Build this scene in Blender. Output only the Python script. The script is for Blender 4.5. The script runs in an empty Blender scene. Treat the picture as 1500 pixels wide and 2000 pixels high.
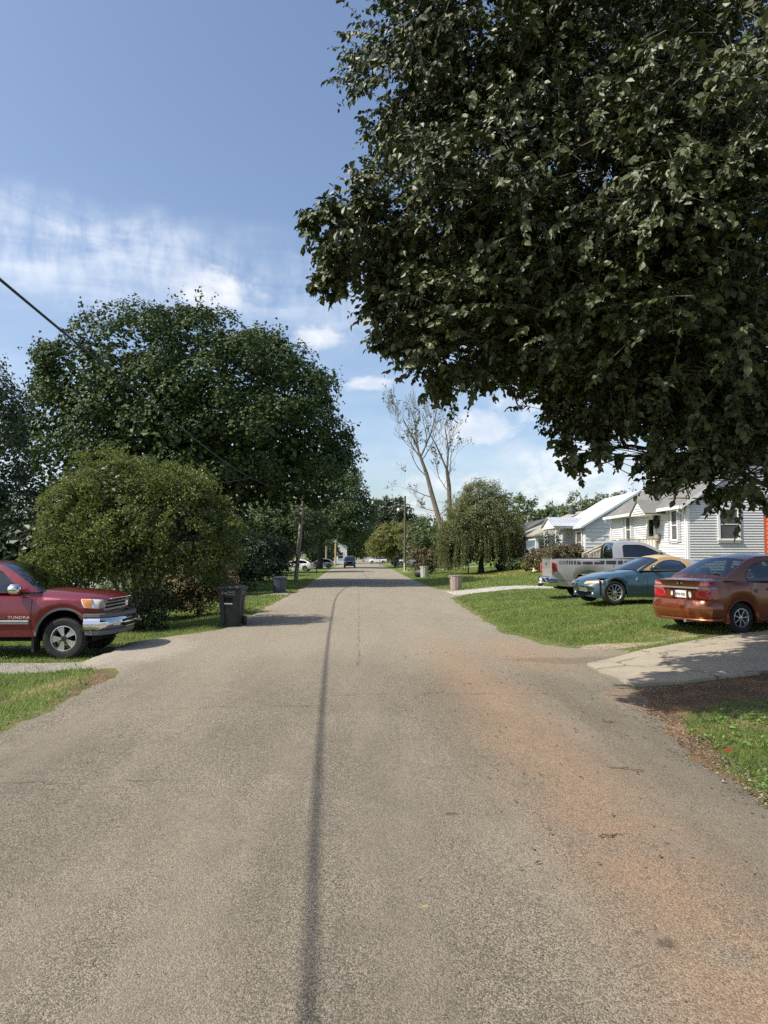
import bpy, bmesh, math, random
import numpy as np
from mathutils import Vector, Matrix, geometry
from mathutils.bvhtree import BVHTree

S = bpy.context.scene
COL = S.collection
R = math.radians

# ------------------------------------------------------------------ camera
cam_d = bpy.data.cameras.new('camera')
cam = bpy.data.objects.new('camera', cam_d)
COL.objects.link(cam)
cam.location = (0, 0, 1.75)
cam.rotation_euler = (R(90) + math.atan(87/1450), 0, -math.atan(50/1450))
cam_d.sensor_fit = 'VERTICAL'
cam_d.sensor_height = 36
cam_d.sensor_width = 27
cam_d.lens = 36*1450/2000
cam_d.clip_start = 0.05
cam_d.clip_end = 5000
S.camera = cam

# ------------------------------------------------------------------ light
SUN_EL = R(50)
SUN_DIR = Vector((-.953*math.cos(SUN_EL), -.303*math.cos(SUN_EL), math.sin(SUN_EL)))   # towards the sun
sun_d = bpy.data.lights.new('sun', 'SUN')
sun_d.energy = 5.0
sun_d.angle = R(.53)
sun_d.color = (1.0, .93, .82)
sun = bpy.data.objects.new('sun', sun_d)
COL.objects.link(sun)
sun.rotation_euler = (-SUN_DIR).to_track_quat('-Z', 'Y').to_euler()
S.view_settings.view_transform = 'Standard'
S.view_settings.look = 'None'
S.view_settings.exposure = 0.34
S.view_settings.gamma = 1
S.view_settings.use_curve_mapping = False
S.render.film_transparent = False
S.cycles.max_bounces = 8
S.cycles.transparent_max_bounces = 12
S.cycles.use_denoising = False


class NT:
    """short-hand for building node trees"""
    def __init__(s, tree):
        s.t = tree
        s.t.nodes.clear()

    def n(s, typ, **kw):
        nd = s.t.nodes.new(typ)
        for k, v in kw.items():
            setattr(nd, k, v)
        return nd

    def put(s, sock, v):
        if v is None:
            return
        if isinstance(v, bpy.types.NodeSocket):
            s.t.links.new(v, sock)
        elif isinstance(v, (tuple, list)) and len(v) == 3 and sock.type == 'RGBA':
            sock.default_value = (*v, 1)
        else:
            sock.default_value = v

    def m(s, op, a, b=None, c=None, clamp=False):
        nd = s.n('ShaderNodeMath', operation=op, use_clamp=clamp)
        for i, v in enumerate((a, b, c)):
            s.put(nd.inputs[i], v)
        return nd.outputs[0]

    def mix(s, f, a, b, blend='MIX'):
        nd = s.n('ShaderNodeMix', data_type='RGBA', blend_type=blend)
        s.put(nd.inputs[0], f)
        s.put(nd.inputs[6], a)
        s.put(nd.inputs[7], b)
        return nd.outputs[2]

    def ramp(s, v, lo, hi, a=0., b=1.):
        nd = s.n('ShaderNodeMapRange', interpolation_type='SMOOTHSTEP')
        for i, q in enumerate((v, lo, hi, a, b)):
            s.put(nd.inputs[i], q)
        return nd.outputs[0]

    def noise(s, vec, scale, detail=4, rough=.55, dist=0.):
        nd = s.n('ShaderNodeTexNoise')
        s.put(nd.inputs['Vector'], vec)
        nd.inputs['Scale'].default_value = scale
        nd.inputs['Detail'].default_value = detail
        nd.inputs['Roughness'].default_value = rough
        nd.inputs['Distortion'].default_value = dist
        return nd.outputs[0]

    def vor(s, vec, scale, feature='F1', out=0, rand=1.):
        nd = s.n('ShaderNodeTexVoronoi', feature=feature)
        s.put(nd.inputs['Vector'], vec)
        nd.inputs['Scale'].default_value = scale
        nd.inputs['Randomness'].default_value = rand
        return nd.outputs[out]

    def map(s, vec, scale=(1, 1, 1), loc=(0, 0, 0), rot=(0, 0, 0)):
        nd = s.n('ShaderNodeMapping')
        s.put(nd.inputs[0], vec)
        nd.inputs[1].default_value = loc
        nd.inputs[2].default_value = rot
        nd.inputs[3].default_value = scale
        return nd.outputs[0]

    def bump(s, h, strength=.3, dist=.01, normal=None):
        nd = s.n('ShaderNodeBump')
        nd.inputs['Strength'].default_value = strength
        nd.inputs['Distance'].default_value = dist
        s.put(nd.inputs['Height'], h)
        s.put(nd.inputs['Normal'], normal)
        return nd.outputs[0]


# ------------------------------------------------------------------ world: physical sky, thin cirrus and low cumulus
W = bpy.data.worlds.new('World')
S.world = W
W.use_nodes = True
w = NT(W.node_tree)
sky = w.n('ShaderNodeTexSky', sky_type='NISHITA')
sky.sun_disc = False
sky.sun_elevation = SUN_EL
sky.sun_rotation = math.atan2(SUN_DIR.x, SUN_DIR.y)
sky.altitude = 300
sky.air_density = 1.0
sky.dust_density = 2.6
sky.ozone_density = 1.6
tc = w.n('ShaderNodeTexCoord').outputs['Generated']
sx = w.n('ShaderNodeSeparateXYZ')
w.put(sx.inputs[0], tc)
X_, Y_, Z_ = sx.outputs
az = w.m('DIVIDE', w.m('ARCTAN2', X_, Y_), math.pi/180)          # degrees, 0 = down the road
el = w.m('DIVIDE', w.m('ARCSINE', Z_), math.pi/180)
cv = w.n('ShaderNodeCombineXYZ')
w.put(cv.inputs[0], az)
w.put(cv.inputs[1], el)
AE = cv.outputs[0]


def gauss(a0, e0, sa, se):
    a = w.m('DIVIDE', w.m('SUBTRACT', az, a0), sa)
    e = w.m('DIVIDE', w.m('SUBTRACT', el, e0), se)
    q = w.m('ADD', w.m('MULTIPLY', a, a), w.m('MULTIPLY', e, e))
    return w.m('POWER', 2.718, w.m('MULTIPLY', q, -1.))


# cirrus: a sloping band of fine ripples right round the sky
warp = w.noise(w.map(AE, (.10, .16, 1)), 1.0, 4)
cen = w.m('ADD', w.m('MULTIPLY', az, -.10), w.m('ADD', 19.0, w.m('MULTIPLY', w.m('SUBTRACT', warp, .5), 9)))
dist = w.m('DIVIDE', w.m('SUBTRACT', el, cen), 2.9)
band = w.m('POWER', 2.718, w.m('MULTIPLY', w.m('POWER', w.m('ABSOLUTE', dist), 3.), -1.))
soft = w.noise(w.map(AE, (.09, .34, 1), rot=(0, 0, R(6))), 1.0, 6, .62, .6)
ripple = w.noise(w.map(AE, (.85, .34, 1), rot=(0, 0, R(22))), 1.0, 5, .66, .3)
cir = w.m('MULTIPLY', band, w.ramp(w.m('ADD', w.m('MULTIPLY', soft, .66), w.m('MULTIPLY', ripple, .34)), .33, .68))
fade = w.ramp(az, 4, -22, .55, 1.)
cir = w.m('MULTIPLY', cir, fade)
veil = w.m('MULTIPLY', w.ramp(el, 27, 8), w.ramp(w.noise(w.map(AE, (.05, .16, 1), (3, 1, 0)), 1.0, 5, .6), .38, .72))
cir = w.m('ADD', w.m('MULTIPLY', cir, .62), w.m('MULTIPLY', veil, .30))
# cumulus
puff = w.noise(w.map(AE, (.21, .34, 1), (1.3, 4.2, 0)), 1.0, 8, .58, .25)
puff2 = w.noise(w.map(AE, (.9, 1.3, 1)), 1.0, 5, .6)
m1 = gauss(-11.5, 19.6, 4.6, 2.1)
for g in ((-3.0, 16.6, 2.6, 1.2), (0.6, 13.2, 2.4, .7), (9.0, 9.6, 3.4, 1.6), (15.5, 6.9, 6.5, 2.7), (22, 5.8, 7, 2.6), (13.5, 12.0, 3.4, 1.7), (-33, 12, 4, 3)):
    m1 = w.m('MAXIMUM', m1, gauss(*g))
low = w.m('MULTIPLY', w.ramp(el, 13, 4, 0, .62), w.ramp(el, -2, 3))
m1 = w.m('MAXIMUM', m1, low)
cum = w.ramp(w.m('ADD', w.m('MULTIPLY', m1, .50), w.m('ADD', w.m('MULTIPLY', w.m('SUBTRACT', puff, .5), .95), w.m('MULTIPLY', w.m('SUBTRACT', puff2, .5), .26))), .20, .50)
cum = w.m('MULTIPLY', cum, w.ramp(m1, .02, .2))
shade = w.ramp(w.noise(w.map(AE, (.21, .34, 1), (1.3, 4.75, 0)), 1.0, 6, .58, .25), .36, .66)
SKY_CLOUD = 6.2
ccol = w.mix(shade, (SKY_CLOUD*1.0, SKY_CLOUD*.99, SKY_CLOUD*.97), (SKY_CLOUD*.66, SKY_CLOUD*.72, SKY_CLOUD*.82))
skyc = w.mix(w.m('MULTIPLY', cir, 1., clamp=True), sky.outputs[0], (SKY_CLOUD*.88, SKY_CLOUD*.93, SKY_CLOUD*1.0))
skyc = w.mix(w.m('MULTIPLY', cum, .70), skyc, ccol)
bg = w.n('ShaderNodeBackground')
w.put(bg.inputs[0], skyc)
bg.inputs[1].default_value = .15
wo = w.n('ShaderNodeOutputWorld')
w.t.links.new(bg.outputs[0], wo.inputs[0])


# ------------------------------------------------------------------ materials
def mat(name, col, rough=.6, metal=0., var=.08, scale=6., bump=0., bscale=80., spec=.5, coat=0., col2=None, detail=4, stretch=(1, 1, 1), dirt=None):
    M = bpy.data.materials.new(name)
    M.use_nodes = True
    t = NT(M.node_tree)
    p = t.n('ShaderNodeBsdfPrincipled')
    o = t.n('ShaderNodeOutputMaterial')
    t.t.links.new(p.outputs[0], o.inputs[0])
    co = t.map(t.n('ShaderNodeTexCoord').outputs['Object'], stretch)
    a = tuple(c*(1-var) for c in col)
    b = col2 or tuple(min(1, c*(1+var)) for c in col)
    nz = t.noise(co, scale, detail)
    c = t.mix(t.ramp(nz, .3, .7), a, b)
    if dirt:
        c = t.mix(t.m('MULTIPLY', t.ramp(t.noise(co, dirt[1], 6, .65), .48, .72), dirt[2]), c, dirt[0])
    t.put(p.inputs['Base Color'], c)
    t.put(p.inputs['Roughness'], t.ramp(nz, .2, .8, max(.02, rough*.9), min(1, rough*1.1)))
    p.inputs['Metallic'].default_value = metal
    p.inputs['Specular IOR Level'].default_value = spec
    p.inputs['Coat Weight'].default_value = coat
    p.inputs['Coat Roughness'].default_value = .06
    if bump:
        t.put(p.inputs['Normal'], t.bump(t.noise(co, bscale, 4), bump, .02))
    return M


def leaf_mat(name, c1, c2, trans=.25, rough=.45, tcol=None, spec=.5, c3=None):
    M = bpy.data.materials.new(name)
    M.use_nodes = True
    t = NT(M.node_tree)
    p = t.n('ShaderNodeBsdfPrincipled')
    o = t.n('ShaderNodeOutputMaterial')
    g = t.n('ShaderNodeNewGeometry')
    rnd = g.outputs['Random Per Island']
    c = t.mix(rnd, c1, c2)
    big = t.noise(g.outputs['Position'], .55, 3)
    c = t.mix(t.ramp(big, .35, .7, 0, .5), c, c2)
    if c3:
        c = t.mix(t.ramp(t.m('FRACT', t.m('MULTIPLY', rnd, 37.7)), .93, .97), c, c3)
    t.put(p.inputs['Base Color'], c)
    p.inputs['Roughness'].default_value = rough
    p.inputs['Specular IOR Level'].default_value = spec
    tr = t.n('ShaderNodeBsdfTranslucent')
    t.put(tr.inputs[0], t.mix(.5, c, tcol or tuple(min(1, q*2.2) for q in c2)))
    mx = t.n('ShaderNodeMixShader')
    mx.inputs[0].default_value = trans
    t.t.links.new(p.outputs[0], mx.inputs[1])
    t.t.links.new(tr.outputs[0], mx.inputs[2])
    t.t.links.new(mx.outputs[0], o.inputs[0])
    return M


def glass_mat(name, tint, refl=1.0):
    M = bpy.data.materials.new(name)
    M.use_nodes = True
    t = NT(M.node_tree)
    tr = t.n('ShaderNodeBsdfTransparent')
    tr.inputs[0].default_value = (*tint, 1)
    gl = t.n('ShaderNodeBsdfGlossy')
    gl.inputs['Roughness'].default_value = .03
    gl.inputs[0].default_value = (.9, .95, 1, 1)
    fr = t.n('ShaderNodeFresnel')
    fr.inputs[0].default_value = 1.5
    mx = t.n('ShaderNodeMixShader')
    t.put(mx.inputs[0], t.m('MULTIPLY', t.m('ADD', fr.outputs[0], .03), refl, clamp=True))
    t.t.links.new(tr.outputs[0], mx.inputs[1])
    t.t.links.new(gl.outputs[0], mx.inputs[2])
    o = t.n('ShaderNodeOutputMaterial')
    t.t.links.new(mx.outputs[0], o.inputs[0])
    return M


# ------------------------------------------------------------------ object helpers
def tag(o, label=None, cat=None, group=None, kind=None):
    for k, v in (('label', label), ('category', cat), ('group', group), ('kind', kind)):
        if v:
            o[k] = v
    return o


def thing(name, label, cat, loc=(0, 0, 0), rz=0., group=None):
    o = bpy.data.objects.new(name, None)
    o.empty_display_size = .2
    COL.objects.link(o)
    o.location = loc
    o.rotation_euler = (0, 0, rz)
    return tag(o, label, cat, group)


def link(name, me, parent=None):
    o = bpy.data.objects.new(name, me)
    COL.objects.link(o)
    if parent:
        o.parent = parent
    return o


def copy_tree(o, parent=None):
    c = o.copy()
    COL.objects.link(c)
    c.parent = parent
    for ch in o.children:
        copy_tree(ch, c)
    return c


def np_mesh(name, V, F, m=None, smooth=False):
    """V (n,3), F (k,4) quads or (k,3) tris"""
    V = np.asarray(V, np.float32)
    F = np.asarray(F, np.int32)
    k, s = F.shape
    me = bpy.data.meshes.new(name)
    me.vertices.add(len(V))
    me.vertices.foreach_set('co', V.ravel())
    me.loops.add(k*s)
    me.loops.foreach_set('vertex_index', F.ravel())
    me.polygons.add(k)
    me.polygons.foreach_set('loop_start', np.arange(0, k*s, s, dtype=np.int32))
    me.polygons.foreach_set('use_smooth', np.full(k, smooth))
    me.update(calc_edges=True)
    if m:
        me.materials.append(m)
    return me


class MB:
    """collects shapes into one mesh"""
    def __init__(s):
        s.v, s.f = [], []

    def add(s, vs, fs):
        o = len(s.v)
        s.v += [tuple(v) for v in vs]
        s.f += [tuple(i+o for i in f) for f in fs]
        return s

    def box(s, x0, x1, y0, y1, z0, z1, M=None):
        vs = [Vector(p) for p in ((x0, y0, z0), (x1, y0, z0), (x1, y1, z0), (x0, y1, z0), (x0, y0, z1), (x1, y0, z1), (x1, y1, z1), (x0, y1, z1))]
        if M:
            vs = [M @ v for v in vs]
        return s.add(vs, [(3, 2, 1, 0), (4, 5, 6, 7), (0, 1, 5, 4), (1, 2, 6, 5), (2, 3, 7, 6), (3, 0, 4, 7)])

    def taper(s, b, t, z0, z1):
        """b, t = (x0,x1,y0,y1) at bottom and top"""
        vs = [(b[0], b[2], z0), (b[1], b[2], z0), (b[1], b[3], z0), (b[0], b[3], z0), (t[0], t[2], z1), (t[1], t[2], z1), (t[1], t[3], z1), (t[0], t[3], z1)]
        return s.add(vs, [(3, 2, 1, 0), (4, 5, 6, 7), (0, 1, 5, 4), (1, 2, 6, 5), (2, 3, 7, 6), (3, 0, 4, 7)])

    def prism(s, poly, a0, a1, axis='y'):
        """poly of 2-D points extruded along an axis: axis y -> (x,z), x -> (y,z), z -> (x,y)"""
        n = len(poly)
        P = []
        for a in (a0, a1):
            for p, q in poly:
                P.append({'y': (p, a, q), 'x': (a, p, q), 'z': (p, q, a)}[axis])
        fs = [(i, (i+1) % n, n+(i+1) % n, n+i) for i in range(n)] + [tuple(range(n-1, -1, -1)), tuple(range(n, 2*n))]
        return s.add(P, fs)

    def tube(s, pts, rad, seg=6, cap=True):
        pts = [Vector(p) for p in pts]
        if not hasattr(rad, '__len__'):
            rad = [rad]*len(pts)
        up = Vector((0, 0, 1)) if abs((pts[-1]-pts[0]).normalized().z) < .9 else Vector((1, 0, 0))
        vs = []
        for i, p in enumerate(pts):
            t = (pts[min(i+1, len(pts)-1)]-pts[max(i-1, 0)]).normalized()
            a = t.cross(up).normalized()
            b = a.cross(t)
            for k in range(seg):
                an = 2*math.pi*k/seg
                vs.append(p+(a*math.cos(an)+b*math.sin(an))*rad[i])
        fs = []
        for i in range(len(pts)-1):
            for k in range(seg):
                k2 = (k+1) % seg
                fs.append((i*seg+k, i*seg+k2, (i+1)*seg+k2, (i+1)*seg+k))
        if cap:
            n = (len(pts)-1)*seg
            fs += [tuple(range(seg-1, -1, -1)), tuple(n+k for k in range(seg))]
        return s.add(vs, fs)

    def lathe(s, prof, seg=24, c=(0, 0, 0), axis='z', wob=None):
        vs, fs = [], []
        n = len(prof)
        for k in range(seg):
            a = 2*math.pi*k/seg
            ca, sa = math.cos(a), math.sin(a)
            for r, z in prof:
                if wob:
                    r = r*wob(k)
                p = {'z': (r*ca, r*sa, z), 'y': (r*ca, z, r*sa), 'x': (z, r*ca, r*sa)}[axis]
                vs.append((p[0]+c[0], p[1]+c[1], p[2]+c[2]))
        for k in range(seg):
            k2 = (k+1) % seg
            for i in range(n-1):
                fs.append((k*n+i, k2*n+i, k2*n+i+1, k*n+i+1))
        return s.add(vs, fs)

    def mesh(s, name, m=None, smooth=False, angle=40, bevel=0., fixn=True):
        me = bpy.data.meshes.new(name)
        me.from_pydata(s.v, [], s.f)
        me.update()
        if fixn or bevel:
            bm = bmesh.new()
            bm.from_mesh(me)
            if fixn:
                bmesh.ops.recalc_face_normals(bm, faces=bm.faces)
            if bevel:
                es = [e for e in bm.edges if len(e.link_faces) == 2 and e.calc_face_angle(0) > R(30)]
                bmesh.ops.bevel(bm, geom=es, offset=bevel, segments=2, profile=.6, affect='EDGES', clamp_overlap=True)
            bm.to_mesh(me)
            bm.free()
        if smooth:
            me.polygons.foreach_set('use_smooth', [True]*len(me.polygons))
            me.set_sharp_from_angle(angle=R(angle))
        if m:
            me.materials.append(m)
        return me

    def build(s, name, m=None, parent=None, **kw):
        return link(name, s.mesh(name, m, **kw), parent)


def text_mesh(name, body, m, parent, size, loc, rot, extrude=.004, squash=1.0, align='LEFT'):
    cu = bpy.data.curves.new(name, 'FONT')
    cu.body = body
    cu.size = size
    cu.extrude = extrude
    cu.align_x = align
    cu.resolution_u = 2
    tmp = bpy.data.objects.new(name, cu)
    COL.objects.link(tmp)
    bpy.context.view_layer.update()
    dg = bpy.context.evaluated_depsgraph_get()
    me = bpy.data.meshes.new_from_object(tmp.evaluated_get(dg))
    bpy.data.objects.remove(tmp)
    bpy.data.curves.remove(cu)
    me.materials.clear()
    me.materials.append(m)
    o = link(name, me, parent)
    o.location = loc
    o.rotation_euler = rot
    o.scale = (squash, 1, 1)
    return o


def lerp(tab, x):
    xs = [p[0] for p in tab]
    return float(np.interp(x, xs, [p[1] for p in tab]))


def sstep(x, a, b):
    t = np.clip((np.asarray(x, float)-a)/(b-a), 0, 1)
    return t*t*(3-2*t)


def G(x, y):
    """height of the ground"""
    x = np.asarray(x, float)
    y = np.asarray(y, float)
    er = 3.45+.9*sstep(y, 25, 45)
    z = .30*sstep(x, er, er+4.0)+.16*np.exp(-((x-8.2)/3.2)**2-((y-20.5)/4.5)**2)
    z = z+.6*sstep(x, 9, 14.5)*sstep(y, 14, 26)*(1-.5*sstep(y, 55, 90))
    z = z-.06*np.exp(-((x-7.4)/2.2)**2-((y-13.6)/2.2)**2)
    z = z-.15*sstep(-x, 3.6, 5.2)*(1-.6*sstep(y, 45, 80))
    z = z-.035*(1-sstep(np.abs(x), 3.3, 3.75+.6*sstep(y, 25, 45)))
    return z


def g1(x, y):
    return float(G(x, y))
# ------------------------------------------------------------------ ground, road, drives
RL = [(-30, -3.6), (0, -3.66), (7.8, -3.66), (11.3, -3.70), (12.2, -4.3), (13.2, -4.9), (15.4, -4.9), (16.8, -4.3), (17.9, -3.5), (19, -3.32), (35.1, -3.23), (60, -3.35), (111, -4.1), (220, -4.5), (900, -4.5)]
RR = [(-30, 2.85), (0, 2.85), (5.4, 2.97), (7.0, 3.12), (8.3, 3.33), (9.4, 3.78), (10.2, 4.0), (12.2, 4.9), (13.2, 5.05), (13.6, 4.75), (14.2, 4.2), (14.9, 3.92), (17.2, 3.44), (25, 3.72), (31.5, 4.1), (33.2, 4.9), (35.5, 5.6), (38.0, 5.1), (40.4, 4.35), (60, 4.3), (102, 4.9), (220, 5.2), (900, 5.2)]


def edge_wob(y, ph):
    return .05*math.sin(y*2.3+ph)+.04*math.sin(y*5.9+ph*2.1)+.03*math.sin(y*13.7+ph)


def in_road(x, y, m=0.):
    return np.interp(y, [p[0] for p in RL], [p[1] for p in RL])-m < x < np.interp(y, [p[0] for p in RR], [p[1] for p in RR])+m


SLAB = [(3.70, 11.94), (3.66, 9.93), (4.40, 9.95), (5.55, 10.05), (12.0, 11.6), (12.0, 16.2), (7.9, 14.25), (4.95, 12.95)]


def in_poly(x, y, P):
    c = np.zeros(np.shape(x), bool)
    n = len(P)
    for i in range(n):
        x0, y0 = P[i]
        x1, y1 = P[(i+1) % n]
        if y0 == y1:
            continue
        k = ((y0 > y) != (y1 > y)) & (x < (x1-x0)*(y-y0)/(y1-y0)+x0)
        c ^= k
    return c


def gz(a, b, x, y, sx, sy):
    return np.exp(-((x-a)/sx)**2-((y-b)/sy)**2)


def cover(x, y):
    """bare soil, gravel and dry grass over the ground, 0..1 each"""
    dirt = 1.05*gz(4.9, 9.3, x, y, 1.75, .6)+.9*gz(7.5, 9.5, x, y, 2.5, .8)+.9*gz(3.5, 8.6, x, y, .5, .5)+.5*gz(3.35, 7.2, x, y, .45, .8)+.7*gz(8.0, 13.9, x, y, 2.2, 1.0)
    er = np.interp(y, [q[0] for q in RR], [q[1] for q in RR])
    el_ = np.interp(y, [q[0] for q in RL], [q[1] for q in RL])
    ed = np.exp(-((x-er)/.16)**2)+.9*np.exp(-((x-el_)/.2)**2)
    dirt = dirt+.62*ed*(y < 60)
    dirt = dirt+.55*gz(-4.2, 10.9, x, y, .5, 1.0)+.5*gz(-4.6, 9.6, x, y, .5, .5)
    grav = .8*gz(5.0, 13.75, x, y, .9, .25)+.55*gz(6.2, 14.2, x, y, .8, .3)
    grav = grav+.8*gz(4.6, 14.1, x, y, .5, .3)+.5*gz(5.4, 8.55, x, y, 1.6, .35)
    dry = .8*gz(6.2, 14.8, x, y, 1.2, .7)+.8*gz(5.6, 17.0, x, y, 1.0, .5)+.75*gz(-4.4, 10.4, x, y, .9, 1.3)+.9*gz(4.6, 7.6, x, y, 1.3, .9)+.6*gz(8, 17.5, x, y, 1.2, .6)
    return np.clip(dirt, 0, 1), np.clip(grav, 0, 1), np.clip(dry, 0, 1)


def axis_pts(*segs):
    out = []
    for a, b, st in segs:
        out += list(np.arange(a, b, st))
    return np.array(sorted(set(np.round(out, 4))))


gx = np.concatenate([[-1500, -700, -350, -180, -110, -70, -50, -38, -30, -24], axis_pts((-20, -9, .8), (-9, 11, .2), (11, 20, .6)), [20, 24, 30, 40, 55, 75, 110, 180, 350, 700, 1500]])
gy = np.concatenate([[-400, -120, -50, -30, -20, -14], axis_pts((-10, 4, 1), (4, 24, .2), (24, 48, .6), (48, 130, 2.5)), [130, 140, 155, 175, 200, 240, 300, 400, 600, 1000, 2200]])
GX, GY = np.meshgrid(gx, gy)
GZ = G(GX, GY)
nx, ny = len(gx), len(gy)
idx = np.arange(nx*ny).reshape(ny, nx)
gf = np.stack([idx[:-1, :-1], idx[:-1, 1:], idx[1:, 1:], idx[1:, :-1]], -1).reshape(-1, 4)

GM = bpy.data.materials.new('lawn_soil')
GM.use_nodes = True
t = NT(GM.node_tree)
P = t.n('ShaderNodeTexCoord').outputs['Object']
p = t.n('ShaderNodeBsdfPrincipled')
o = t.n('ShaderNodeOutputMaterial')
t.t.links.new(p.outputs[0], o.inputs[0])
at_ = t.n('ShaderNodeAttribute', attribute_name='cover')
sp = t.n('ShaderNodeSeparateColor')
t.put(sp.inputs[0], at_.outputs['Color'])
fine = t.noise(P, 45, 5, .7)
mid = t.noise(P, 3.2, 5, .6)
bigv = t.noise(P, .35, 4, .55)
g = t.mix(t.ramp(fine, .3, .7), (.050, .080, .014), (.150, .205, .045))
g = t.mix(t.ramp(mid, .42, .68, 0, .65), g, (.185, .215, .058))
g = t.mix(t.ramp(bigv, .45, .75, 0, .5), g, (.075, .115, .022))
g = t.mix(t.m('MULTIPLY', t.ramp(t.m('ADD', sp.outputs[2], t.m('MULTIPLY', t.m('SUBTRACT', mid, .5), 1.2)), .3, .8), .8), g, t.mix(fine, (.16, .13, .055), (.34, .28, .14)))
d = t.mix(t.ramp(fine, .3, .7), (.075, .045, .028), (.21, .135, .085))
d = t.mix(t.ramp(t.noise(P, 1.6, 3), .4, .65), d, (.25, .145, .08))
k = t.ramp(t.m('ADD', sp.outputs[0], t.m('MULTIPLY', t.m('SUBTRACT', t.noise(P, 5, 6, .7), .5), 1.1)), .38, .66)
g = t.mix(k, g, d)
chips = t.vor(P, 42, out=1)
cs = t.n('ShaderNodeSeparateColor')
t.put(cs.inputs[0], chips)
gr = t.mix(cs.outputs[0], (.17, .135, .09), (.48, .41, .30))
k = t.ramp(t.m('ADD', sp.outputs[1], t.m('MULTIPLY', t.m('SUBTRACT', t.noise(P, 7, 6, .7), .5), .9)), .35, .62)
g = t.mix(k, g, gr)
g = t.mix(t.ramp(t.noise(P, 9, 5, .7), .52, .7, 0, .35), g, (.045, .060, .016))
t.put(p.inputs['Base Color'], g)
p.inputs['Roughness'].default_value = .95
p.inputs['Specular IOR Level'].default_value = .2
t.put(p.inputs['Normal'], t.bump(t.noise(P, 60, 5, .7), .8, .03))
ground_me = np_mesh('ground', np.stack([GX, GY, GZ], -1).reshape(-1, 3), gf, GM, True)
ca = ground_me.color_attributes.new('cover', 'FLOAT_COLOR', 'POINT')
cd, cg, cy = cover(GX.ravel(), GY.ravel())
ca.data.foreach_set('color', np.stack([cd, cg, cy, np.ones_like(cd)], -1).astype(np.float32).ravel())
tag(link('ground', ground_me), kind='structure')

# road ------------------------------------------------------------
RM = bpy.data.materials.new('chip_seal')
RM.use_nodes = True
t = NT(RM.node_tree)
P = t.n('ShaderNodeTexCoord').outputs['Object']
s_ = t.n('ShaderNodeSeparateXYZ')
t.put(s_.inputs[0], P)
rx, ry = s_.outputs[0], s_.outputs[1]
p = t.n('ShaderNodeBsdfPrincipled')
o = t.n('ShaderNodeOutputMaterial')
t.t.links.new(p.outputs[0], o.inputs[0])
cs = t.n('ShaderNodeSeparateColor')
t.put(cs.inputs[0], t.vor(P, 125, out=1))
cs2 = t.n('ShaderNodeSeparateColor')
t.put(cs2.inputs[0], t.vor(P, 260, out=1))
chip = t.m('ADD', t.m('MULTIPLY', cs.outputs[0], .6), t.m('MULTIPLY', cs2.outputs[1], .4))
c = t.mix(t.ramp(chip, .12, .88), (.045, .039, .029), (.405, .357, .268))
gap = t.ramp(t.vor(P, 125, 'DISTANCE_TO_EDGE'), .0, .10)
c = t.mix(gap, (.022, .018, .014), c)
n1 = t.noise(P, .55, 5, .6)
n2 = t.noise(t.map(P, (1, .16, 1)), 1.1, 4, .6)
n3 = t.noise(P, 4.5, 5, .65)
gr1 = t.noise(P, 46, 2, .6)
gr2 = t.noise(P, 11, 3, .65)
gfar = t.ramp(ry, 2.0, 6.5, .25, 1.)
c = t.mix(t.m('MULTIPLY', t.ramp(gr1, .54, .70, 0, .62), gfar), c, (.065, .055, .040))
c = t.mix(t.m('MULTIPLY', t.ramp(gr1, .46, .32, 0, .50), gfar), c, (.42, .37, .28))
c = t.mix(t.ramp(ry, 9.0, 3.0, 0, .34), c, t.mix(chip, (.045, .039, .030), (.25, .218, .168)))  # near road darkens towards the camera: view-angle brightness falloff painted into the colour
c = t.mix(t.ramp(gr2, .52, .72, 0, .34), c, (.10, .086, .064))
tr1 = t.noise(t.map(P, (1.0, .06, 1), (3, 7, 0)), 1.3, 3, .5)
c = t.mix(t.ramp(tr1, .46, .62, 0, .30), c, (.125, .108, .083))
c = t.mix(t.ramp(n1, .38, .68, 0, .40), c, (.120, .103, .076))
c = t.mix(t.ramp(n2, .40, .66, 0, .34), c, (.285, .250, .188))
c = t.mix(t.ramp(n3, .45, .75, 0, .30), c, (.110, .094, .070))


n4 = t.noise(P, 24, 4, .7)


def blob(x0, y0, sx, sy, nz=.35):
    a = t.m('DIVIDE', t.m('SUBTRACT', rx, x0), sx)
    b = t.m('DIVIDE', t.m('SUBTRACT', ry, y0), sy)
    q = t.m('ADD', t.m('MULTIPLY', a, a), t.m('MULTIPLY', b, b))
    return t.ramp(t.m('ADD', q, t.m('MULTIPLY', t.m('SUBTRACT', n3 if sx > .2 else n4, .5), nz*8 if sx > .2 else 4.)), 1.25, .3 if sx > .2 else .0)


# the older seal beyond the join is paler, with low-angle brightening painted in
c = t.mix(t.m('MULTIPLY', t.ramp(t.m('ADD', ry, t.m('MULTIPLY', t.m('SUBTRACT', n3, .5), 1.2)), 8.8, 15), .55), c, t.mix(chip, (.16, .140, .104), (.42, .370, .280)))

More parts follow.
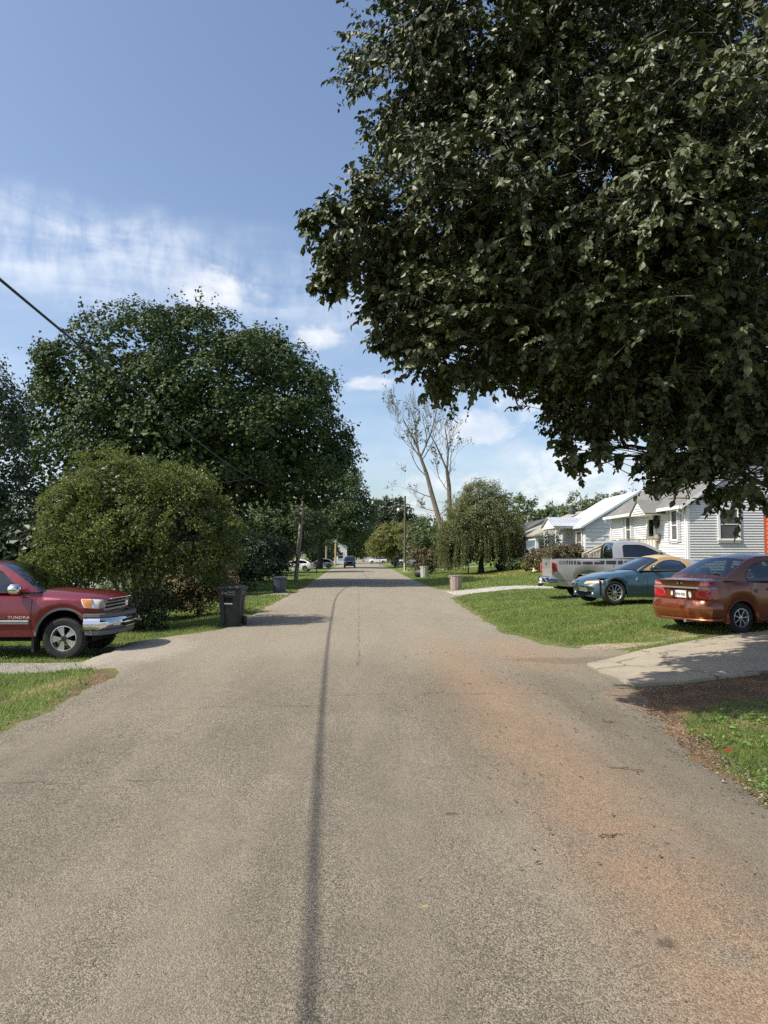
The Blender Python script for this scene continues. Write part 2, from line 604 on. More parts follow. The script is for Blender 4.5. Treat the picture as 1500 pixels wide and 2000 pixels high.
# red clay tracked along the right wheel path and spilling from the yard
wob = t.m('MULTIPLY', t.m('SUBTRACT', t.noise(P, .8, 3), .5), .55)
q = t.m('DIVIDE', t.m('ADD', t.m('SUBTRACT', rx, 1.62), wob), .52)
clay = t.m('MULTIPLY', t.m('POWER', 2.718, t.m('MULTIPLY', t.m('MULTIPLY', q, q), -1.)), t.ramp(ry, 20, 9))
q2 = t.m('DIVIDE', t.m('ADD', t.m('SUBTRACT', rx, 2.9), wob), .9)
clay2 = t.m('MULTIPLY', t.m('POWER', 2.718, t.m('MULTIPLY', t.m('MULTIPLY', q2, q2), -1.)), t.m('MULTIPLY', t.ramp(ry, 10.5, 12.5), t.ramp(ry, 17, 14)))
clay = t.m('MAXIMUM', clay, t.m('MULTIPLY', clay2, .9))
clay = t.m('MAXIMUM', clay, t.m('MULTIPLY', blob(3.6, 9.0, .6, 1.0), .9))
clay = t.m('MULTIPLY', clay, t.ramp(t.m('ADD', t.noise(P, 2.6, 6, .65), t.m('MULTIPLY', chip, .12)), .22, .66))
c = t.mix(t.m('MULTIPLY', clay, .56), c, t.mix(chip, (.135, .076, .044), (.44, .29, .180)))
# cracks
cn = t.m('MULTIPLY', t.m('SUBTRACT', t.noise(P, 1.7, 6, .7), .5), .55)
cn2 = t.m('MULTIPLY', t.m('SUBTRACT', t.noise(P, 9, 5, .75), .5), .10)
cr = None
for y0, xa, xb, wdt in ((5.85, -3.4, -1.0, .010), (8.6, -2.5, .1, .009), (9.35, -.6, 2.9, .008), (33.5, -.6, .1, .06), (20.5, -1.8, 2.8, .010)):
    dd = t.m('ABSOLUTE', t.m('ADD', t.m('SUBTRACT', ry, y0), t.m('ADD', cn, cn2)))
    k = t.m('MULTIPLY', t.ramp(dd, wdt*2, wdt*.5), t.m('MULTIPLY', t.ramp(rx, xa, xa+.5), t.ramp(rx, xb, xb-.5)))
    cr = k if cr is None else t.m('MAXIMUM', cr, k)
for x0, ya, yb, wdt in ((.02, 11, 60, .010), (1.75, 3.2, 4.6, .006)):
    dd = t.m('ABSOLUTE', t.m('ADD', t.m('SUBTRACT', rx, x0), t.m('ADD', t.m('MULTIPLY', cn, .45), cn2)))
    k = t.m('MULTIPLY', t.ramp(dd, wdt*2, wdt*.5), t.m('MULTIPLY', t.ramp(ry, ya, ya+1), t.ramp(ry, yb, yb-1)))
    cr = t.m('MAXIMUM', cr, k)
cr = t.m('MULTIPLY', cr, t.ramp(t.noise(P, 2.2, 4), .42, .56))
c = t.mix(t.m('MULTIPLY', cr, .6), c, (.035, .030, .026))
# oil spots, a dark patch by the slab and one yellow paint drip
oil = t.m('MAXIMUM', blob(1.37, 3.35, .055, .06, .2), blob(.62, 5.02, .045, .045, .1))
oil = t.m('MAXIMUM', oil, t.m('MULTIPLY', blob(3.7, 12.45, 1.3, .42, .25), .45))
c = t.mix(t.m('MULTIPLY', oil, .62), c, (.040, .034, .028))
c = t.mix(t.m('MULTIPLY', blob(.32, 3.72, .022, .026, .3), .4), c, (.60, .42, .10))
# pale wear by the left apron
c = t.mix(t.m('MULTIPLY', blob(-4.1, 14.3, 1.0, 2.1, .3), .45), c, t.mix(chip, (.26, .235, .20), (.46, .42, .36)))
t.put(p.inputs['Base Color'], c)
p.inputs['Roughness'].default_value = .9
p.inputs['Specular IOR Level'].default_value = .25
hh = t.m('ADD', t.m('MULTIPLY', t.vor(P, 125), -.6), t.m('MULTIPLY', t.vor(P, 260), -.25))
hh = t.m('ADD', hh, t.m('MULTIPLY', cr, -.6))
t.put(p.inputs['Normal'], t.bump(hh, .7, .010))

ry_ = np.concatenate([np.arange(-30, 2, 2.), np.arange(2, 13, .1), np.arange(13, 45, .22), np.arange(45, 130, 1.5), np.array([130, 150, 180, 230, 300, 420, 600, 900])])
nc = 29
V = []
for y in ry_:
    a = np.interp(y, [q[0] for q in RL], [q[1] for q in RL])+edge_wob(y, .3)
    b = np.interp(y, [q[0] for q in RR], [q[1] for q in RR])+edge_wob(y, 2.)
    for k in range(nc):
        u = k/(nc-1)
        x = a+(b-a)*u
        crown = .045*max(0, 1-(x/3.6)**2)
        z = max(crown+.002, g1(x, y)+.006)
        if k in (0, nc-1):
            z = g1(x, y)-.02
        V.append((x, y, z))
idx = np.arange(len(V)).reshape(-1, nc)
rf = np.stack([idx[:-1, :-1], idx[:-1, 1:], idx[1:, 1:], idx[1:, :-1]], -1).reshape(-1, 4)
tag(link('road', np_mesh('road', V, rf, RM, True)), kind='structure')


def sheet(name, m, rowsx, ya, yb, lift=.012, step=.3, seed=0):
    """loose strip running along x between y = ya(x) and yb(x), laid on the ground"""
    rnd = random.Random(seed)
    V, n = [], 9
    xs = np.arange(rowsx[0], rowsx[1]+.01, step)
    for x in xs:
        a, b = ya(x)+rnd.uniform(-.08, .08), yb(x)+rnd.uniform(-.08, .08)
        for k in range(n):
            y = a+(b-a)*k/(n-1)
            e = -.03 if k in (0, n-1) else 0
            V.append((x, y, g1(x, y)+lift+e))
    idx = np.arange(len(V)).reshape(-1, n)
    f = np.stack([idx[:-1, :-1], idx[1:, :-1], idx[1:, 1:], idx[:-1, 1:]], -1).reshape(-1, 4)
    return link(name, np_mesh(name, V, f, m, True))


def gravel_mat(name, a, b, scale=40):
    M = bpy.data.materials.new(name)
    M.use_nodes = True
    t = NT(M.node_tree)
    P = t.n('ShaderNodeTexCoord').outputs['Object']
    p = t.n('ShaderNodeBsdfPrincipled')
    o = t.n('ShaderNodeOutputMaterial')
    t.t.links.new(p.outputs[0], o.inputs[0])
    cs = t.n('ShaderNodeSeparateColor')
    t.put(cs.inputs[0], t.vor(P, scale, out=1))
    c = t.mix(cs.outputs[0], a, b)
    c = t.mix(t.ramp(t.noise(P, 2.5, 5, .65), .52, .72, 0, .6), c, (.09, .095, .04))
    c = t.mix(t.ramp(t.vor(P, scale, 'DISTANCE_TO_EDGE'), 0, .08), (.06, .05, .04), c)
    t.put(p.inputs['Base Color'], c)
    p.inputs['Roughness'].default_value = .95
    t.put(p.inputs['Normal'], t.bump(t.vor(P, scale), 1., .03))
    return M


GRV = gravel_mat('pale_gravel', (.19, .17, .145), (.50, .46, .40))
tag(sheet('gravel_driveway', GRV, (-14, -4.2), lambda x: 12.35+.04*(x+5), lambda x: 13.75+.05*(x+5), seed=1), kind='structure')
tag(sheet('gravel_driveway', GRV, (-14, -4.5), lambda x: 15.3, lambda x: 16.0, seed=4), kind='structure')
tag(sheet('gravel_driveway', gravel_mat('white_gravel', (.30, .28, .25), (.66, .63, .57), 24), (4.3, 15.5), lambda x: 33.2, lambda x: 37.6-.12*(x-5), seed=2), kind='structure')
tag(sheet('gravel_driveway', GRV, (-12, -3.3), lambda x: 34.6-.3*(x+3.3), lambda x: 36.6-.3*(x+3.3), seed=3), kind='structure')
tag(sheet('side_driveway', RM, (-30, -3.9), lambda x: 61, lambda x: 63.5, seed=5), kind='structure')
tag(sheet('side_driveway', RM, (5., 24), lambda x: 84, lambda x: 87.5, seed=6), kind='structure')

CONC = bpy.data.materials.new('worn_concrete')
CONC.use_nodes = True
t = NT(CONC.node_tree)
P = t.n('ShaderNodeTexCoord').outputs['Object']
p = t.n('ShaderNodeBsdfPrincipled')
o = t.n('ShaderNodeOutputMaterial')
t.t.links.new(p.outputs[0], o.inputs[0])
c = t.mix(t.ramp(t.noise(P, 120, 4, .7), .3, .7), (.25, .215, .155), (.40, .35, .265))
c = t.mix(t.ramp(t.noise(P, 1.4, 6, .65), .42, .7, 0, .65), c, (.22, .20, .165))
c = t.mix(t.ramp(t.noise(P, 7, 5, .7), .55, .75, 0, .45), c, (.17, .15, .12))
ve = t.vor(t.map(P, (1, 1, 0)), .42, 'DISTANCE_TO_EDGE')
ve = t.m('ADD', ve, t.m('MULTIPLY', t.m('SUBTRACT', t.noise(P, 4, 6, .7), .5), .09))
c = t.mix(t.m('MULTIPLY', t.ramp(t.m('ABSOLUTE', ve), .010, .003), .7), c, (.06, .05, .04))
c = t.mix(t.ramp(t.noise(P, 26, 3, .6), .66, .74, 0, .6), c, (.08, .065, .05))
t.put(p.inputs['Base Color'], c)
p.inputs['Roughness'].default_value = .92
t.put(p.inputs['Normal'], t.bump(t.noise(P, 90, 5, .7), .35, .01))
# concrete apron: two poured bays with a joint, each a slab with a real edge
for part in ([SLAB[0], SLAB[1], SLAB[2], SLAB[3], (7.2, 10.44), (6.5, 13.57), SLAB[7]], [(7.22, 10.445), SLAB[4], SLAB[5], SLAB[6], (6.52, 13.58)]):
    bm = bmesh.new()
    top = []
    n = len(part)
    for i in range(n):
        a, b = Vector(part[i]), Vector(part[(i+1) % n])
        L = max(1, int((b-a).length/.25))
        for k in range(L):
            q = a.lerp(b, k/L)
            jit = .03*math.sin(q.x*17+q.y*23)+.022*math.sin(q.x*41-q.y*31)+.02*math.sin(q.x*5.3+q.y*7.7)
            top.append((q.x+jit, q.y+jit*.7))
    vs = [bm.verts.new((x, y, g1(x, y)+.04)) for x, y in top]
    f = bm.faces.new(vs)
    if f.normal.z < 0:
        f.normal_flip()
    bm.normal_update()
    ex = bmesh.ops.extrude_face_region(bm, geom=[f])
    for v in ex['geom']:
        if isinstance(v, bmesh.types.BMVert):
            v.co.z -= .17
    bmesh.ops.recalc_face_normals(bm, faces=bm.faces)
    bmesh.ops.triangulate(bm, faces=[q for q in bm.faces if len(q.verts) > 4])
    me = bpy.data.meshes.new('concrete_driveway')
    bm.to_mesh(me)
    bm.free()
    me.materials.append(CONC)
    tag(link('concrete_driveway', me), kind='structure')


# ------------------------------------------------------------------ foliage tools
def norm(a):
    return a/np.maximum(np.linalg.norm(a, axis=-1, keepdims=True), 1e-9)


OVATE = None


def leaf_cloud(P, N, size, rng, aspect=.6, shape='quad', fold=.18, droop=None):
    """one small leaf per point of P facing along N; returns verts and quads"""
    n = len(P)
    N = norm(N)
    T = rng.normal(size=(n, 3))
    if droop is not None:
        T = T*.6+np.array(droop)
    T = norm(T-(T*N).sum(1, keepdims=True)*N)
    B = np.cross(N, T)
    s = (np.asarray(size)*rng.uniform(.7, 1.25, n))[:, None]
    wv = s*aspect*.5
    up = N*s*fold
    if shape == 'quad':
        V = np.stack([P-T*s*.5, P+B*wv+up, P+T*s*.5, P-B*wv+up], 1)
        F = np.arange(n*4).reshape(n, 4)
        return V.reshape(-1, 3), F
    V = np.stack([P-T*s*.5, P-T*s*.22+B*wv*.95+up, P+T*s*.12+B*wv*.9+up, P+T*s*.55-up*.6, P+T*s*.12-B*wv*.9+up, P-T*s*.22-B*wv*.95+up], 1)
    b = (np.arange(n)*6)[:, None]
    F = np.concatenate([b+np.array([[0, 1, 2, 3]]), b+np.array([[0, 3, 4, 5]])], 1).reshape(-1, 4)
    return V.reshape(-1, 3), F


def crown_pts(ells, ncl, per, csz, rng, shell=(.72, 1.03), up=.55, lump=.10, flat=.6, keep_in=.62, low=None):
    """leaf points and normals in clumps near the surface of a union of ellipsoids"""
    vol = np.array([(e[3]*e[4]+e[4]*e[5]+e[3]*e[5]) for e in ells])
    cnt = rng.multinomial(ncl, vol/vol.sum())
    C, D = [], []
    ph = rng.uniform(0, 6.28, 6)
    for e, k in zip(ells, cnt):
        d = norm(rng.normal(size=(k, 3)))
        r = rng.uniform(shell[0]**3, shell[1]**3, k)**(1/3)
        L = 1+lump*(np.sin(d[:, 0]*4.1+d[:, 2]*5+ph[0])*.5+np.sin(d[:, 1]*6.3+d[:, 2]*3+ph[1])*.5+np.sin(d[:, 0]*9+d[:, 1]*8+ph[2])*.35)
        C.append(np.array(e[:3])+d*np.array(e[3:6])*(r*L)[:, None])
        D.append(norm(d/np.array(e[3:6])))
    C, D = np.concatenate(C), np.concatenate(D)
    keep = np.ones(len(C), bool)
    for e in ells:
        q = (((C-np.array(e[:3]))/np.array(e[3:6]))**2).sum(1)
        keep &= q > keep_in**2
    if low is not None:
        keep &= C[:, 2] > (low(C) if callable(low) else low)
    C, D = C[keep], D[keep]
    m = len(C)
    off = rng.normal(size=(m, per, 3))
    off = off*(np.minimum(1., 1.7/np.linalg.norm(off, axis=2, keepdims=True)))
    k = csz*rng.uniform(.6, 1.35, (m, 1, 1))
    Pp = C[:, None, :]+off*k*np.array([1, 1, flat])
    Nn = D[:, None, :]*.55+np.array([0, 0, up])+norm(off)*.35+rng.normal(size=(m, per, 3))*.45
    return Pp.reshape(-1, 3), Nn.reshape(-1, 3), C


def blob_pts(ells, nb, per, rb, rng, shell=(.78, .97), up=.35, lump=.10, keep_in=.7, low=None, out=.6, flat=.85, tight=.34):
    """leaves on the outer skins of many small leaf masses that cover a union of ellipsoids"""
    _, _, C = crown_pts(ells, nb, 1, .01, rng, shell=shell, lump=lump, keep_in=keep_in, low=low)
    cen = np.array([e[:3] for e in ells])
    rad = np.array([e[3:6] for e in ells])
    q = (((C[:, None]-cen[None])/rad[None])**2).sum(2)
    k = q.argmin(1)
    D = norm((C-cen[k])/rad[k])
    m = len(C)
    R_ = rb*rng.uniform(.55, 1.3, (m, 1, 1))
    d = norm(norm(rng.normal(size=(m, per, 3)))+D[:, None]*out+np.array([0, 0, up]))
    rr = rng.uniform(.35, 1.08, (m, per, 1))**.45
    lob = 1+.22*np.sin(d[..., :1]*7+C[:, None, :1]*5)*np.sin(d[..., 2:]*6+C[:, None, 2:]*4)
    P = C[:, None]+d*R_*rr*lob*np.array([1, 1, flat])
    N = d*.9+np.array([0, 0, .35])+rng.normal(size=P.shape)*tight
    return P.reshape(-1, 3), N.reshape(-1, 3), C


def foliage(name, P, N, size, m, parent, rng, **kw):
    V, F = leaf_cloud(P, N, size, rng, **kw)
    if parent:
        V = V-np.array(parent.location)
    o = link(name, np_mesh(name, V, F, m), parent)
    return o


def limbs(name, root, trunk_top, tips, r0, m, parent, rng, seg=7, curve=.25, fork=None, rt=.02):
    """tapered trunk and limbs as one branching mesh; tips is a list of points"""
    mb = MB()
    root, tt = Vector(root), Vector(trunk_top)
    pts, rad = [], []
    for i in range(7):
        u = i/6
        q = root.lerp(tt, u)
        q += Vector((rng.normal(), rng.normal(), 0))*r0*.25*(u > 0)
        pts.append(q)
        rad.append(r0*(1.35 if i == 0 else 1.08 if i == 1 else 1-.35*u))
    mb.tube(pts, rad, seg+3)
    for tp in tips:
        tp = Vector(tp)
        st = root.lerp(tt, float(rng.uniform(.72, 1.0)))
        mid = st.lerp(tp, .45)+Vector((0, 0, curve*(tp-st).length))*float(rng.uniform(.3, 1))
        r1 = r0*float(rng.uniform(.32, .5))
        ps, rs = [], []
        for i in range(7):
            u = i/6
            q = st*(1-u)**2+mid*2*u*(1-u)+tp*u*u
            ps.append(q+Vector(rng.normal(size=3))*.04*(tp-st).length*.3*(0 < i < 6))
            rs.append(r1*(1-u)+rt*u)
        mb.tube(ps, rs, seg)
    V = np.array(mb.v)
    mb.v = [tuple(v) for v in V-np.array(parent.location)]
    return mb.build(name, m, parent, smooth=True, angle=60, fixn=False)


BARK = mat('grey_brown_bark', (.105, .085, .065), .9, var=.35, scale=9, bump=.9, bscale=22, stretch=(1, 1, .25))
BARKD = mat('dark_bark', (.055, .046, .038), .9, var=.35, scale=9, bump=.9, bscale=22, stretch=(1, 1, .25))
BARKL = mat('pale_dead_bark', (.17, .140, .108), .9, var=.3, scale=6, bump=.8, bscale=18, stretch=(1, 1, .25))
# ------------------------------------------------------------------ trees and shrubs
def tree(name, label, cat, base, trunk_top, ells, m, bark, seed, ncl, per, csz, lsz, r0=.2, ntip=10, group=None, core=True, blob=None, ncore=None, **kw):
    rng = np.random.default_rng(seed)
    base = (base[0], base[1], g1(base[0], base[1]) - .05)
    tr = thing(name, label, cat, base, group=group)
    lk = {k: kw.pop(k) for k in ('aspect', 'shape', 'fold', 'droop') if k in kw}
    if blob:
        P, N, C = blob_pts(ells, blob[0], blob[1], blob[2], rng, low=kw.get('low'), lump=kw.get('lump', .1))
    else:
        P, N, C = crown_pts(ells, ncl, per, csz, rng, **kw)
    if blob:     # stray shoots that break the outline
        ns = int(len(C)*1.5)
        c0 = C[rng.integers(0, len(C), ns)]
        mid = np.array([e[:3] for e in ells]).mean(0)
        d = norm(norm(c0-mid)*.8+np.array([0, 0, .7])+rng.normal(size=(ns, 3))*.45)
        uu = np.linspace(.55, 1, 7)[None, :, None]
        sp_ = c0[:, None]+d[:, None]*uu*(blob[2]*rng.uniform(1.0, 1.65, (ns, 1, 1)))+rng.normal(size=(ns, 7, 3))*lsz*.45
        P = np.concatenate([P, sp_.reshape(-1, 3)])
        N = np.concatenate([N, (rng.normal(size=sp_.shape)*.8+np.array([0, 0, .7])).reshape(-1, 3)])
    foliage('crown', P, N, lsz, m, tr, rng, **lk)['kind'] = 'stuff'
    if core:
        k2 = dict(kw)
        k2.update(shell=(.25, .84), keep_in=0., lump=kw.get('lump', .1))
        P2, N2, _ = crown_pts(ells, ncore or ncl//2, max(8, per//4), csz*1.3, rng, **k2)
        foliage('inner_leaves', P2, N2, lsz*2.2, m, tr, rng, aspect=.8)['kind'] = 'stuff'
    tips = C[rng.choice(len(C), min(ntip, len(C)), replace=False)]
    limbs('trunk', base, trunk_top, tips, r0, bark, tr, rng)
    return tr


L_MAPLE = leaf_mat('maple_leaf', (.020, .041, .013), (.064, .095, .025), .10, .55, spec=.25)
L_MYRT = leaf_mat('myrtle_leaf', (.046, .078, .018), (.145, .185, .044), .25, .48, tcol=(.30, .32, .06), spec=.35)
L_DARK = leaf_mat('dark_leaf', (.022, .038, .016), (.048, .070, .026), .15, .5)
L_MID = leaf_mat('mid_green_leaf', (.045, .075, .025), (.095, .135, .045), .25, .5)
L_YEL = leaf_mat('yellow_green_leaf', (.085, .108, .028), (.195, .200, .050), .3, .5)
L_WEEP = leaf_mat('cherry_leaf', (.060, .085, .028), (.170, .185, .068), .28, .45, c3=(.26, .18, .06))
L_RED = leaf_mat('bronze_leaf', (.048, .050, .022), (.125, .108, .044), .2, .5, c3=(.30, .12, .08))
L_FAR = leaf_mat('far_leaf', (.060, .092, .036), (.120, .150, .060), .25, .6)
L_BROWN = leaf_mat('brown_leaf', (.075, .070, .030), (.17, .135, .065), .25, .6)

# the great round maple left of the road
tree('maple_tree', 'huge dense round maple with dark green crown, its right side overhanging the road', 'tree', (-10.2, 47.5), (-10.2, 47.5, 5.0),
     [(-10.7, 47.3, 8.6, 9.3, 8.6, 8.7), (-6.6, 46.8, 9.6, 5.6, 6.8, 6.2), (-15.3, 46.6, 8.2, 5.6, 6.8, 6.6), (-8.6, 46.8, 11.0, 6.6, 7.2, 5.9), (-13.8, 46.8, 11.0, 6.4, 7.0, 5.9), (-4.6, 47.0, 7.3, 3.8, 5.0, 2.9)],
     L_MAPLE, BARKD, 3, 2300, 34, .62, .20, .42, 26, lump=.09, aspect=.85, low=lambda C: 2.6+2.7*sstep(C[:, 0], -10.5, -6.5), blob=(520, 225, 1.2), ncore=1900)
# the broad crape myrtle behind the red truck
rng = np.random.default_rng(11)
cm = thing('crape_myrtle', 'broad multi-stemmed crape myrtle with glossy yellow-green leaves behind the maroon pickup', 'shrub', (-5.7, 19.6, g1(-5.7, 19.6)-.03))
ME = [(-5.6, 19.7, 2.75, 2.15, 1.9, 1.35), (-4.3, 19.4, 2.35, 1.15, 1.3, 1.25), (-7.1, 19.8, 2.35, 1.1, 1.3, 1.0), (-6.3, 19.6, 3.45, 1.05, 1.1, .75), (-4.9, 19.5, 3.2, 1.0, 1.1, .72), (-7.5, 19.4, 1.35, .85, .9, .6), (-7.1, 19.6, 3.7, .5, .6, .55), (-4.0, 19.6, 1.45, .75, .9, .7), (-5.6, 19.0, 1.75, 1.3, .8, .6), (-7.4, 19.6, 3.0, .7, .7, .45)]
P, N, C = blob_pts(ME, 560, 105, .36, rng, shell=(.55, 1.02), lump=.16, keep_in=.5, low=1.05, up=.6, tight=.5)
# upright sprays along the outline
ud = C[rng.choice(len(C), 420)]+rng.normal(size=(420, 3))*.1
uu = np.linspace(0, 1, 14)[None, :, None]
sd = norm(rng.normal(size=(420, 1, 3))*.45+np.array([0, 0, 1.]))
SP = (ud[:, None]+np.array([0, 0, .15])+sd*uu*rng.uniform(.25, .55, (420, 1, 1))+rng.normal(size=(420, 14, 3))*.025).reshape(-1, 3)
P = np.concatenate([P, SP])
N = np.concatenate([N, rng.normal(size=SP.shape)+np.array([-.3, -.2, .5])])
foliage('crown', P, N, .085, L_MYRT, cm, rng, aspect=.5, fold=.2)['kind'] = 'stuff'
P, N, _ = crown_pts(ME, 260, 14, .3, rng, shell=(.2, .7), keep_in=0, low=1.0)
foliage('inner_leaves', P, N, .14, L_DARK, cm, rng, aspect=.7)['kind'] = 'stuff'
# leafy suckers round the foot
P, N, _ = crown_pts([(-5.45, 19.2, .45, .62, .6, .62), (-5.0, 19.4, .3, .4, .4, .45), (-6.0, 19.3, .3, .35, .4, .35)], 70, 36, .15, rng, shell=(.3, 1.), keep_in=0)
foliage('suckers', P, N, .08, L_DARK, cm, rng, aspect=.55)['kind'] = 'stuff'
for k in range(11):
    mb = MB()
    a = k/11*6.28+.3
    r = rng.uniform(.05, .28)
    p0 = Vector((r*math.cos(a), r*math.sin(a), 0))
    p1 = Vector((rng.uniform(.7, 1.9)*math.cos(a), rng.uniform(.4, 1.1)*math.sin(a), rng.uniform(2.2, 3.2)))
    md = p0.lerp(p1, .5)+Vector((-.2*math.cos(a), 0, .25))
    ps = [p0*(1-u)**2+md*2*u*(1-u)+p1*u*u+Vector(rng.normal(size=3))*.02 for u in np.linspace(0, 1, 8)]
    mb.tube(ps, np.linspace(.055, .015, 8)*rng.uniform(.7, 1.2), 6)
    for q in range(3):
        u = rng.uniform(.35, .7)
        s = p0*(1-u)**2+md*2*u*(1-u)+p1*u*u
        e = s+Vector((rng.uniform(-.5, .5), rng.uniform(-.4, .3), rng.uniform(.5, 1.0)))
        mb.tube([s, s.lerp(e, .5)+Vector((.03, 0, .05)), e], [.022, .015, .006], 5)
    mb.build('stem', BARK, cm, smooth=True)

# dark masses behind the truck and under the maple
tree('evergreen_tree', 'dark evergreen tree at the left edge of the photo, taller than the truck', 'tree', (-18.6, 30), (-18.6, 30, 4),
     [(-17.7, 30, 6.2, 4.2, 3.4, 4.7), (-17.2, 29.5, 2.8, 3.7, 3.2, 2.6)], L_DARK, BARKD, 5, 700, 34, .42, .15, .25, 8, lump=.14, aspect=.7, blob=(420, 100, .85))
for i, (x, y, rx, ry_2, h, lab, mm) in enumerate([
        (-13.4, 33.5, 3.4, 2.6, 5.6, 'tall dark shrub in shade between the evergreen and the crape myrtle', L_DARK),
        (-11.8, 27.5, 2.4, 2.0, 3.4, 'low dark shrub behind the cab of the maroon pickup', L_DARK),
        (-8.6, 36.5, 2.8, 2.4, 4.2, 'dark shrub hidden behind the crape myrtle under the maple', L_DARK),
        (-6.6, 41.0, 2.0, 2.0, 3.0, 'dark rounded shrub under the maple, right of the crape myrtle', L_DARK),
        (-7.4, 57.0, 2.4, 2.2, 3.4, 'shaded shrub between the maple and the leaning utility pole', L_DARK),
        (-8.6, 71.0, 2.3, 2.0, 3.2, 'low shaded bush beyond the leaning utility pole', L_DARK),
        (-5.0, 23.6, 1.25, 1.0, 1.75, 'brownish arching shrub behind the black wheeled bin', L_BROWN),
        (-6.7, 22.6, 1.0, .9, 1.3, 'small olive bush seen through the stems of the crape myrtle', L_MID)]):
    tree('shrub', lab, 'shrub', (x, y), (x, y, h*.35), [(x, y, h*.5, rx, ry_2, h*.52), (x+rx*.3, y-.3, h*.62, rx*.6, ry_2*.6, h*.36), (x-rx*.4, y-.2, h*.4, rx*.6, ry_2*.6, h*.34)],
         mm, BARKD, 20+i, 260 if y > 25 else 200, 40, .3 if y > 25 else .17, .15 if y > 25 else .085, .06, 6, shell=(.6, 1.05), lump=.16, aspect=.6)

# trees further down the road, left
tree('maple_tree', 'tall green shade tree past the leaning pole, trunk beside the silver hatchback', 'tree', (-5.9, 112), (-5.9, 112, 4.5),
     [(-4.0, 112, 9.8, 5.6, 6, 6.6), (-1.2, 111, 7.6, 3.9, 5, 3.6), (-9.0, 110, 7.2, 5.4, 5, 4.6), (-3.4, 111, 13.4, 3.6, 3.6, 3.4)], L_MID, BARKD, 31, 1100, 30, .6, .27, .45, 16, lump=.12, aspect=.8, low=3.0, blob=(330, 100, 1.15))
tree('shade_tree', 'lighter green tree with loose foliage just behind the leaning utility pole', 'tree', (-9.5, 84), (-9.5, 84, 3.4),
     [(-8.6, 84, 6.2, 4.4, 4, 4.0), (-6.8, 83, 5.2, 2.8, 3, 2.8), (-12.5, 84, 5.5, 3.6, 3.6, 3.4)], L_MID, BARKD, 32, 760, 30, .5, .22, .3, 12, lump=.14, aspect=.8, low=2.0, blob=(260, 90, .9))
tree('maple_tree', 'far round dark maple in the gap at the end of the road', 'tree', (8.0, 186), (8.0, 186, 5),
     [(8.0, 186, 9.8, 5.6, 6, 7.0), (5.6, 185, 8.6, 3.6, 4, 5.0), (10.6, 185, 8.8, 3.4, 4, 5.0)], L_DARK, BARKD, 33, 620, 24, .75, .42, .5, 10, lump=.09, aspect=.85, blob=(200, 80, 1.3))
tree('shade_tree', 'small pale green tree far off, right of the dark round maple', 'tree', (17.5, 215), (17.5, 215, 5),
     [(17.4, 215, 9.2, 3.2, 3.2, 4.6)], L_FAR, BARKD, 34, 240, 26, .7, .42, .4, 8, lump=.16, aspect=.8, core=False)
tree('spreading_tree', 'low spreading tree with yellow-green leaves behind the street lamp', 'tree', (7.9, 132), (7.9, 132, 2.2),
     [(6.5, 132, 4.6, 4.6, 3.6, 2.7), (4.0, 131.5, 3.5, 2.8, 2.6, 2.1), (8.5, 131.5, 5.3, 2.9, 2.6, 2.2)], L_YEL, BARKD, 35, 560, 30, .42, .24, .22, 10, lump=.14, aspect=.7, low=1.8, blob=(230, 90, .8))
tree('shade_tree', 'dark olive rounded tree between the street lamp and the weeping cherry', 'tree', (10.0, 104), (10.0, 104, 2.4),
     [(9.6, 104, 4.0, 3.0, 3, 2.9), (11.8, 103, 3.6, 2.6, 2.6, 2.6), (8.2, 103, 2.8, 1.8, 2, 1.8)], L_MID, BARKD, 36, 480, 30, .4, .24, .22, 8, lump=.14, aspect=.7, low=1.0, blob=(200, 80, .7))
for i, (x, y, rx, h, lab) in enumerate([(-6.5, 190, 7, 10, 'leafy tree beyond the green-roofed house on the left'), (-1.4, 235, 6, 10, 'far leafy tree closing the end of the road'), (3.6, 250, 5, 8, 'far pale tree right of the end of the road'),
                                        (-17, 160, 7, 12, 'tree behind the silver hatchback on the left'), (24, 205, 7, 9, 'far tree behind the dead tree trunk'), (-8.6, 168, 2.6, 5.2, 'bushy tree hiding the left part of the green-roofed house')]):
    tree('far_tree', lab, 'tree', (x, y), (x, y, h*.35), [(x, y, h*.58, rx, rx*.8, h*.44), (x+rx*.4, y-1, h*.5, rx*.6, rx*.6, h*.3)], L_FAR if i % 2 else L_MID, BARKD, 50+i, 300, 24, .8, .5, .3, 6, lump=.14, aspect=.8, blob=(90, 70, 1.5))
# tree belt behind the white houses
for i, (x, y, rx, h, lab, mm) in enumerate([(23.5, 108, 4.6, 10.6, 'tall dark tree rising behind the far gabled house', L_MID), (28.4, 106, 2.7, 8.8, 'slim tree next right of the tall dark tree behind the houses', L_MID), (31.0, 100, 3.4, 10.4, 'bright green tree above the grey hipped roof', L_FAR),
                                            (35.2, 100, 3.8, 10.3, 'rounded tree behind the ridge of the metal roof', L_FAR), (38.5, 96, 4.0, 10.2, 'broad tree above the metal roof ridge', L_FAR), (42.5, 95, 4.4, 10.4, 'tree above the white house, partly behind pear leaves', L_FAR), (47, 92, 4.6, 10, 'last tree of the belt above the grey shingle roof', L_MID)]):
    tree('belt_tree', lab, 'tree', (x, y), (x, y, h*.4), [(x, y, h*.58, rx, rx*.9, h*.42), (x+rx*.45, y-1, h*.45, rx*.7, rx*.6, h*.3), (x-rx*.5, y-1, h*.5, rx*.6, rx*.6, h*.28)], mm, BARKD, 60+i, 330, 26, .55, .30, .25, 8, lump=.2, aspect=.75, core=True, shell=(.5, 1.05), blob=(130, 80, .95))
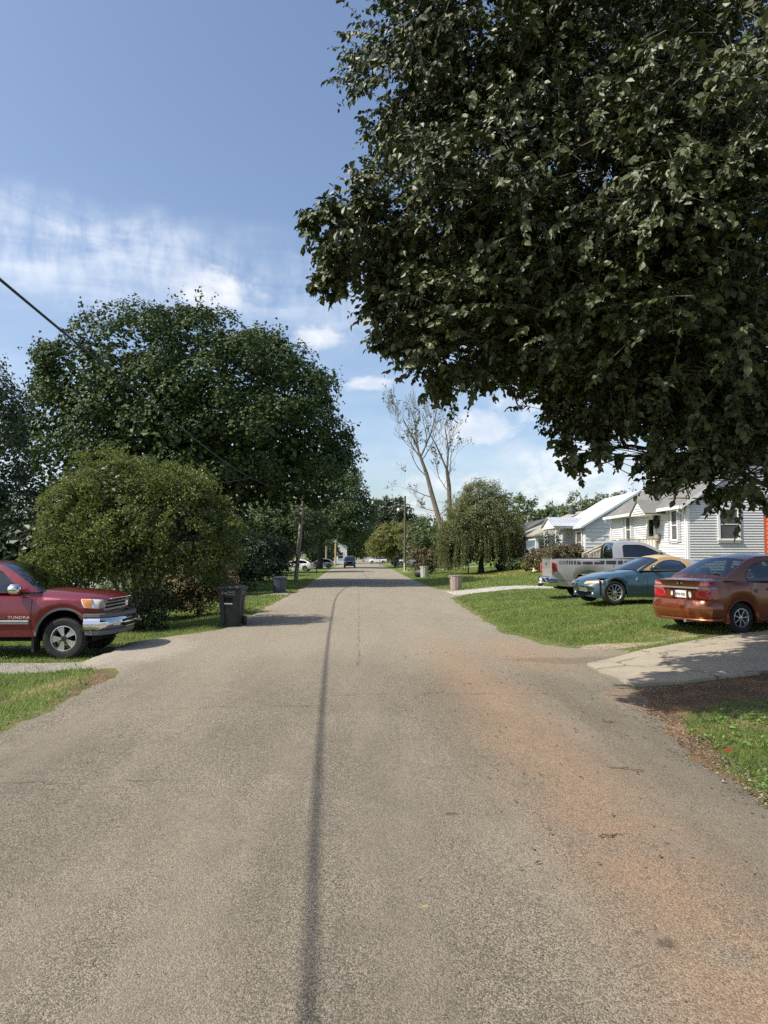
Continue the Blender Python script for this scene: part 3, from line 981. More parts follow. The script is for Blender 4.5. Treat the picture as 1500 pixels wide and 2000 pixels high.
# shrubs on the right
for i, (x, y, rx, h, lab, mm) in enumerate([
        (5.9, 66.0, 1.35, 2.5, 'bronze-leaved shrub right of the street lamp, over the two bins', L_RED),
        (13.0, 50.2, 1.55, 1.5, 'dark reddish bush at the left end of the foundation planting', L_RED),
        (13.4, 47.6, 1.5, 1.75, 'flowering foundation bush under the porch of the metal-roofed house', L_RED),
        (12.2, 58.5, .9, .9, 'low green plant at the foot of the porch post', L_MID),
        (13.2, 62.0, 1.1, 1.6, 'dry tan bush at the corner of the grey-roofed porch', L_BROWN),
        (12.6, 53.2, .6, .75, 'small yellow-green bush beside the lawn ornament', L_YEL)]):
    z = g1(x, y)
    tree('shrub', lab, 'shrub', (x, y), (x, y, z+h*.35), [(x, y, z+h*.5, rx, rx*.8, h*.52), (x+rx*.4, y-.2, z+h*.55, rx*.55, rx*.5, h*.42)], mm, BARKD, 80+i, 150, 38, .2, .12, .04, 6, shell=(.5, 1.05), lump=.18, aspect=.6)

# weeping cherry: a dome with hanging strands
rng = np.random.default_rng(91)
bx, by = 10.0, 60.5
bz = g1(bx, by)
wc = thing('weeping_cherry', 'weeping cherry with leafy strands hanging to the lawn, left of the porch', 'tree', (bx, by, bz-.05))
WE = [(bx, by, 4.3, 3.2, 2.9, 2.5), (bx+.1, by, 6.6, 1.6, 1.6, 1.6), (bx, by, 5.6, 2.3, 2.2, 1.6), (bx-2.0, by-.4, 3.4, 1.5, 1.6, 1.5), (bx+2.0, by-.4, 3.6, 1.5, 1.5, 1.5)]
P, N, C = crown_pts(WE, 1350, 40, .26, rng, shell=(.5, 1.06), lump=.18, low=2.2)
st, sn = [], []
for k in range(480):
    a = rng.uniform(0, 6.28)
    r = rng.uniform(.55, 1.0)
    x0, y0 = bx+3.5*r*math.cos(a), by+3.0*r*math.sin(a)
    z0 = rng.uniform(3.0, 4.6)-1.1*max(0, r-.6)
    lo = bz+rng.choice([.45, .9, 1.5, 2.2], p=[.2, .25, .3, .25])
    if x0 < bx-1.4:
        lo = bz+rng.uniform(.2, 1.1)
    elif abs(x0-bx) < 1.2:
        lo = bz+rng.uniform(.9, 2.4)
    n = int((z0-lo)/.055)
    if n < 4:
        continue
    zz = np.linspace(z0, lo, n)
    sw = rng.uniform(-.2, .2, 2)
    u = np.linspace(0, 1, n)
    st.append(np.stack([x0+sw[0]*u+.25*math.cos(a)*np.sin(u*1.6), y0+sw[1]*u+.25*math.sin(a)*np.sin(u*1.6), zz], -1)+rng.normal(size=(n, 3))*.05)
    sn.append(rng.normal(size=(n, 3))+np.array([math.cos(a), math.sin(a), .2])*.8)
P = np.concatenate([P]+st)
N = np.concatenate([N]+sn)
Pc, Nc, _ = crown_pts([(bx, by, 3.6, 2.7, 2.4, 2.6), (bx-1.6, by, 2.6, 1.5, 1.6, 1.7), (bx+1.5, by, 2.8, 1.5, 1.5, 1.6)], 420, 14, .35, rng, shell=(.2, .9), keep_in=0, low=1.3)
foliage('inner_leaves', Pc, Nc, .30, L_MID, wc, rng, aspect=.6, droop=(0, 0, -1.))['kind'] = 'stuff'
foliage('crown', P, N, .16, L_WEEP, wc, rng, aspect=.45, droop=(0, 0, -1.3))['kind'] = 'stuff'
limbs('trunk', (bx, by, bz-.05), (bx+.1, by, bz+2.4), C[rng.choice(len(C), 12, replace=False)], .24, BARKD, wc, rng)

# half-dead tree with two bare stems
rng = np.random.default_rng(97)
dx, dy = 9.6, 78.0
dz = g1(dx, dy)
dt = thing('dead_tree', 'tall half-dead tree with two bare forked trunks and a few leaves', 'tree', (dx, dy, dz))
mb, tw, lv = MB(), MB(), []


def grow(mbb, p, d, r, L, depth):
    d = Vector(d).normalized()
    p = Vector(p)
    n = 6
    ps, rs = [p.copy()], [r]
    for i in range(n):
        d = (d+Vector(rng.normal(size=3))*.10+Vector((0, 0, .05))).normalized()
        p = p+d*L/n
        ps.append(p.copy())
        rs.append(r*(1-.55*(i+1)/n))
    (mb if r > .035 else tw).tube(ps, rs, 7 if r > .05 else 4)
    if r < .024 and rng.random() < .07:
        for q in range(rng.integers(3, 9)):
            lv.append(ps[int(rng.integers(2, n+1))]+Vector(rng.normal(size=3))*.14)
    if depth == 0:
        return
    for c in range(rng.integers(2, 5)):
        i = int(rng.integers(2, n+1))
        a = rng.uniform(.35, .8)
        side = Vector(rng.normal(size=3))
        side = (side-side.dot(d)*d).normalized()
        nd = d*math.cos(a)+side*math.sin(a)+Vector((0, 0, .18))
        grow(mb, ps[i], nd, max(.013, rs[i]*rng.uniform(.45, .65)), L*rng.uniform(.5, .75), depth-1)


mb.tube([(-.3, 0, -.1), (-.5, 0, 2), (-1.0, 0, 5.0), (-1.9, 0, 8.2), (-2.4, 0, 10.2), (-3.2, 0, 12.4)], [.36, .32, .28, .24, .20, .14], 9)
mb.tube([(.1, 0, -.1), (.0, 0, 3), (.05, .2, 6.5), (-.0, .2, 9.0), (-.2, .3, 10.6)], [.36, .32, .27, .22, .18], 9)
for p_, d_, r_, L_ in [((-3.2, 0, 12.4), (-.30, 0, 1), .13, 4.0), ((-3.0, 0, 12.0), (.35, .1, 1), .13, 5.0), ((-2.9, 0, 11.7), (-.62, .2, .9), .10, 3.6), ((-2.3, 0, 9.8), (-.9, -.3, .8), .07, 3.6), ((-1.7, 0, 7.6), (-1, 0, .25), .07, 3.0), ((-1.3, 0, 6.2), (-1.1, .3, .1), .05, 2.4),
                       ((-.2, .3, 10.6), (-.42, 0, 1), .14, 4.4), ((-.2, .3, 10.6), (.16, .1, 1), .15, 4.8), ((-.1, .2, 9.8), (.32, 0, 1), .08, 3.0), ((-1.2, 0, 5.6), (.7, .2, .8), .05, 2.2), ((-2.9, 0, 11.6), (.9, .2, .8), .07, 3.5), ((.0, .2, 8.2), (-.5, .2, .9), .06, 2.6), ((-3.2, 0, 12.4), (-.1, 0, 1), .10, 5.0)]:
    grow(mb, p_, d_, r_*.8, L_*1.02, 4)
mb.build('trunk', BARKL, dt, smooth=True, fixn=False)
tw.build('twigs', BARKL, dt, smooth=True, fixn=False)['kind'] = 'stuff'
LV = np.array([tuple(v) for v in lv])
LV = LV[(LV[:, 2] > 5)]
V, F = leaf_cloud(LV, rng.normal(size=LV.shape), .26, rng, aspect=.7)
link('leaf_clusters', np_mesh('leaf_clusters', V, F, L_MID), dt)['kind'] = 'stuff'
# ------------------------------------------------------------------ houses
SIDING = mat('white_vinyl_siding', (.60, .61, .62), .5, var=.035, scale=1.2, dirt=((.55, .55, .53), 1.3, .25))
TRIM = mat('white_trim_paint', (.80, .80, .79), .45, var=.03)
GREYTRIM = mat('pale_grey_shutter', (.47, .48, .49), .6, var=.06)
FASCIA = mat('white_gutter_metal', (.78, .79, .79), .4, var=.03)
SHINGLE = mat('grey_asphalt_shingle', (.165, .160, .150), .95, var=.28, scale=14, bump=.5, bscale=70, dirt=((.24, .23, .21), 1.0, .6))
SHINGLE_T = mat('tan_grey_asphalt_shingle', (.30, .285, .235), .95, var=.22, scale=9, bump=.5, bscale=70, dirt=((.20, .19, .15), .8, .6))
SHINGLE_D = mat('dark_shingle', (.085, .080, .078), .95, var=.2, scale=9)
METALROOF = mat('pale_galvanised_roof', (.55, .58, .60), .38, metal=.35, var=.08, scale=.8, dirt=((.42, .43, .42), .7, .5))
PANEL = mat('white_painted_shingle_panel', (.60, .61, .62), .7, var=.04, scale=1.5, dirt=((.50, .50, .49), 1.2, .45))
BLUEW = mat('pale_blue_siding', (.52, .57, .62), .6, var=.04, scale=2)
CREAM = mat('cream_door_paint', (.80, .77, .66), .45, var=.03)
DARKIN = mat('dark_room', (.012, .012, .014), .8, var=.2)
CURTAIN = mat('grey_window_screen', (.085, .085, .092), .75, var=.2, scale=3)
WOODW = mat('weathered_wood', (.33, .29, .23), .85, var=.2, scale=7, stretch=(1, 1, .3))
WOODCREAM = mat('cream_painted_wood', (.66, .60, .46), .7, var=.1, scale=6)
CONCF = mat('block_foundation', (.36, .35, .33), .9, var=.15, scale=5)
REDP = mat('orange_red_siding', (.60, .105, .035), .6, var=.06, scale=2)
REDT = mat('dull_red_trim', (.25, .055, .035), .6, var=.08)
BLACKM = mat('black_metal', (.012, .012, .013), .45, var=.1)
GLASSW = glass_mat('window_glass', (.55, .58, .60), 1.3)
BRICKR = mat('red_brick', (.30, .11, .07), .9, var=.25, scale=14)
GREENROOF = mat('green_metal_roof', (.11, .30, .17), .5, var=.1)

plank_cache = {}


def plank(parent, wall, a0, a1, z0, h, pos, m, name='siding_plank', proud=.032):
    """one lap of siding. wall 'x': face looks to -x and runs along y; wall 'y': face looks to -y and runs along x"""
    L = round(a1-a0, 2)
    key = (wall, L, h, m.name)
    if key not in plank_cache:
        mb = MB()
        pr = [(0, 0), (-proud, 0), (-proud, .012), (-.004, h), (0, h)]
        if wall == 'x':
            mb.prism(pr, 0, L, 'y')
        else:
            mb.prism(pr, 0, L, 'x')
        plank_cache[key] = mb.mesh(name, m)
    o = link(name, plank_cache[key], parent)
    o.location = (pos, a0, z0) if wall == 'x' else (a0, pos, z0)
    return o


def window(parent, wall, a0, a1, z0, z1, pos, curtain=CURTAIN, fr=.075, mullion=True, shutters=0., frm=TRIM, glass=True):
    """double-hung window in a wall: casing, two sashes, glass and what hangs behind it"""
    pos = pos-.033

    def bx(mb, a, b, o0, o1, c, d):
        # o = distance outward
        if wall == 'x':
            mb.box(pos-o1, pos-o0, a, b, c, d)
        else:
            mb.box(a, b, pos-o1, pos-o0, c, d)
    mb = MB()
    bx(mb, a0-fr, a1+fr, .0, .045, z1, z1+fr)
    bx(mb, a0-fr-.03, a1+fr+.03, .0, .075, z0-.05, z0)
    bx(mb, a0-fr, a1+fr, .0, .040, z0-fr-.05, z0-.05)
    bx(mb, a0-fr, a0, .0, .045, z0, z1)
    bx(mb, a1, a1+fr, .0, .045, z0, z1)
    wn = mb.build('window', frm, parent)
    if mullion:
        zm = (z0+z1)/2
        s = MB()
        bx(s, a0+.001, a1-.001, .002, .030, zm-.02, zm+.02)
        for c, d, o in ((z0, zm-.02, .022), (zm+.02, z1, .030)):
            bx(s, a0+.001, a0+.03, .002, o, c, d)
            bx(s, a1-.03, a1-.001, .002, o, c, d)
        bx(s, a0+.03, a1-.03, .002, .022, z0+.001, z0+.03)
        bx(s, a0+.03, a1-.03, .002, .030, z1-.03, z1-.001)
        s.build('sash', frm, wn)
    b = MB()
    bx(b, a0+.001, a1-.001, .013, .016, z0+.03, z1-.03)
    b.build('window_screen', curtain, wn)
    if glass:
        b = MB()
        bx(b, a0+.03, a1-.03, .004, .009, z0+.03, z1-.03)
        b.build('pane', GLASSW, wn)
    if shutters:
        for s0, s1 in ((a0-fr-.02-shutters, a0-fr-.02), (a1+fr+.02, a1+fr+.02+shutters)):
            sh = MB()
            bx(sh, s0, s0+.04, 0, .05, z0-.1, z1+.06)
            bx(sh, s1-.04, s1, 0, .05, z0-.1, z1+.06)
            n = int((z1-z0+.16)/.11)
            for k in range(n):
                zz = z0-.1+k*(z1-z0+.16)/n
                bx(sh, s0+.04, s1-.04, 0, .034, zz, zz+.085)
            sh.build('shutter', GREYTRIM, parent)
    return wn


def roof_plane(mb, A, B, C, D, th=.07):
    """slab with A-B along the eave and D-C along the ridge"""
    A, B, C, D = map(Vector, (A, B, C, D))
    n = (B-A).cross(D-A).normalized()
    if n.z < 0:
        n = -n
    vs = [A, B, C, D, A-n*th, B-n*th, C-n*th, D-n*th]
    mb.add(vs, [(0, 1, 2, 3), (7, 6, 5, 4), (0, 4, 5, 1), (1, 5, 6, 2), (2, 6, 7, 3), (3, 7, 4, 0)])


def lantern(parent, x, y, z):
    mb = MB()
    mb.box(x-.02, x+.0, y-.05, y+.05, z-.1, z+.12)
    mb.tube([(x, y, z+.1), (x-.1, y, z+.16), (x-.16, y, z+.1)], .015, 6)
    mb.lathe([(.0, .1), (.09, .02), (.075, -.02), (.06, -.2), (.0, -.22)], 6, (x-.16, y, z))
    return mb.build('wall_lantern', BLACKM, parent)


# ---- white vinyl house
HX, HY0, HY1, HD = 14.4, 32.0, 41.75, 7.4
ZF, ZE = 1.15, 4.12
slope = .68
RX = HX+HD/2
ZR = ZE+slope*HD/2
h1 = thing('white_house', 'white vinyl-sided house with grey shingle roof and pale shutters behind the parked cars', 'house', (HX, HY0, 0))
off = Vector(h1.location)


def at_h(mb, name, m, parent=h1, **kw):
    mb.v = [tuple(Vector(v)-off) for v in mb.v]
    return mb.build(name, m, parent, **kw)


mb = MB()
mb.prism([(HX, ZF), (HX+HD, ZF), (HX+HD, ZE), (RX, ZR-.06), (HX, ZE)], HY0, HY1, 'y')
at_h(mb, 'wall', SIDING)
mb = MB().box(HX+.05, HX+HD-.05, HY0+.05, HY1-.05, .2, ZF)
at_h(mb, 'foundation', CONCF)
LAP = .115
z = ZF
while z < ZE-.05:
    p_ = plank(h1, 'x', 0.06, HY1-HY0-.06, z, LAP, 0, SIDING)
    z += LAP
z = ZF
while z < ZR-.15:
    lo = max(0, (z+LAP-ZE)/slope)
    a0, a1 = max(.06, lo), min(HD-.06, HD-lo)
    if a1-a0 > .2:
        plank(h1, 'y', round(a0, 2), round(a1, 2), z, LAP, 0, SIDING)
    z += LAP
at_h(MB().box(HX-.022, HX+.09, HY0-.022, HY0+.07, ZF, ZE), 'corner_trim', TRIM)
at_h(MB().box(HX-.022, HX+.0, HY1-.07, HY1+.02, ZF, ZE), 'corner_trim', TRIM)
OV, OG = .34, .16
mb = MB()
roof_plane(mb, (HX-OV, HY0-OG, ZE-OV*slope+.08), (HX-OV, HY1+OG, ZE-OV*slope+.08), (RX, HY1+OG, ZR+.08), (RX, HY0-OG, ZR+.08))
roof_plane(mb, (HX+HD+OV, HY0-OG, ZE-OV*slope+.08), (HX+HD+OV, HY1+OG, ZE-OV*slope+.08), (RX, HY1+OG, ZR+.08), (RX, HY0-OG, ZR+.08))
rf = at_h(mb, 'roof', SHINGLE)
# courses of shingle tabs, joined: each course a thin strip stepped over the one below
mb = MB()
L = HD/2+OV
nco = 30
for k in range(nco):
    u0, u1 = k/nco, (k+1.1)/nco
    x0, x1 = HX-OV+L*u0, min(RX, HX-OV+L*u1)
    z0, z1 = ZE+.08+(x0-HX)*slope, ZE+.08+(x1-HX)*slope
    mb.add([(x0, HY0-OG, z0+.012), (x0, HY1+OG, z0+.012), (x1, HY1+OG, z1+.003), (x1, HY0-OG, z1+.003), (x0, HY0-OG, z0), (x0, HY1+OG, z0)], [(0, 1, 2, 3), (4, 5, 1, 0)])
at_h(mb, 'shingle', SHINGLE, rf)['kind'] = 'stuff'
rf.children[0].matrix_parent_inverse.identity()
mb = MB()
ze = ZE-OV*slope+.08
mb.box(HX-OV-.11, HX-OV-.002, HY0-OG, 34.3, ze-.13, ze+.01)
mb.box(HX-OV-.11, HX-OV-.002, 36.2, HY1+OG, ze-.13, ze+.01)
mb.box(HX-OV, HX-.02, HY0, HY1, ze-.10, ze-.08)
at_h(mb, 'gutter', FASCIA)
mb = MB()
for xa, za, xb, zb in ((HX-OV, ze, RX, ZR+.08), (HX+HD+OV, ze, RX, ZR+.08)):
    mb.add([(xa, HY0-OG-.025, za-.15), (xb, HY0-OG-.025, zb-.15), (xb, HY0-OG-.025, zb+.015), (xa, HY0-OG-.025, za+.015), (xa, HY0-OG-.001, za-.15), (xb, HY0-OG-.001, zb-.15), (xb, HY0-OG-.001, zb+.015), (xa, HY0-OG-.001, za+.015)],
           [(0, 1, 2, 3), (4, 7, 6, 5), (0, 4, 5, 1), (3, 2, 6, 7), (1, 5, 6, 2), (0, 3, 7, 4)])
at_h(mb, 'rake_board', FASCIA)
for yy in (HY0+.1, HY1-.06):
    mb = MB()
    mb.tube([(HX-OV-.05, yy, ze-.12), (HX-OV-.05, yy, ze-.22), (HX-.06, yy, ze-.42), (HX-.06, yy, ZF)], .035, 6)
    at_h(mb, 'downspout', FASCIA)
window(h1, 'x', 32.95-HY0, 33.55-HY0, 2.50, 3.84, 0, shutters=.26)
window(h1, 'x', 38.70-HY0, 39.35-HY0, 2.50, 3.84, 0, shutters=.26)
window(h1, 'y', 15.82-HX, 16.62-HX, 2.50, 3.82, 0, fr=.10)
window(h1, 'y', 19.6-HX, 20.4-HX, 2.50, 3.82, 0, fr=.10)
# entrance: pediment on a small hood
mb = MB()
mb.prism([(34.3, 3.72), (36.2, 3.72), (36.2, 3.80), (35.25, 4.42), (34.3, 3.80)], 13.45, 14.9, 'x')
at_h(mb, 'door_hood', TRIM)
mb = MB()
roof_plane(mb, (13.38, 34.22, 3.79), (15.2, 34.22, 3.79), (15.2, 35.25, 4.47), (13.38, 35.25, 4.47), .05)
roof_plane(mb, (13.38, 36.28, 3.79), (15.2, 36.28, 3.79), (15.2, 35.25, 4.47), (13.38, 35.25, 4.47), .05)
at_h(mb, 'hood_roof', SHINGLE)
z = 3.8
while z < 4.36:
    w_ = (4.40-z-LAP)/.62*.95
    if w_ > .1:
        plank(h1, 'x', round(35.25-w_-HY0, 2), round(35.25+w_-HY0, 2), z, LAP, 13.45-HX, SIDING)
    z += LAP
mb = MB().box(14.36, 14.40, 35.45, 36.45, 1.66, 3.74)
mb.box(14.33, 14.36, 35.38, 35.48, 1.66, 3.80).box(14.33, 14.36, 36.42, 36.52, 1.66, 3.80)
dr = at_h(mb, 'door', CREAM)
mb = MB()
for a, b, c, d in ((35.55, 35.92, 1.85, 2.5), (35.98, 36.35, 1.85, 2.5)):
    mb.box(14.345, 14.3595, a, b, c, d)
at_h(mb, 'door_panel', TRIM, dr)
mb = MB().box(14.345, 14.3592, 35.66, 36.24, 2.75, 3.55)
at_h(mb, 'door_pane', GLASSW, dr)
mb = MB().lathe([(0, 0), (.03, .0), (.03, .05), (0, .06)], 8, (14.30, 35.56, 2.62), 'x')
at_h(mb, 'door_knob', BLACKM, dr)
lt = lantern(h1, -.03, 34.98-HY0, 3.35)
# wreath of dark leaves on the wall beside the door
wt = thing('wreath', 'dark leafy hanging wreath beside the cream front door of the white house', 'wreath', (14.30, 35.2, 3.45))
r_ = np.random.default_rng(4)
an = r_.uniform(0, 6.28, 420)
P = np.stack([r_.normal(size=420)*.035, .20*np.cos(an)+r_.normal(size=420)*.05, .26*np.sin(an)+r_.normal(size=420)*.06], -1)
V, F = leaf_cloud(P, r_.normal(size=P.shape)+np.array([-1, 0, 0]), .09, r_, aspect=.5)
link('leaves', np_mesh('leaves', V, F, L_DARK), wt)['kind'] = 'stuff'
mb = MB().tube([(0, .20*math.cos(a), .26*math.sin(a)) for a in np.linspace(0, 6.28, 17)], .02, 5)
mb.build('ring', BARKD, wt)
mb = MB().box(-.14, 0, -.18, .18, -.02, .22).box(-.10, -.02, -.10, .14, -.12, -.02)
mbx = mb.build('wall_mailbox', mat('tan_mailbox', (.36, .31, .22), .5), None, bevel=.012)
mbx.location = (14.33, 35.0, 2.62)
tag(mbx, 'tan mailbox fixed to the white siding under the wreath', 'mailbox')

# porch with cream balusters and steps
po = thing('front_porch', 'raised wooden porch with cream balusters and steps before the white house door', 'porch', (12.9, 35.1, 0))
pof = Vector(po.location)


def at_p(mb, name, m, parent=po, **kw):
    mb.v = [tuple(Vector(v)-pof) for v in mb.v]
    return mb.build(name, m, parent, **kw)


pg = g1(13.5, 36)
for k in range(12):
    mb = MB().box(12.88+k*.125, 12.995+k*.125, 35.1, 37.35, 1.60, 1.64)
    at_p(mb, 'deck_board', WOODW)
mb = MB()
for x, y in ((12.95, 35.17), (12.95, 37.28), (14.3, 35.17), (14.3, 37.28), (12.95, 36.22)):
    mb.box(x-.045, x+.045, y-.045, y+.045, pg-.2, 1.60)
mb.box(12.9, 14.38, 35.12, 35.16, 1.42, 1.598).box(12.9, 12.94, 35.16, 37.3, 1.42, 1.598)
at_p(mb, 'porch_frame', WOODW)
mb = MB()
for x, y in ((12.95, 35.17), (14.3, 35.17), (12.95, 36.22), (12.95, 37.28), (14.3, 37.28)):
    mb.box(x-.045, x+.045, y-.045, y+.045, 1.641, 2.56)
at_p(mb, 'rail_post', WOODW)
mb = MB()
mb.box(12.88, 14.38, 35.12, 35.22, 2.56, 2.60).box(12.88, 13.02, 35.22, 36.25, 2.56, 2.60).box(12.9, 14.3, 37.24, 37.32, 2.56, 2.60)
mb.box(12.995, 14.255, 35.15, 35.19, 1.76, 1.81)
at_p(mb, 'handrail', WOODW)
for k in range(9):
    x = 13.08+k*.142
    at_p(MB().box(x-.042, x+.042, 35.125, 35.148, 1.70, 2.558), 'baluster', WOODCREAM)
for k in range(6):
    y = 35.32+k*.148
    at_p(MB().box(12.905, 12.928, y-.042, y+.042, 1.70, 2.558), 'baluster', WOODCREAM)
nst = 5
for k in range(nst):
    x = 12.87-.28*(k+1)
    zz = 1.62-(1.62-pg)/(nst+1)*(k+1)
    at_p(MB().box(x, x+.29, 36.3, 37.3, zz-.04, zz), 'step', WOODW)
xe = 12.87-.28*nst-.1
ze_ = pg+.02
for y in (36.27, 37.33):
    sl = MB()
    sl.add([(xe, y-.025, ze_-.02), (12.88, y-.025, 1.40), (12.88, y-.025, 1.62), (xe, y-.025, ze_+.2), (xe, y+.025, ze_-.02), (12.88, y+.025, 1.40), (12.88, y+.025, 1.62), (xe, y+.025, ze_+.2)],
           [(0, 1, 2, 3), (4, 7, 6, 5), (0, 4, 5, 1), (3, 2, 6, 7), (1, 5, 6, 2), (0, 3, 7, 4)])
    at_p(sl, 'stringer', WOODW)
    hr = MB()
    hr.tube([(xe, y, ze_+1.02), (12.93, y, 2.58)], .05, 4)
    hr.box(xe-.04, xe+.05, y-.045, y+.045, pg-.1, ze_+1.02)
    at_p(hr, 'stair_rail', WOODW)
    for k in range(9):
        x = xe+.16+k*.15
        u = (x-xe)/(12.93-xe)
        at_p(MB().box(x-.035, x+.035, y-.012, y+.012, ze_+.2+u*(1.62-ze_-.2), ze_+1.0+u*(2.58-ze_-1.02)), 'baluster', WOODW)

# ---- red house at the right edge
rh = thing('red_house', 'orange-red board-sided house at the right edge beside the white house', 'house', (15.2, 20, 0))
mb = MB().box(0, 6, 0, 7.25, .3, 3.9)
mb.build('wall', REDP, rh)
z = 1.2
while z < 3.8:
    plank(rh, 'x', 0.02, 7.10, z, .17, 0, REDP)
    z += .17
MB().box(-.03, 0, 7.10, 7.28, .6, 3.88).build('corner_trim', REDT, rh)
mb = MB()
roof_plane(mb, (-.4, -.3, 3.75), (-.4, 7.5, 3.75), (3, 7.5, 5.6), (3, -.3, 5.6))
roof_plane(mb, (6.4, -.3, 3.75), (6.4, 7.5, 3.75), (3, 7.5, 5.6), (3, -.3, 5.6))
mb.build('roof', SHINGLE_D, rh)
window(rh, 'x', 3.0, 3.9, 2.1, 3.4, 0)

# ---- house with metal roof
mx0, my0, my1, md = 14.4, 46.7, 53.2, 7.0
e2, r2 = 3.78, 5.88
h2 = thing('metal_roof_house', 'white house with pale ribbed metal roof and broad painted shingle courses on its gable', 'house', (mx0, my0, 0))
mb = MB().prism([(0, .3), (md, .3), (md, e2), (md/2, r2-.06), (0, e2)], 0, my1-my0, 'y')
mb.build('wall', PANEL, h2)
sl2 = (r2-e2)/(md/2)
z = .9
k = 0
while z < r2-.2:
    lo = max(0, (z+.24-e2)/sl2)
    a0, a1 = max(0, lo), min(md, md-lo)
    x = a0-(.3 if k % 2 else 0)
    while x < a1-.02:
        xa, xb = max(a0, x), min(a1, x+.61)
        if xb-xa > .05 and not (1.55 < xb and xa < 2.6 and z < 3.35 and z > 2.1):
            plank(h2, 'y', round(xa+.003, 2), round(xb-.003, 2), round(z, 3), .236, 0, PANEL, 'shingle_panel', .03)
        x += .61
    z += .24
    k += 1
OV2 = .3
zz0 = e2-OV2*sl2+.07
mb = MB()
roof_plane(mb, (-OV2, -.22, zz0), (-OV2, my1-my0+.2, zz0), (md/2, my1-my0+.2, r2+.07), (md/2, -.22, r2+.07), .05)
roof_plane(mb, (md+OV2, -.22, zz0), (md+OV2, my1-my0+.2, zz0), (md/2, my1-my0+.2, r2+.07), (md/2, -.22, r2+.07), .05)
rf2 = mb.build('roof', METALROOF, h2)
rib_me = None
for k in range(30):
    y = -.2+k*.23
    if rib_me is None:
        m2 = MB()
        m2.add([(-OV2, -.02, zz0+.001), (md/2, -.02, r2+.071), (md/2, 0, r2+.095), (-OV2, 0, zz0+.025), (-OV2, .02, zz0+.001), (md/2, .02, r2+.071)], [(0, 1, 2, 3), (3, 2, 5, 4)])
        rib_me = m2.mesh('roof_rib', METALROOF)
    link('roof_rib', rib_me, rf2).location = (0, y, 0)
mb = MB()
mb.add([(-OV2, -.25, zz0-.14), (md/2, -.25, r2-.07), (md/2, -.25, r2+.075), (-OV2, -.25, zz0+.005), (-OV2, -.222, zz0-.14), (md/2, -.222, r2-.07), (md/2, -.222, r2+.075), (-OV2, -.222, zz0+.005)],
       [(0, 1, 2, 3), (4, 7, 6, 5), (0, 4, 5, 1), (3, 2, 6, 7), (1, 5, 6, 2), (0, 3, 7, 4)])
mb.box(-OV2-.03, -OV2-.001, -.2, 1.6, zz0-.12, zz0)
mb.build('rake_board', BLUEW, h2)
window(h2, 'y', 1.62, 2.5, 2.15, 3.3, 0, fr=.09, curtain=BLUEW)
window(h2, 'x', .62, 1.75, 2.0, 3.35, 0, fr=.08)
# porch hood over the entrance
mb = MB()
mb.prism([(1.75, 3.62), (4.95, 3.62), (4.95, 3.78), (3.35, 4.36), (1.75, 3.78)], -1.5, .4, 'x')
mb.build('porch_gable', TRIM, h2)
mb = MB()
roof_plane(mb, (-1.6, 1.6, 3.76), (1.2, 1.6, 3.76), (1.2, 3.35, 4.42), (-1.6, 3.35, 4.42), .04)
roof_plane(mb, (-1.6, 5.1, 3.76), (1.2, 5.1, 3.76), (1.2, 3.35, 4.42), (-1.6, 3.35, 4.42), .04)
pr = mb.build('porch_roof', METALROOF, h2)
rb_me = None
for k in range(11):
    if rb_me is None:
        rb_me = MB().add([(-.02, 1.6, 3.761), (-.02, 3.35, 4.421), (0, 3.35, 4.44), (0, 1.6, 3.78), (.02, 1.6, 3.761), (.02, 3.35, 4.421)], [(0, 1, 2, 3), (3, 2, 5, 4)]).mesh('roof_rib', METALROOF)
    link('roof_rib', rb_me, pr).location = (-1.5+k*.22, 0, 0)
mb = MB().box(-1.4, 0, 1.8, 4.9, .2, 1.25)
mb.build('porch_floor', CONCF, h2)
MB().box(-.04, 0, 2.9, 3.8, 1.25, 3.3).build('door', BLUEW, h2)
for y in (1.86, 4.84):
    mb = MB()
    for dx_ in (0, .22):
        for dy_ in (0, .14):
            mb.tube([(-1.4+dx_, y+dy_-.07, 1.25), (-1.4+dx_, y+dy_-.07, 3.62)], .018, 5)
    for k in range(9):
        mb.tube([(-1.4, y-.07, 1.35+k*.25), (-1.18, y-.07, 1.55+k*.25)], .01, 4)
    mb.build('trellis_post', TRIM, h2)
mb = MB().tube([(-1.4, 1.9, 2.15), (-1.4, 4.8, 2.15)], .018, 5)
for k in range(18):
    mb.tube([(-1.4, 2.0+k*.16, 1.25), (-1.4, 2.0+k*.16, 2.15)], .009, 4)
mb.build('porch_rail', BLACKM, h2)
r_ = np.random.default_rng(8)
for (y, lab) in ((1.86, 'dark climbing ivy on the nearer trellis post of the metal-roofed house'), (4.84, 'dark climbing ivy on the farther trellis post of the metal-roofed house')):
    iv = thing('climbing_ivy', lab, 'vine', (mx0-1.3, my0+y, 1.0), group='ivy on the trellis posts')
    P = r_.normal(size=(1100, 3))*np.array([.17, .17, 0])
    P[:, 2] = r_.beta(1.1, 1.8, 1100)*2.5
    P[:, :2] *= (1.25-.35*P[:, 2:]/2.5)
    V, F = leaf_cloud(P, r_.normal(size=P.shape), .11, r_, aspect=.7)
    link('leaves', np_mesh('leaves', V, F, L_DARK), iv)['kind'] = 'stuff'
    MB().tube([(0, 0, -.2), (.03, .02, 1), (0, 0, 2.2)], .02, 5).build('vine_stem', BARKD, iv)

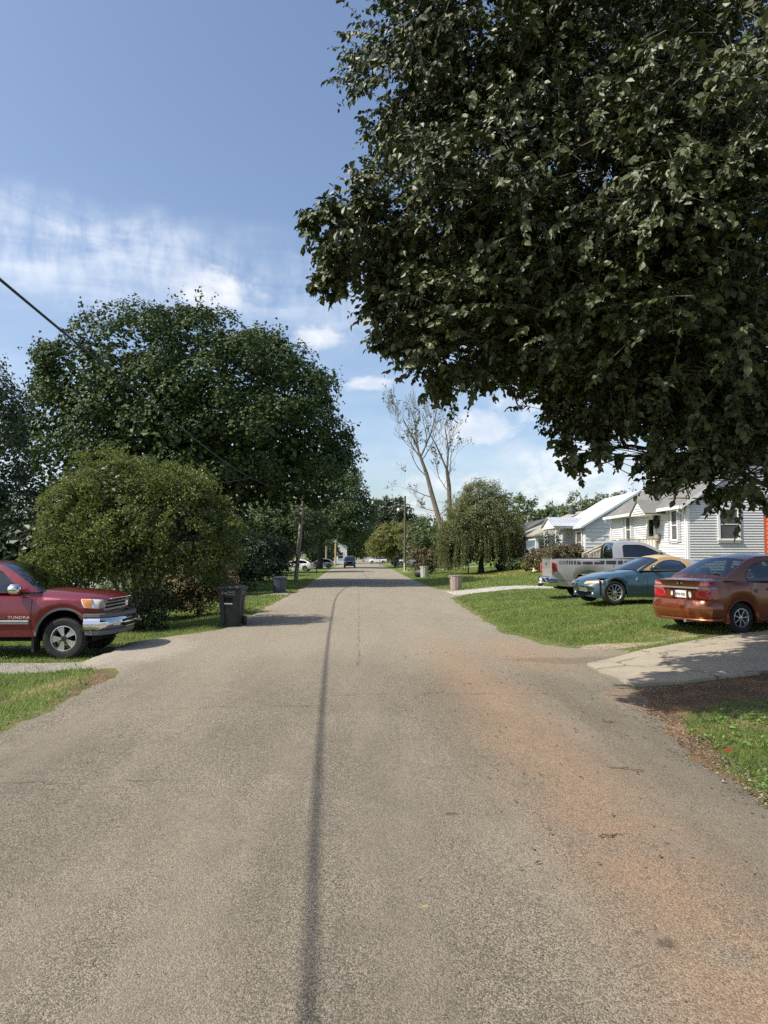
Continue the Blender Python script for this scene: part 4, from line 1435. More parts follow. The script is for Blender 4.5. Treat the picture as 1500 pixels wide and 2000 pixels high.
# ---- house with hipped roof and porch
h3 = thing('porch_house', 'white house with weathered tan hipped roof and shaded open front porch', 'house', (13.7, 56, 0))
mb = MB().box(2.0, 9, .4, 9, .3, 3.5)
mb.build('wall', SIDING, h3)
MB().box(.35, 2.0, .3, .42, .3, 3.4).build('end_wall', BLUEW, h3)
for k in range(17):
    plank(h3, 'y', .40, 2.0, 1.0+k*.145, .145, .3, BLUEW)
mb = MB()
z0, zr = 3.42, 5.35
A, B, C, D = (-.35, -.25, z0), (-.35, 9.4, z0), (9.3, 9.4, z0), (9.3, -.25, z0)
E_, F_ = (4.0, .9, zr), (4.0, 5.6, zr)
mb.add([A, B, C, D, E_, F_, (-.35, -.25, z0-.12), (-.35, 9.4, z0-.12), (9.3, 9.4, z0-.12), (9.3, -.25, z0-.12)], [(0, 1, 5, 4), (1, 2, 5), (2, 3, 4, 5), (3, 0, 4), (6, 7, 1, 0), (7, 8, 2, 1), (8, 9, 3, 2), (9, 6, 0, 3), (9, 8, 7, 6)])
mb.build('roof', SHINGLE_T, h3)
MB().box(-.2, .0, .2, 8.8, 3.02, 3.295).box(0, 2, .2, .35, 3.08, 3.29).build('porch_beam', TRIM, h3)
MB().box(-.2, 2.0, .3, 8.9, .2, 1.28).build('porch_floor', CONCF, h3)
for y in (.25, 8.6, 4.4):
    MB().box(-.17, .03, y, y+.2, 1.28, 3.02).build('porch_post', TRIM, h3)
window(h3, 'x', 3.2, 4.1, 1.9, 3.0, 2.0, curtain=DARKIN)
window(h3, 'x', 6.2, 7.3, 1.9, 3.0, 2.0, curtain=DARKIN)
MB().box(1.96, 2.0, 1.6, 2.5, 1.28, 3.1).build('door', TRIM, h3)
MB().box(1.945, 1.96, 1.8, 2.3, 2.0, 2.9).build('door_pane', DARKIN, h3)
MB().lathe([(0, .0), (.28, .02), (.3, .3), (.22, .34), (.2, .6), (.22, .66), (0, .66)], 10, (2.8, .8, 5.0)).build('chimney_vent', SHINGLE_D, h3)
# rocking chair on the porch
ch = thing('porch_chair', 'black high-backed chair on the shaded porch of the tan-roofed house', 'chair', (14.3, 61.8, 1.28), rz=R(200))
MB().box(-.28, .28, -.28, .28, .40, .45).build('seat', BLACKM, ch, bevel=.01)
MB().add([(-.30, -.28, .45), (-.30, .28, .45), (-.52, .25, 1.15), (-.52, -.25, 1.15), (-.25, -.28, .45), (-.25, .28, .45), (-.47, .25, 1.15), (-.47, -.25, 1.15)], [(0, 3, 2, 1), (4, 5, 6, 7), (0, 1, 5, 4), (1, 2, 6, 5), (2, 3, 7, 6), (3, 0, 4, 7)]).build('backrest', BLACKM, ch)
for sx_ in (-.24, .24):
    for sy_ in (-.24, .24):
        MB().box(sx_-.025, sx_+.025, sy_-.025, sy_+.025, 0, .40).build('leg', BLACKM, ch)
for sy_ in (-.3, .3):
    MB().box(-.28, .28, sy_-.03, sy_+.03, .62, .65).box(.22, .26, sy_-.02, sy_+.02, .45, .62).build('armrest', BLACKM, ch)

# ---- far gabled house behind the cherry
h4 = thing('gabled_house', 'pale house with dark roof whose gable shows right of the weeping cherry', 'house', (16.4, 76, 0))
mb = MB().prism([(0, .2), (6, .2), (6, 4.0), (3, 5.55), (0, 4.0)], 0, 9, 'y')
mb.build('wall', BLUEW, h4)
mb = MB()
for a, b in ((-.5, 3), (6.5, 3)):
    roof_plane(mb, (a, -.35, 3.82), (a, 9.3, 3.82), (b, 9.3, 5.68), (b, -.35, 5.68), .12)
mb.build('roof', SHINGLE_D, h4)
for k in range(9):
    wv_ = min(2.9, (5.45-.2*k*0-(3.2+k*.25))/.52)
    if wv_ > .3:
        plank(h4, 'y', round(3-wv_, 2), round(3+wv_, 2), 3.2+k*.25-.2, .25, 0, BLUEW)
window(h4, 'y', 2.6, 3.4, 2.2, 3.3, 0)


def far_house(label, x, y, wx, wy, e, r, wm, rm, gable='y'):
    h = thing('far_house', label, 'house', (x, y, 0))
    mb, rb = MB(), MB()
    if gable == 'y':
        mb.prism([(0, 0), (wx, 0), (wx, e), (wx/2, r-.1), (0, e)], 0, wy, 'y')
        for a in (-.4, wx+.4):
            roof_plane(rb, (a, -.4, e-.2), (a, wy+.4, e-.2), (wx/2, wy+.4, r), (wx/2, -.4, r), .15)
    else:
        mb.prism([(0, 0), (wy, 0), (wy, e), (wy/2, r-.1), (0, e)], 0, wx, 'x')
        for a in (-.4, wy+.4):
            roof_plane(rb, (-.4, a, e-.2), (wx+.4, a, e-.2), (wx+.4, wy/2, r), (-.4, wy/2, r), .15)
    mb.build('wall', wm, h)
    rb.build('roof', rm, h)
    return h


hg = far_house('white house with green roof behind the dark vehicle on the road', -9.0, 182, 6.2, 8, 4.1, 6.4, SIDING, GREENROOF)
window(hg, 'y', 4.0, 5.3, 1.2, 2.8, 0, curtain=DARKIN)
window(hg, 'y', 1.2, 2.3, 1.2, 2.8, 0, curtain=DARKIN)
hb = far_house('small red brick building at the far end of the road, right side', 4.6, 196, 5.5, 6, 3.6, 5.4, BRICKR, SHINGLE, 'x')
window(hb, 'y', 2.0, 3.2, 1.3, 2.6, 0, frm=TRIM)
hc = far_house('grey-roofed house far away behind the slim road sign', 1.5, 245, 9, 8, 3.2, 7.6, SIDING, SHINGLE_T, 'x')
hd = far_house('shaded pale blue house glimpsed under the maple beyond the crape myrtle', -22, 74, 12, 8, 2.6, 3.7, BLUEW, SHINGLE_D, 'x')
window(hd, 'y', 8.4, 9.4, 1.3, 2.6, 0)
he = far_house('small white house glimpsed between the truck hood and the crape myrtle', -16.5, 39, 7, 6, 2.9, 4.8, SIDING, SHINGLE, 'x')
window(he, 'y', 3.4, 4.4, 1.2, 2.4, 0)
# ------------------------------------------------------------------ the pear tree that fills the upper right
L_PEAR = leaf_mat('pear_leaf', (.010, .020, .006), (.080, .100, .030), .04, .5, tcol=(.13, .19, .03), spec=.45)
rng = np.random.default_rng(7)
PX, PY = 8.3, 11.2
pear = thing('pear_tree', 'big glossy-leaved pear tree filling the upper right, its crown reaching over the road', 'tree', (PX, PY, g1(PX, PY)-.05))
VIS = [(.67, 9.5, 8.34, .69, 1.0, 1.11), (1.68, 9, 8.42, 1.06, 1.3, .99), (1.82, 8.5, 6.97, .94, 1.2, .64), (2.71, 7.5, 7.12, 1.19, 1.4, .98), (3.29, 6.2, 5.98, .73, 1.3, 1.07), (.09, 9.2, 5.82, .6, .8, .48),
       (-.36, 9, 5.93, .26, .35, .15), (-.23, 9, 5.24, .21, .4, .25), (.95, 9, 5.94, .93, 1.2, .65), (2.04, 8.2, 5.59, 1.13, 1.4, 1.02), (3.01, 7, 5.2, 1.06, 1.4, .97), (.6, 9.5, 5.0, .47, .8, .39),
       (.41, 9.5, 4.56, .22, .3, .13), (1.33, 9.5, 4.74, .92, 1.1, .66), (1.0, 9.5, 4.16, .30, .6, .25), (2.58, 9.2, 4.64, 1.0, 1.3, .50), (3.52, 8, 4.29, 1.21, 1.4, .77), (1.93, 9.5, 4.14, .36, .5, .15),
       (3.02, 9.5, 3.46, .36, .6, .30), (2.86, 9.5, 3.08, .22, .35, .26), (3.26, 9.5, 3.09, .17, .3, .2), (3.48, 9.5, 3.8, 1.05, .9, .39), (4.21, 8.5, 3.47, .88, 1.2, .64), (4.02, 9, 2.9, .5, .6, .31), (3.75, 9, 2.58, .21, .3, .16), (4.43, 8.5, 2.78, .47, .7, .36)]
# lobes keep their outline but stand a little nearer the road
VIS = [tuple(np.array(e[:3])*q+np.array([0, 0, 1.75])*(1-q))+tuple(np.array(e[3:])*np.array([q, 1, q])) for e in VIS for q in [(.86 if e[1] >= 9 else .92 if e[1] >= 8 else 1.)]]
BACK = [(4.9, 12.4, 6.9, 2.2, 1.6, 2.1), (6.8, 11.5, 8.6, 3.4, 3.4, 3.3), (8.6, 9.2, 6.4, 2.8, 3.2, 3.0), (3.3, 11.0, 8.8, 1.7, 1.6, 1.8), (9.2, 13.2, 6.4, 2.4, 2.4, 2.4), (5.6, 8.4, 9.3, 2.8, 2.6, 2.6), (5.6, 7.6, 4.6, 1.2, 1.6, 1.4), (7.2, 13.6, 5.8, 1.9, 1.7, 1.5)]
MIDL = [(4.7, 13.3, 5.4, 1.4, 1.0, .8), (5.7, 13.7, 5.4, 1.2, .9, .8), (2.2, 9.9, 5.5, 1.25, .9, .8), (3.6, 10.3, 5.1, 1.3, 1.0, .8), (1.1, 9.5, 5.0, .7, .7, .6), (4.4, 9.6, 4.6, 1.2, 1.2, .8), (4.6, 11.6, 5.2, 1.4, 1.0, 1.0)]


def sprigs(ells, n, per, length, lsz, rng, shell=(.35, 1.0)):
    vol = np.array([(e[3]*e[4]*e[5])**.62*(.72 if e[2] < 3.75 and e[1] < 9 else 1.) for e in ells])
    cnt = rng.multinomial(n, vol/vol.sum())
    S0, D0 = [], []
    for e, k in zip(ells, cnt):
        d = norm(rng.normal(size=(k, 3)))
        r = rng.uniform(shell[0]**2.2, shell[1]**2.2, k)**(1/2.2)
        ns = max(3, k//15)
        sub = norm(rng.normal(size=(ns, 3)))*(rng.uniform(shell[0]**2.2, shell[1]**2.2, ns)**(1/2.2))[:, None]
        pick = rng.integers(0, ns, k)
        S0.append(np.array(e[:3])+(sub[pick]+rng.normal(size=(k, 3))*.17)*np.array(e[3:6]))
        d = norm(sub[pick]+rng.normal(size=(k, 3))*.35)
        D0.append(norm(d+np.array([-.15, -.1, .12])+rng.normal(size=(k, 3))*.45))
    S0, D0 = np.concatenate(S0), np.concatenate(D0)
    m = len(S0)
    ln = np.concatenate([np.full(k, min(length, .62*e[5]+.03)) for e, k in zip(ells, cnt)])*rng.uniform(.6, 1.3, m)
    u = np.linspace(.05, 1, per)[None, :, None]
    sag = np.array([0, 0, -.22])*(u**2)
    pts = S0[:, None, :]+(D0[:, None, :]*u+sag)*ln[:, None, None]
    side = norm(np.cross(D0, np.array([0, 0, 1.])))
    sg = np.where(np.arange(per) % 2, 1, -1)[None, :, None]
    pet = side[:, None, :]*sg*.6+D0[:, None, :]*.5+np.array([0, 0, -.55])+rng.normal(size=pts.shape)*.35
    T = norm(pet)
    N = norm(np.array([0, 0, .55])+D0[:, None, :]*.45+np.array([-.3, -.25, 0])+rng.normal(size=pts.shape)*.55)
    N = norm(N-(N*T).sum(-1, keepdims=True)*T)
    c = pts+T*lsz*.55
    return S0, D0, ln, c.reshape(-1, 3), N.reshape(-1, 3), T.reshape(-1, 3)


def leaves_TN(c, N, T, s, aspect=.74, fold=.10):
    n = len(c)
    B = np.cross(N, T)
    s = s[:, None]
    w_ = s*aspect*.5
    up = N*s*fold
    V = np.stack([c-T*s*.5, c-T*s*.24+B*w_*.92+up, c+T*s*.10+B*w_*.94+up, c+T*s*.55-up*.9, c+T*s*.10-B*w_*.94+up, c-T*s*.24-B*w_*.92+up], 1)
    b = (np.arange(n)*6)[:, None]
    F = np.concatenate([b+np.array([[0, 1, 2, 3]]), b+np.array([[0, 3, 4, 5]])], 1).reshape(-1, 4)
    return V.reshape(-1, 3), F


PLOC = np.array(pear.location)
S0, D0, LN, c1, N1, T1 = sprigs(VIS, 9800, 12, .30, .066, rng)
s1 = .067*rng.uniform(.5, 1.38, len(c1))
# the 300 leaves that show largest are leaves of their own
fx, fy = c1[:, 0]/c1[:, 1], (c1[:, 2]-1.75)/c1[:, 1]
inview = (fx > -.1) & (fx < .53) & (fy > -.1) & (fy < .72)
dep = c1[:, 1]-1.5*s1/.067-.35*N1[:, 1]*-1
dep[~inview] = 99
near = np.argsort(dep)[:300]
rest = np.ones(len(c1), bool)
rest[near] = False
V, F = leaves_TN(c1[rest], N1[rest], T1[rest], s1[rest])
link('foliage', np_mesh('foliage', V-PLOC, F, L_PEAR), pear)['kind'] = 'stuff'
unit, uf = leaves_TN(np.zeros((1, 3)), np.array([[0, 0, 1.]]), np.array([[0, 1., 0]]), np.array([1.]))
leaf_me = np_mesh('leaf', unit, uf, L_PEAR)
for i in near:
    lo = link('leaf', leaf_me, pear)
    n_, t_ = Vector(N1[i]), Vector(T1[i])
    b_ = Vector(np.cross(N1[i], T1[i]))
    s = float(s1[i])
    # unit leaf: normal +z, tip +y, side = n x t = -x
    lo.matrix_local = Matrix.Translation(Vector(c1[i]-PLOC)) @ Matrix((( -b_.x*s, t_.x*s, n_.x*s, 0), (-b_.y*s, t_.y*s, n_.y*s, 0), (-b_.z*s, t_.z*s, n_.z*s, 0), (0, 0, 0, 1)))
# foliage behind and out of the frame, coarser
_, _, _, c2, N2, T2 = sprigs(BACK, 3800, 9, .5, .11, rng)
_, _, _, c3, N3, T3 = sprigs(MIDL, 2300, 9, .45, .10, rng)
c2, N2 = np.concatenate([c2, c3]), np.concatenate([N2, N3])
V, F = leaf_cloud(c2, N2, .15, rng, aspect=.7)
link('upper_foliage', np_mesh('upper_foliage', V-PLOC, F, L_PEAR), pear)['kind'] = 'stuff'
# twigs
tv, tf = [], []
nn = len(S0)
side = norm(np.cross(D0, np.array([0, 0, 1.])))
up_ = np.cross(side, D0)
u = np.linspace(-.35, 1, 4)
ring = []
for k, uu in enumerate(u):
    cen = S0+(D0*uu+np.array([0, 0, -.22])*max(0, uu)**2*np.sign(uu))*LN[:, None]
    rad = .0045*(1-.2*k)
    ring.append(np.stack([cen+side*rad, cen-side*rad*.5+up_*rad*.87, cen-side*rad*.5-up_*rad*.87], 1))
V = np.stack(ring, 1)
b = (np.arange(nn)*12)[:, None]
q = []
for k in range(3):
    for a in range(3):
        a2 = (a+1) % 3
        q.append([k*3+a, k*3+a2, k*3+3+a2, k*3+3+a])
F = (b[:, :, None]+np.array(q)[None]).reshape(-1, 4)
link('twigs', np_mesh('twigs', V.reshape(-1, 3)-PLOC, F, BARK), pear)['kind'] = 'stuff'
# trunk, limbs and boughs
mb = MB()
base = Vector((0, 0, 0))
mb.tube([(0, 0, -.1), (0, 0, .4), (-.05, 0, 1.2), (-.1, -.05, 2.2), (-.2, -.1, 3.2)], [.36, .28, .24, .22, .20], 12)
for e in VIS+BACK+MIDL:
    tp = Vector(e[:3])-Vector(PLOC)
    st = Vector((-.1, -.05, float(rng.uniform(1.7, 3.2))))
    mid = st.lerp(tp, .5)+Vector((0, 0, .45))
    ps = [st*(1-k)**2+mid*2*k*(1-k)+tp*k*k+Vector(rng.normal(size=3))*.05*(0 < k < 1) for k in np.linspace(0, 1, 9)]
    mb.tube(ps, np.linspace(.055, .010, 9), 7)
    for j in range(9):
        k = rng.uniform(.45, 1)
        s = st*(1-k)**2+mid*2*k*(1-k)+tp*k*k
        d = Vector(norm(rng.normal(size=3)))
        en = tp+Vector((d.x*e[3], d.y*e[4], d.z*e[5]))*.85
        m2 = s.lerp(en, .5)+Vector(rng.normal(size=3))*.1
        mb.tube([s, s.lerp(m2, .5)+Vector(rng.normal(size=3))*.04, m2, m2.lerp(en, .5)+Vector(rng.normal(size=3))*.04, en], [.010, .009, .007, .005, .003], 5)
mb.build('trunk', BARKD, pear, smooth=True, fixn=False)

# ------------------------------------------------------------------ grass
L_GRASS = leaf_mat('grass_blade', (.050, .092, .015), (.235, .300, .078), .35, .55, tcol=(.32, .44, .08), c3=(.36, .32, .14))
L_WEED = leaf_mat('weed_leaf', (.10, .19, .03), (.20, .32, .07), .35, .5, tcol=(.40, .55, .10))
rng = np.random.default_rng(5)


L_VERGE = leaf_mat('verge_blade', (.045, .078, .016), (.125, .170, .040), .3, .6, tcol=(.24, .34, .06), c3=(.30, .24, .11))


def lawn(name, x0, x1, y0, y1, n, hgt, wid, extra=None, seed=0, lean=.5, m_=None):
    r = np.random.default_rng(seed)
    x = r.uniform(x0, x1, n)
    y = r.uniform(y0, y1, n)
    a = np.interp(y, [q[0] for q in RL], [q[1] for q in RL])
    b = np.interp(y, [q[0] for q in RR], [q[1] for q in RR])
    jit = np.abs(r.normal(size=n))*.09*np.sin(y*7+np.sin(y*3)*2)+r.normal(size=n)*.035
    k = (x < a+jit-.0) | (x > b+jit+.0)
    k &= ~in_poly(x, y, SLAB)
    cd, cg, cy = cover(x, y)
    pat = .5+.5*np.sin(x*2.1+np.sin(y*1.7)*1.3)*np.sin(y*1.3+np.sin(x*.9))
    k &= r.random(n) > np.clip(cd*1.15+cg*1.2+cy*.45-.1, 0, .955)
    # wheel tracks of the gravel drives
    k &= ~((x < -4.2) & (y > 12.45+.04*(x+5)) & (y < 13.65+.05*(x+5)) & (r.random(n) > .06))
    k &= ~((x < -4.5) & (y > 15.35) & (y < 15.95) & (r.random(n) > .1))
    k &= ~((x > 4.3) & (x < 15.5) & (y > 33.3) & (y < 37.4-.12*(x-5)) & (r.random(n) > .03))
    k &= ~((x < -3.3) & (y > 34.7-.3*(x+3.3)) & (y < 36.5-.3*(x+3.3)) & (r.random(n) > .05))
    if extra is not None:
        k &= extra(x, y, r)
    x, y, pat = x[k], y[k], pat[k]
    m = len(x)
    z = G(x, y)
    th = r.uniform(0, 6.28, m)
    h = hgt*r.uniform(.5, 1.35, m)*(.75+.5*pat)
    wd = wid*r.uniform(.7, 1.3, m)
    lx, ly = r.normal(size=m)*lean*h, r.normal(size=m)*lean*h
    V = np.stack([np.stack([x-np.cos(th)*wd, y-np.sin(th)*wd, z-.004], -1), np.stack([x+np.cos(th)*wd, y+np.sin(th)*wd, z-.004], -1), np.stack([x+lx, y+ly, z+h], -1)], 1)
    F = np.arange(m*3).reshape(m, 3)
    o = link(name, np_mesh(name, V.reshape(-1, 3), F, m_ or L_GRASS), None)
    return tag(o, kind='stuff')


lawn('grass', 3.2, 10.5, 12.5, 22, 120000, .042, .0055, seed=1)
lawn('grass', 3.2, 16, 22, 36, 85000, .05, .009, seed=2)
lawn('grass', 3.6, 16, 36, 75, 60000, .07, .018, seed=3)
lawn('grass', -9.5, -3.3, 7.2, 13.2, 75000, .05, .0050, seed=4)
lawn('grass', -10.5, -3.2, 13.2, 24, 80000, .055, .0060, seed=5)
lawn('grass', -14, -3, 24, 75, 70000, .07, .016, seed=6)
lawn('grass', 2.7, 7, 4.6, 9.6, 60000, .042, .0035, seed=7, m_=L_VERGE, lean=.8, extra=lambda x, y, r: r.random(len(x)) > .7*sstep(y, 7.2, 8.8))
# taller tufts along the edges of the road and the slab
lawn('grass', 2.7, 4.4, 4.6, 9.0, 9000, .085, .004, seed=8, m_=L_VERGE, lean=.7, extra=lambda x, y, r: np.interp(y, [q[0] for q in RR], [q[1] for q in RR])+.45 > x)
# coarse tufts and clover-like weeds that break up the mown lawns
tc_ = np.concatenate([np.stack([rng.uniform(3.8, 13, 420), rng.uniform(14.5, 33, 420)], -1), np.stack([rng.uniform(-9, -3.7, 320), rng.uniform(7.5, 30, 320)], -1)])


def near_tuft(x, y, r):
    k = r.integers(0, len(tc_), len(x))
    x[:] = tc_[k, 0]+r.normal(size=len(x))*.07
    y[:] = tc_[k, 1]+r.normal(size=len(x))*.07
    a = np.interp(y, [q[0] for q in RL], [q[1] for q in RL])
    b = np.interp(y, [q[0] for q in RR], [q[1] for q in RR])
    return ((x < a) | (x > b)) & ~in_poly(x, y, SLAB)


lawn('grass_tufts', -9, 13, 14, 33, 22000, .085, .006, seed=12, extra=near_tuft, lean=.7, m_=L_VERGE)
wc_ = tc_[rng.choice(len(tc_), 240)]+rng.normal(size=(240, 2))*.3
P = np.repeat(wc_, 26, 0)+rng.normal(size=(240*26, 2))*.12
kk = ~in_poly(P[:, 0], P[:, 1], SLAB) & ((P[:, 0] > np.interp(P[:, 1], [q[0] for q in RR], [q[1] for q in RR])) | (P[:, 0] < np.interp(P[:, 1], [q[0] for q in RL], [q[1] for q in RL])))
P = P[kk]
P = np.concatenate([P, (G(P[:, 0], P[:, 1])+.045)[:, None]], 1)
V, F = leaf_cloud(P, rng.normal(size=P.shape)*.35+np.array([0, 0, 1]), .04, rng, aspect=.9)
tag(link('clover', np_mesh('clover', V, F, L_MID)), kind='stuff')
# broad-leaved weeds in the near verge
n = 900
x = rng.uniform(3.0, 5.2, n)
y = rng.uniform(5.0, 8.0, n)
k = (x > np.interp(y, [q[0] for q in RR], [q[1] for q in RR])+.12) & (np.sin(x*5)*np.sin(y*4+1) > -.1) & (y < 7.9)
x, y = x[k], y[k]
P = np.repeat(np.stack([x, y, G(x, y)+.035], -1), 3, 0)+rng.normal(size=(len(x)*3, 3))*np.array([.03, .03, .012])
V, F = leaf_cloud(P, rng.normal(size=P.shape)*.4+np.array([0, 0, 1]), .035, rng, aspect=.8, shape='ovate')
tag(link('weeds', np_mesh('weeds', V, F, L_WEED)), kind='stuff')
# fallen leaves and twigs on the near verge and road
FALL = mat('orange_dead_leaf', (.50, .11, .025), .6, var=.25)
lf, ff = leaves_TN(np.zeros((1, 3)), np.array([[0, 0, 1.]]), np.array([[0, 1., 0]]), np.array([.062]), .7, .3)
fo = link('fallen_leaf', np_mesh('fallen_leaf', lf, ff, FALL))
fo.location = (3.30, 6.62, g1(3.3, 6.62)+.055)
fo.rotation_euler = (.35, .3, 1.1)
tag(fo, 'curled orange dead leaf lying on the green verge at the right', 'leaf')
DRY = leaf_mat('dry_litter', (.05, .037, .024), (.20, .155, .095), .1, .8)
n = 420
y = rng.uniform(4.6, 9.5, n)
x = np.interp(y, [q[0] for q in RR], [q[1] for q in RR])+rng.normal(size=n)*.14-.05
n2_ = 2600
x = np.concatenate([x, rng.uniform(3.7, 8.5, n2_)])
y = np.concatenate([y, rng.uniform(8.3, 10.3, n2_)])
n3_ = 260
x = np.concatenate([x, rng.uniform(.5, 3.3, n3_)])
y = np.concatenate([y, rng.uniform(4, 14, n3_)])
zz = np.maximum(G(x, y)+.012, np.where(np.abs(x) < 3.5, .052*(1-(x/3.6)**2)+.006, -9))
kk = ~in_poly(x, y, SLAB) | (rng.random(len(x)) < .05)
x, y, zz = x[kk], y[kk], zz[kk]
zz = np.where(in_poly(x, y, SLAB), G(x, y)+.05, zz)
P = np.stack([x, y, zz], -1)
V, F = leaf_cloud(P, rng.normal(size=P.shape)*.25+np.array([0, 0, 1]), .035, rng, aspect=.45)
tag(link('leaf_litter', np_mesh('leaf_litter', V, F, DRY)), kind='stuff')
# small dark crumbs on the road and loose stones along its edges
n = 1500
y = 2.6+rng.random(n)**1.7*14
x = np.where(rng.random(n) < .7, rng.uniform(.3, 3.6, n), rng.uniform(-3.4, .3, n))
z = .052*np.maximum(0, 1-(x/3.6)**2)+.004
P = np.stack([x, y, z], -1)
V, F = leaf_cloud(P, rng.normal(size=P.shape)*.3+np.array([0, 0, 1]), .016, rng, aspect=.4)
tag(link('road_debris', np_mesh('road_debris', V, F, leaf_mat('dark_crumb', (.03, .022, .014), (.12, .085, .05), .05, .9))), kind='stuff')
n = 2600
y = 3+rng.random(n)**1.5*15
rt = rng.random(n) < .6
x = np.where(rt, np.interp(y, [q[0] for q in RR], [q[1] for q in RR]), np.interp(y, [q[0] for q in RL], [q[1] for q in RL]))+rng.normal(size=n)*.10
x2, y2 = rng.uniform(4.2, 7.5, 900), rng.uniform(8.0, 9.8, 900)
x, y = np.concatenate([x, x2]), np.concatenate([y, y2])
k = ~in_poly(x, y, SLAB)
x, y = x[k], y[k]
sz = rng.uniform(.004, .012, len(x))*rng.choice([1, 1, 1, 1.8], len(x))
z = np.maximum(G(x, y)+.004, np.where(np.abs(x) < 3.4, .047*(1-(x/3.6)**2), -9))
oct_ = np.array([(1, 0, 0), (0, 1, 0), (-1, 0, 0), (0, -1, 0), (0, 0, .7), (0, 0, -.5)])
V = np.stack([x, y, z], -1)[:, None]+oct_[None]*sz[:, None, None]*rng.uniform(.6, 1.3, (len(x), 6, 3))
F = (np.arange(len(x))*6)[:, None, None]+np.array([[0, 1, 4], [1, 2, 4], [2, 3, 4], [3, 0, 4], [1, 0, 5], [2, 1, 5], [3, 2, 5], [0, 3, 5]])[None]
tag(link('loose_gravel', np_mesh('loose_gravel', V.reshape(-1, 3), F.reshape(-1, 3), leaf_mat('loose_stone', (.09, .075, .058), (.26, .22, .17), .0, .9))), kind='stuff')
TW = mat('dead_twig', (.12, .085, .055), .9, var=.3)
for (x, y, a, L, lab) in [(2.15, 6.05, 2.6, .30, 'thin dead twig on the road beside the green verge'), (1.55, 4.6, .3, .16, 'short dead twig on the red-stained wheel path'), (2.62, 7.75, .1, .14, 'dark curled leaf stalk on the asphalt near the driveway dirt')]:
    mb = MB()
    ps = [(L*(k/5-.5), .02*math.sin(k*2.1), .006+.006*math.sin(k*1.3)) for k in range(6)]
    mb.tube(ps, [.006, .005, .005, .004, .003, .002], 5)
    mb.tube([ps[2], (ps[2][0]+.04, .05, .012)], [.003, .0015], 4)
    tw_ = mb.build('twig', TW, None, smooth=True)
    tw_.location = (x, y, .045*(1-(x/3.6)**2)+.008)
    tw_.rotation_euler = (0, 0, a)
    tag(tw_, lab, 'twig')
# ------------------------------------------------------------------ vehicles
def paint(name, col, flake=.1, rough=.32, dust=None):
    return mat(name, col, rough, metal=flake, var=.05, scale=3, coat=.9, dirt=dust)


P_MAROON = paint('maroon_paint', (.165, .010, .021), .25, .30, ((.22, .10, .07), 9, .10))
P_SILVER = paint('silver_paint', (.46, .46, .45), .55, .36, ((.40, .38, .34), 3, .25))
P_BLUE = paint('teal_blue_paint', (.040, .092, .128), .45, .30)
P_ORANGE = paint('burnt_orange_paint', (.205, .049, .011), .45, .32)
P_WHITE = paint('white_paint', (.72, .73, .74), .1, .35)
P_LSILV = paint('light_silver_paint', (.55, .57, .60), .4, .35)
P_BLACK = paint('black_paint', (.012, .014, .020), .2, .3)
P_GREY = paint('grey_paint', (.17, .18, .19), .3, .35)
CHROME = mat('chrome', (.72, .72, .72), .09, metal=1., var=.03)
ALLOY = mat('alloy_silver', (.55, .55, .55), .32, metal=.8, var=.06)
TYRE = mat('tyre_rubber', (.016, .016, .016), .85, var=.3, scale=12, dirt=((.09, .08, .07), 6, .3))
PLASTIC = mat('black_plastic', (.018, .018, .019), .6, var=.15)
GREYPL = mat('grey_plastic', (.115, .115, .118), .6, var=.1)
TANTOP = mat('tan_canvas', (.40, .285, .155), .9, var=.10, scale=5, bump=.4, bscale=160)
SEATM = mat('dark_seat_cloth', (.022, .022, .024), .9, var=.2)
WELL = mat('wheel_well', (.004, .004, .004), .95, var=.1)
CARGLASS = glass_mat('car_glass', (.42, .46, .46), 1.25)
TINTGLASS = glass_mat('tinted_car_glass', (.06, .065, .07), 1.35)
LAMPC = mat('clear_lamp', (.62, .62, .58), .12, var=.15, scale=20, coat=1.)
LAMPY = mat('yellowed_lamp', (.46, .42, .27), .15, var=.2, scale=16, coat=1.)
LAMPO = mat('amber_lamp', (.58, .20, .02), .2, var=.15, scale=30, coat=1.)
LAMPR = mat('red_lamp', (.34, .010, .014), .15, var=.25, scale=30, coat=1.)
SEAM = mat('panel_gap', (.006, .006, .006), .9, var=.1)
PLATE = mat('plate_white', (.74, .74, .70), .5, var=.05)
INK = mat('dark_ink', (.018, .022, .05), .5, var=.05)


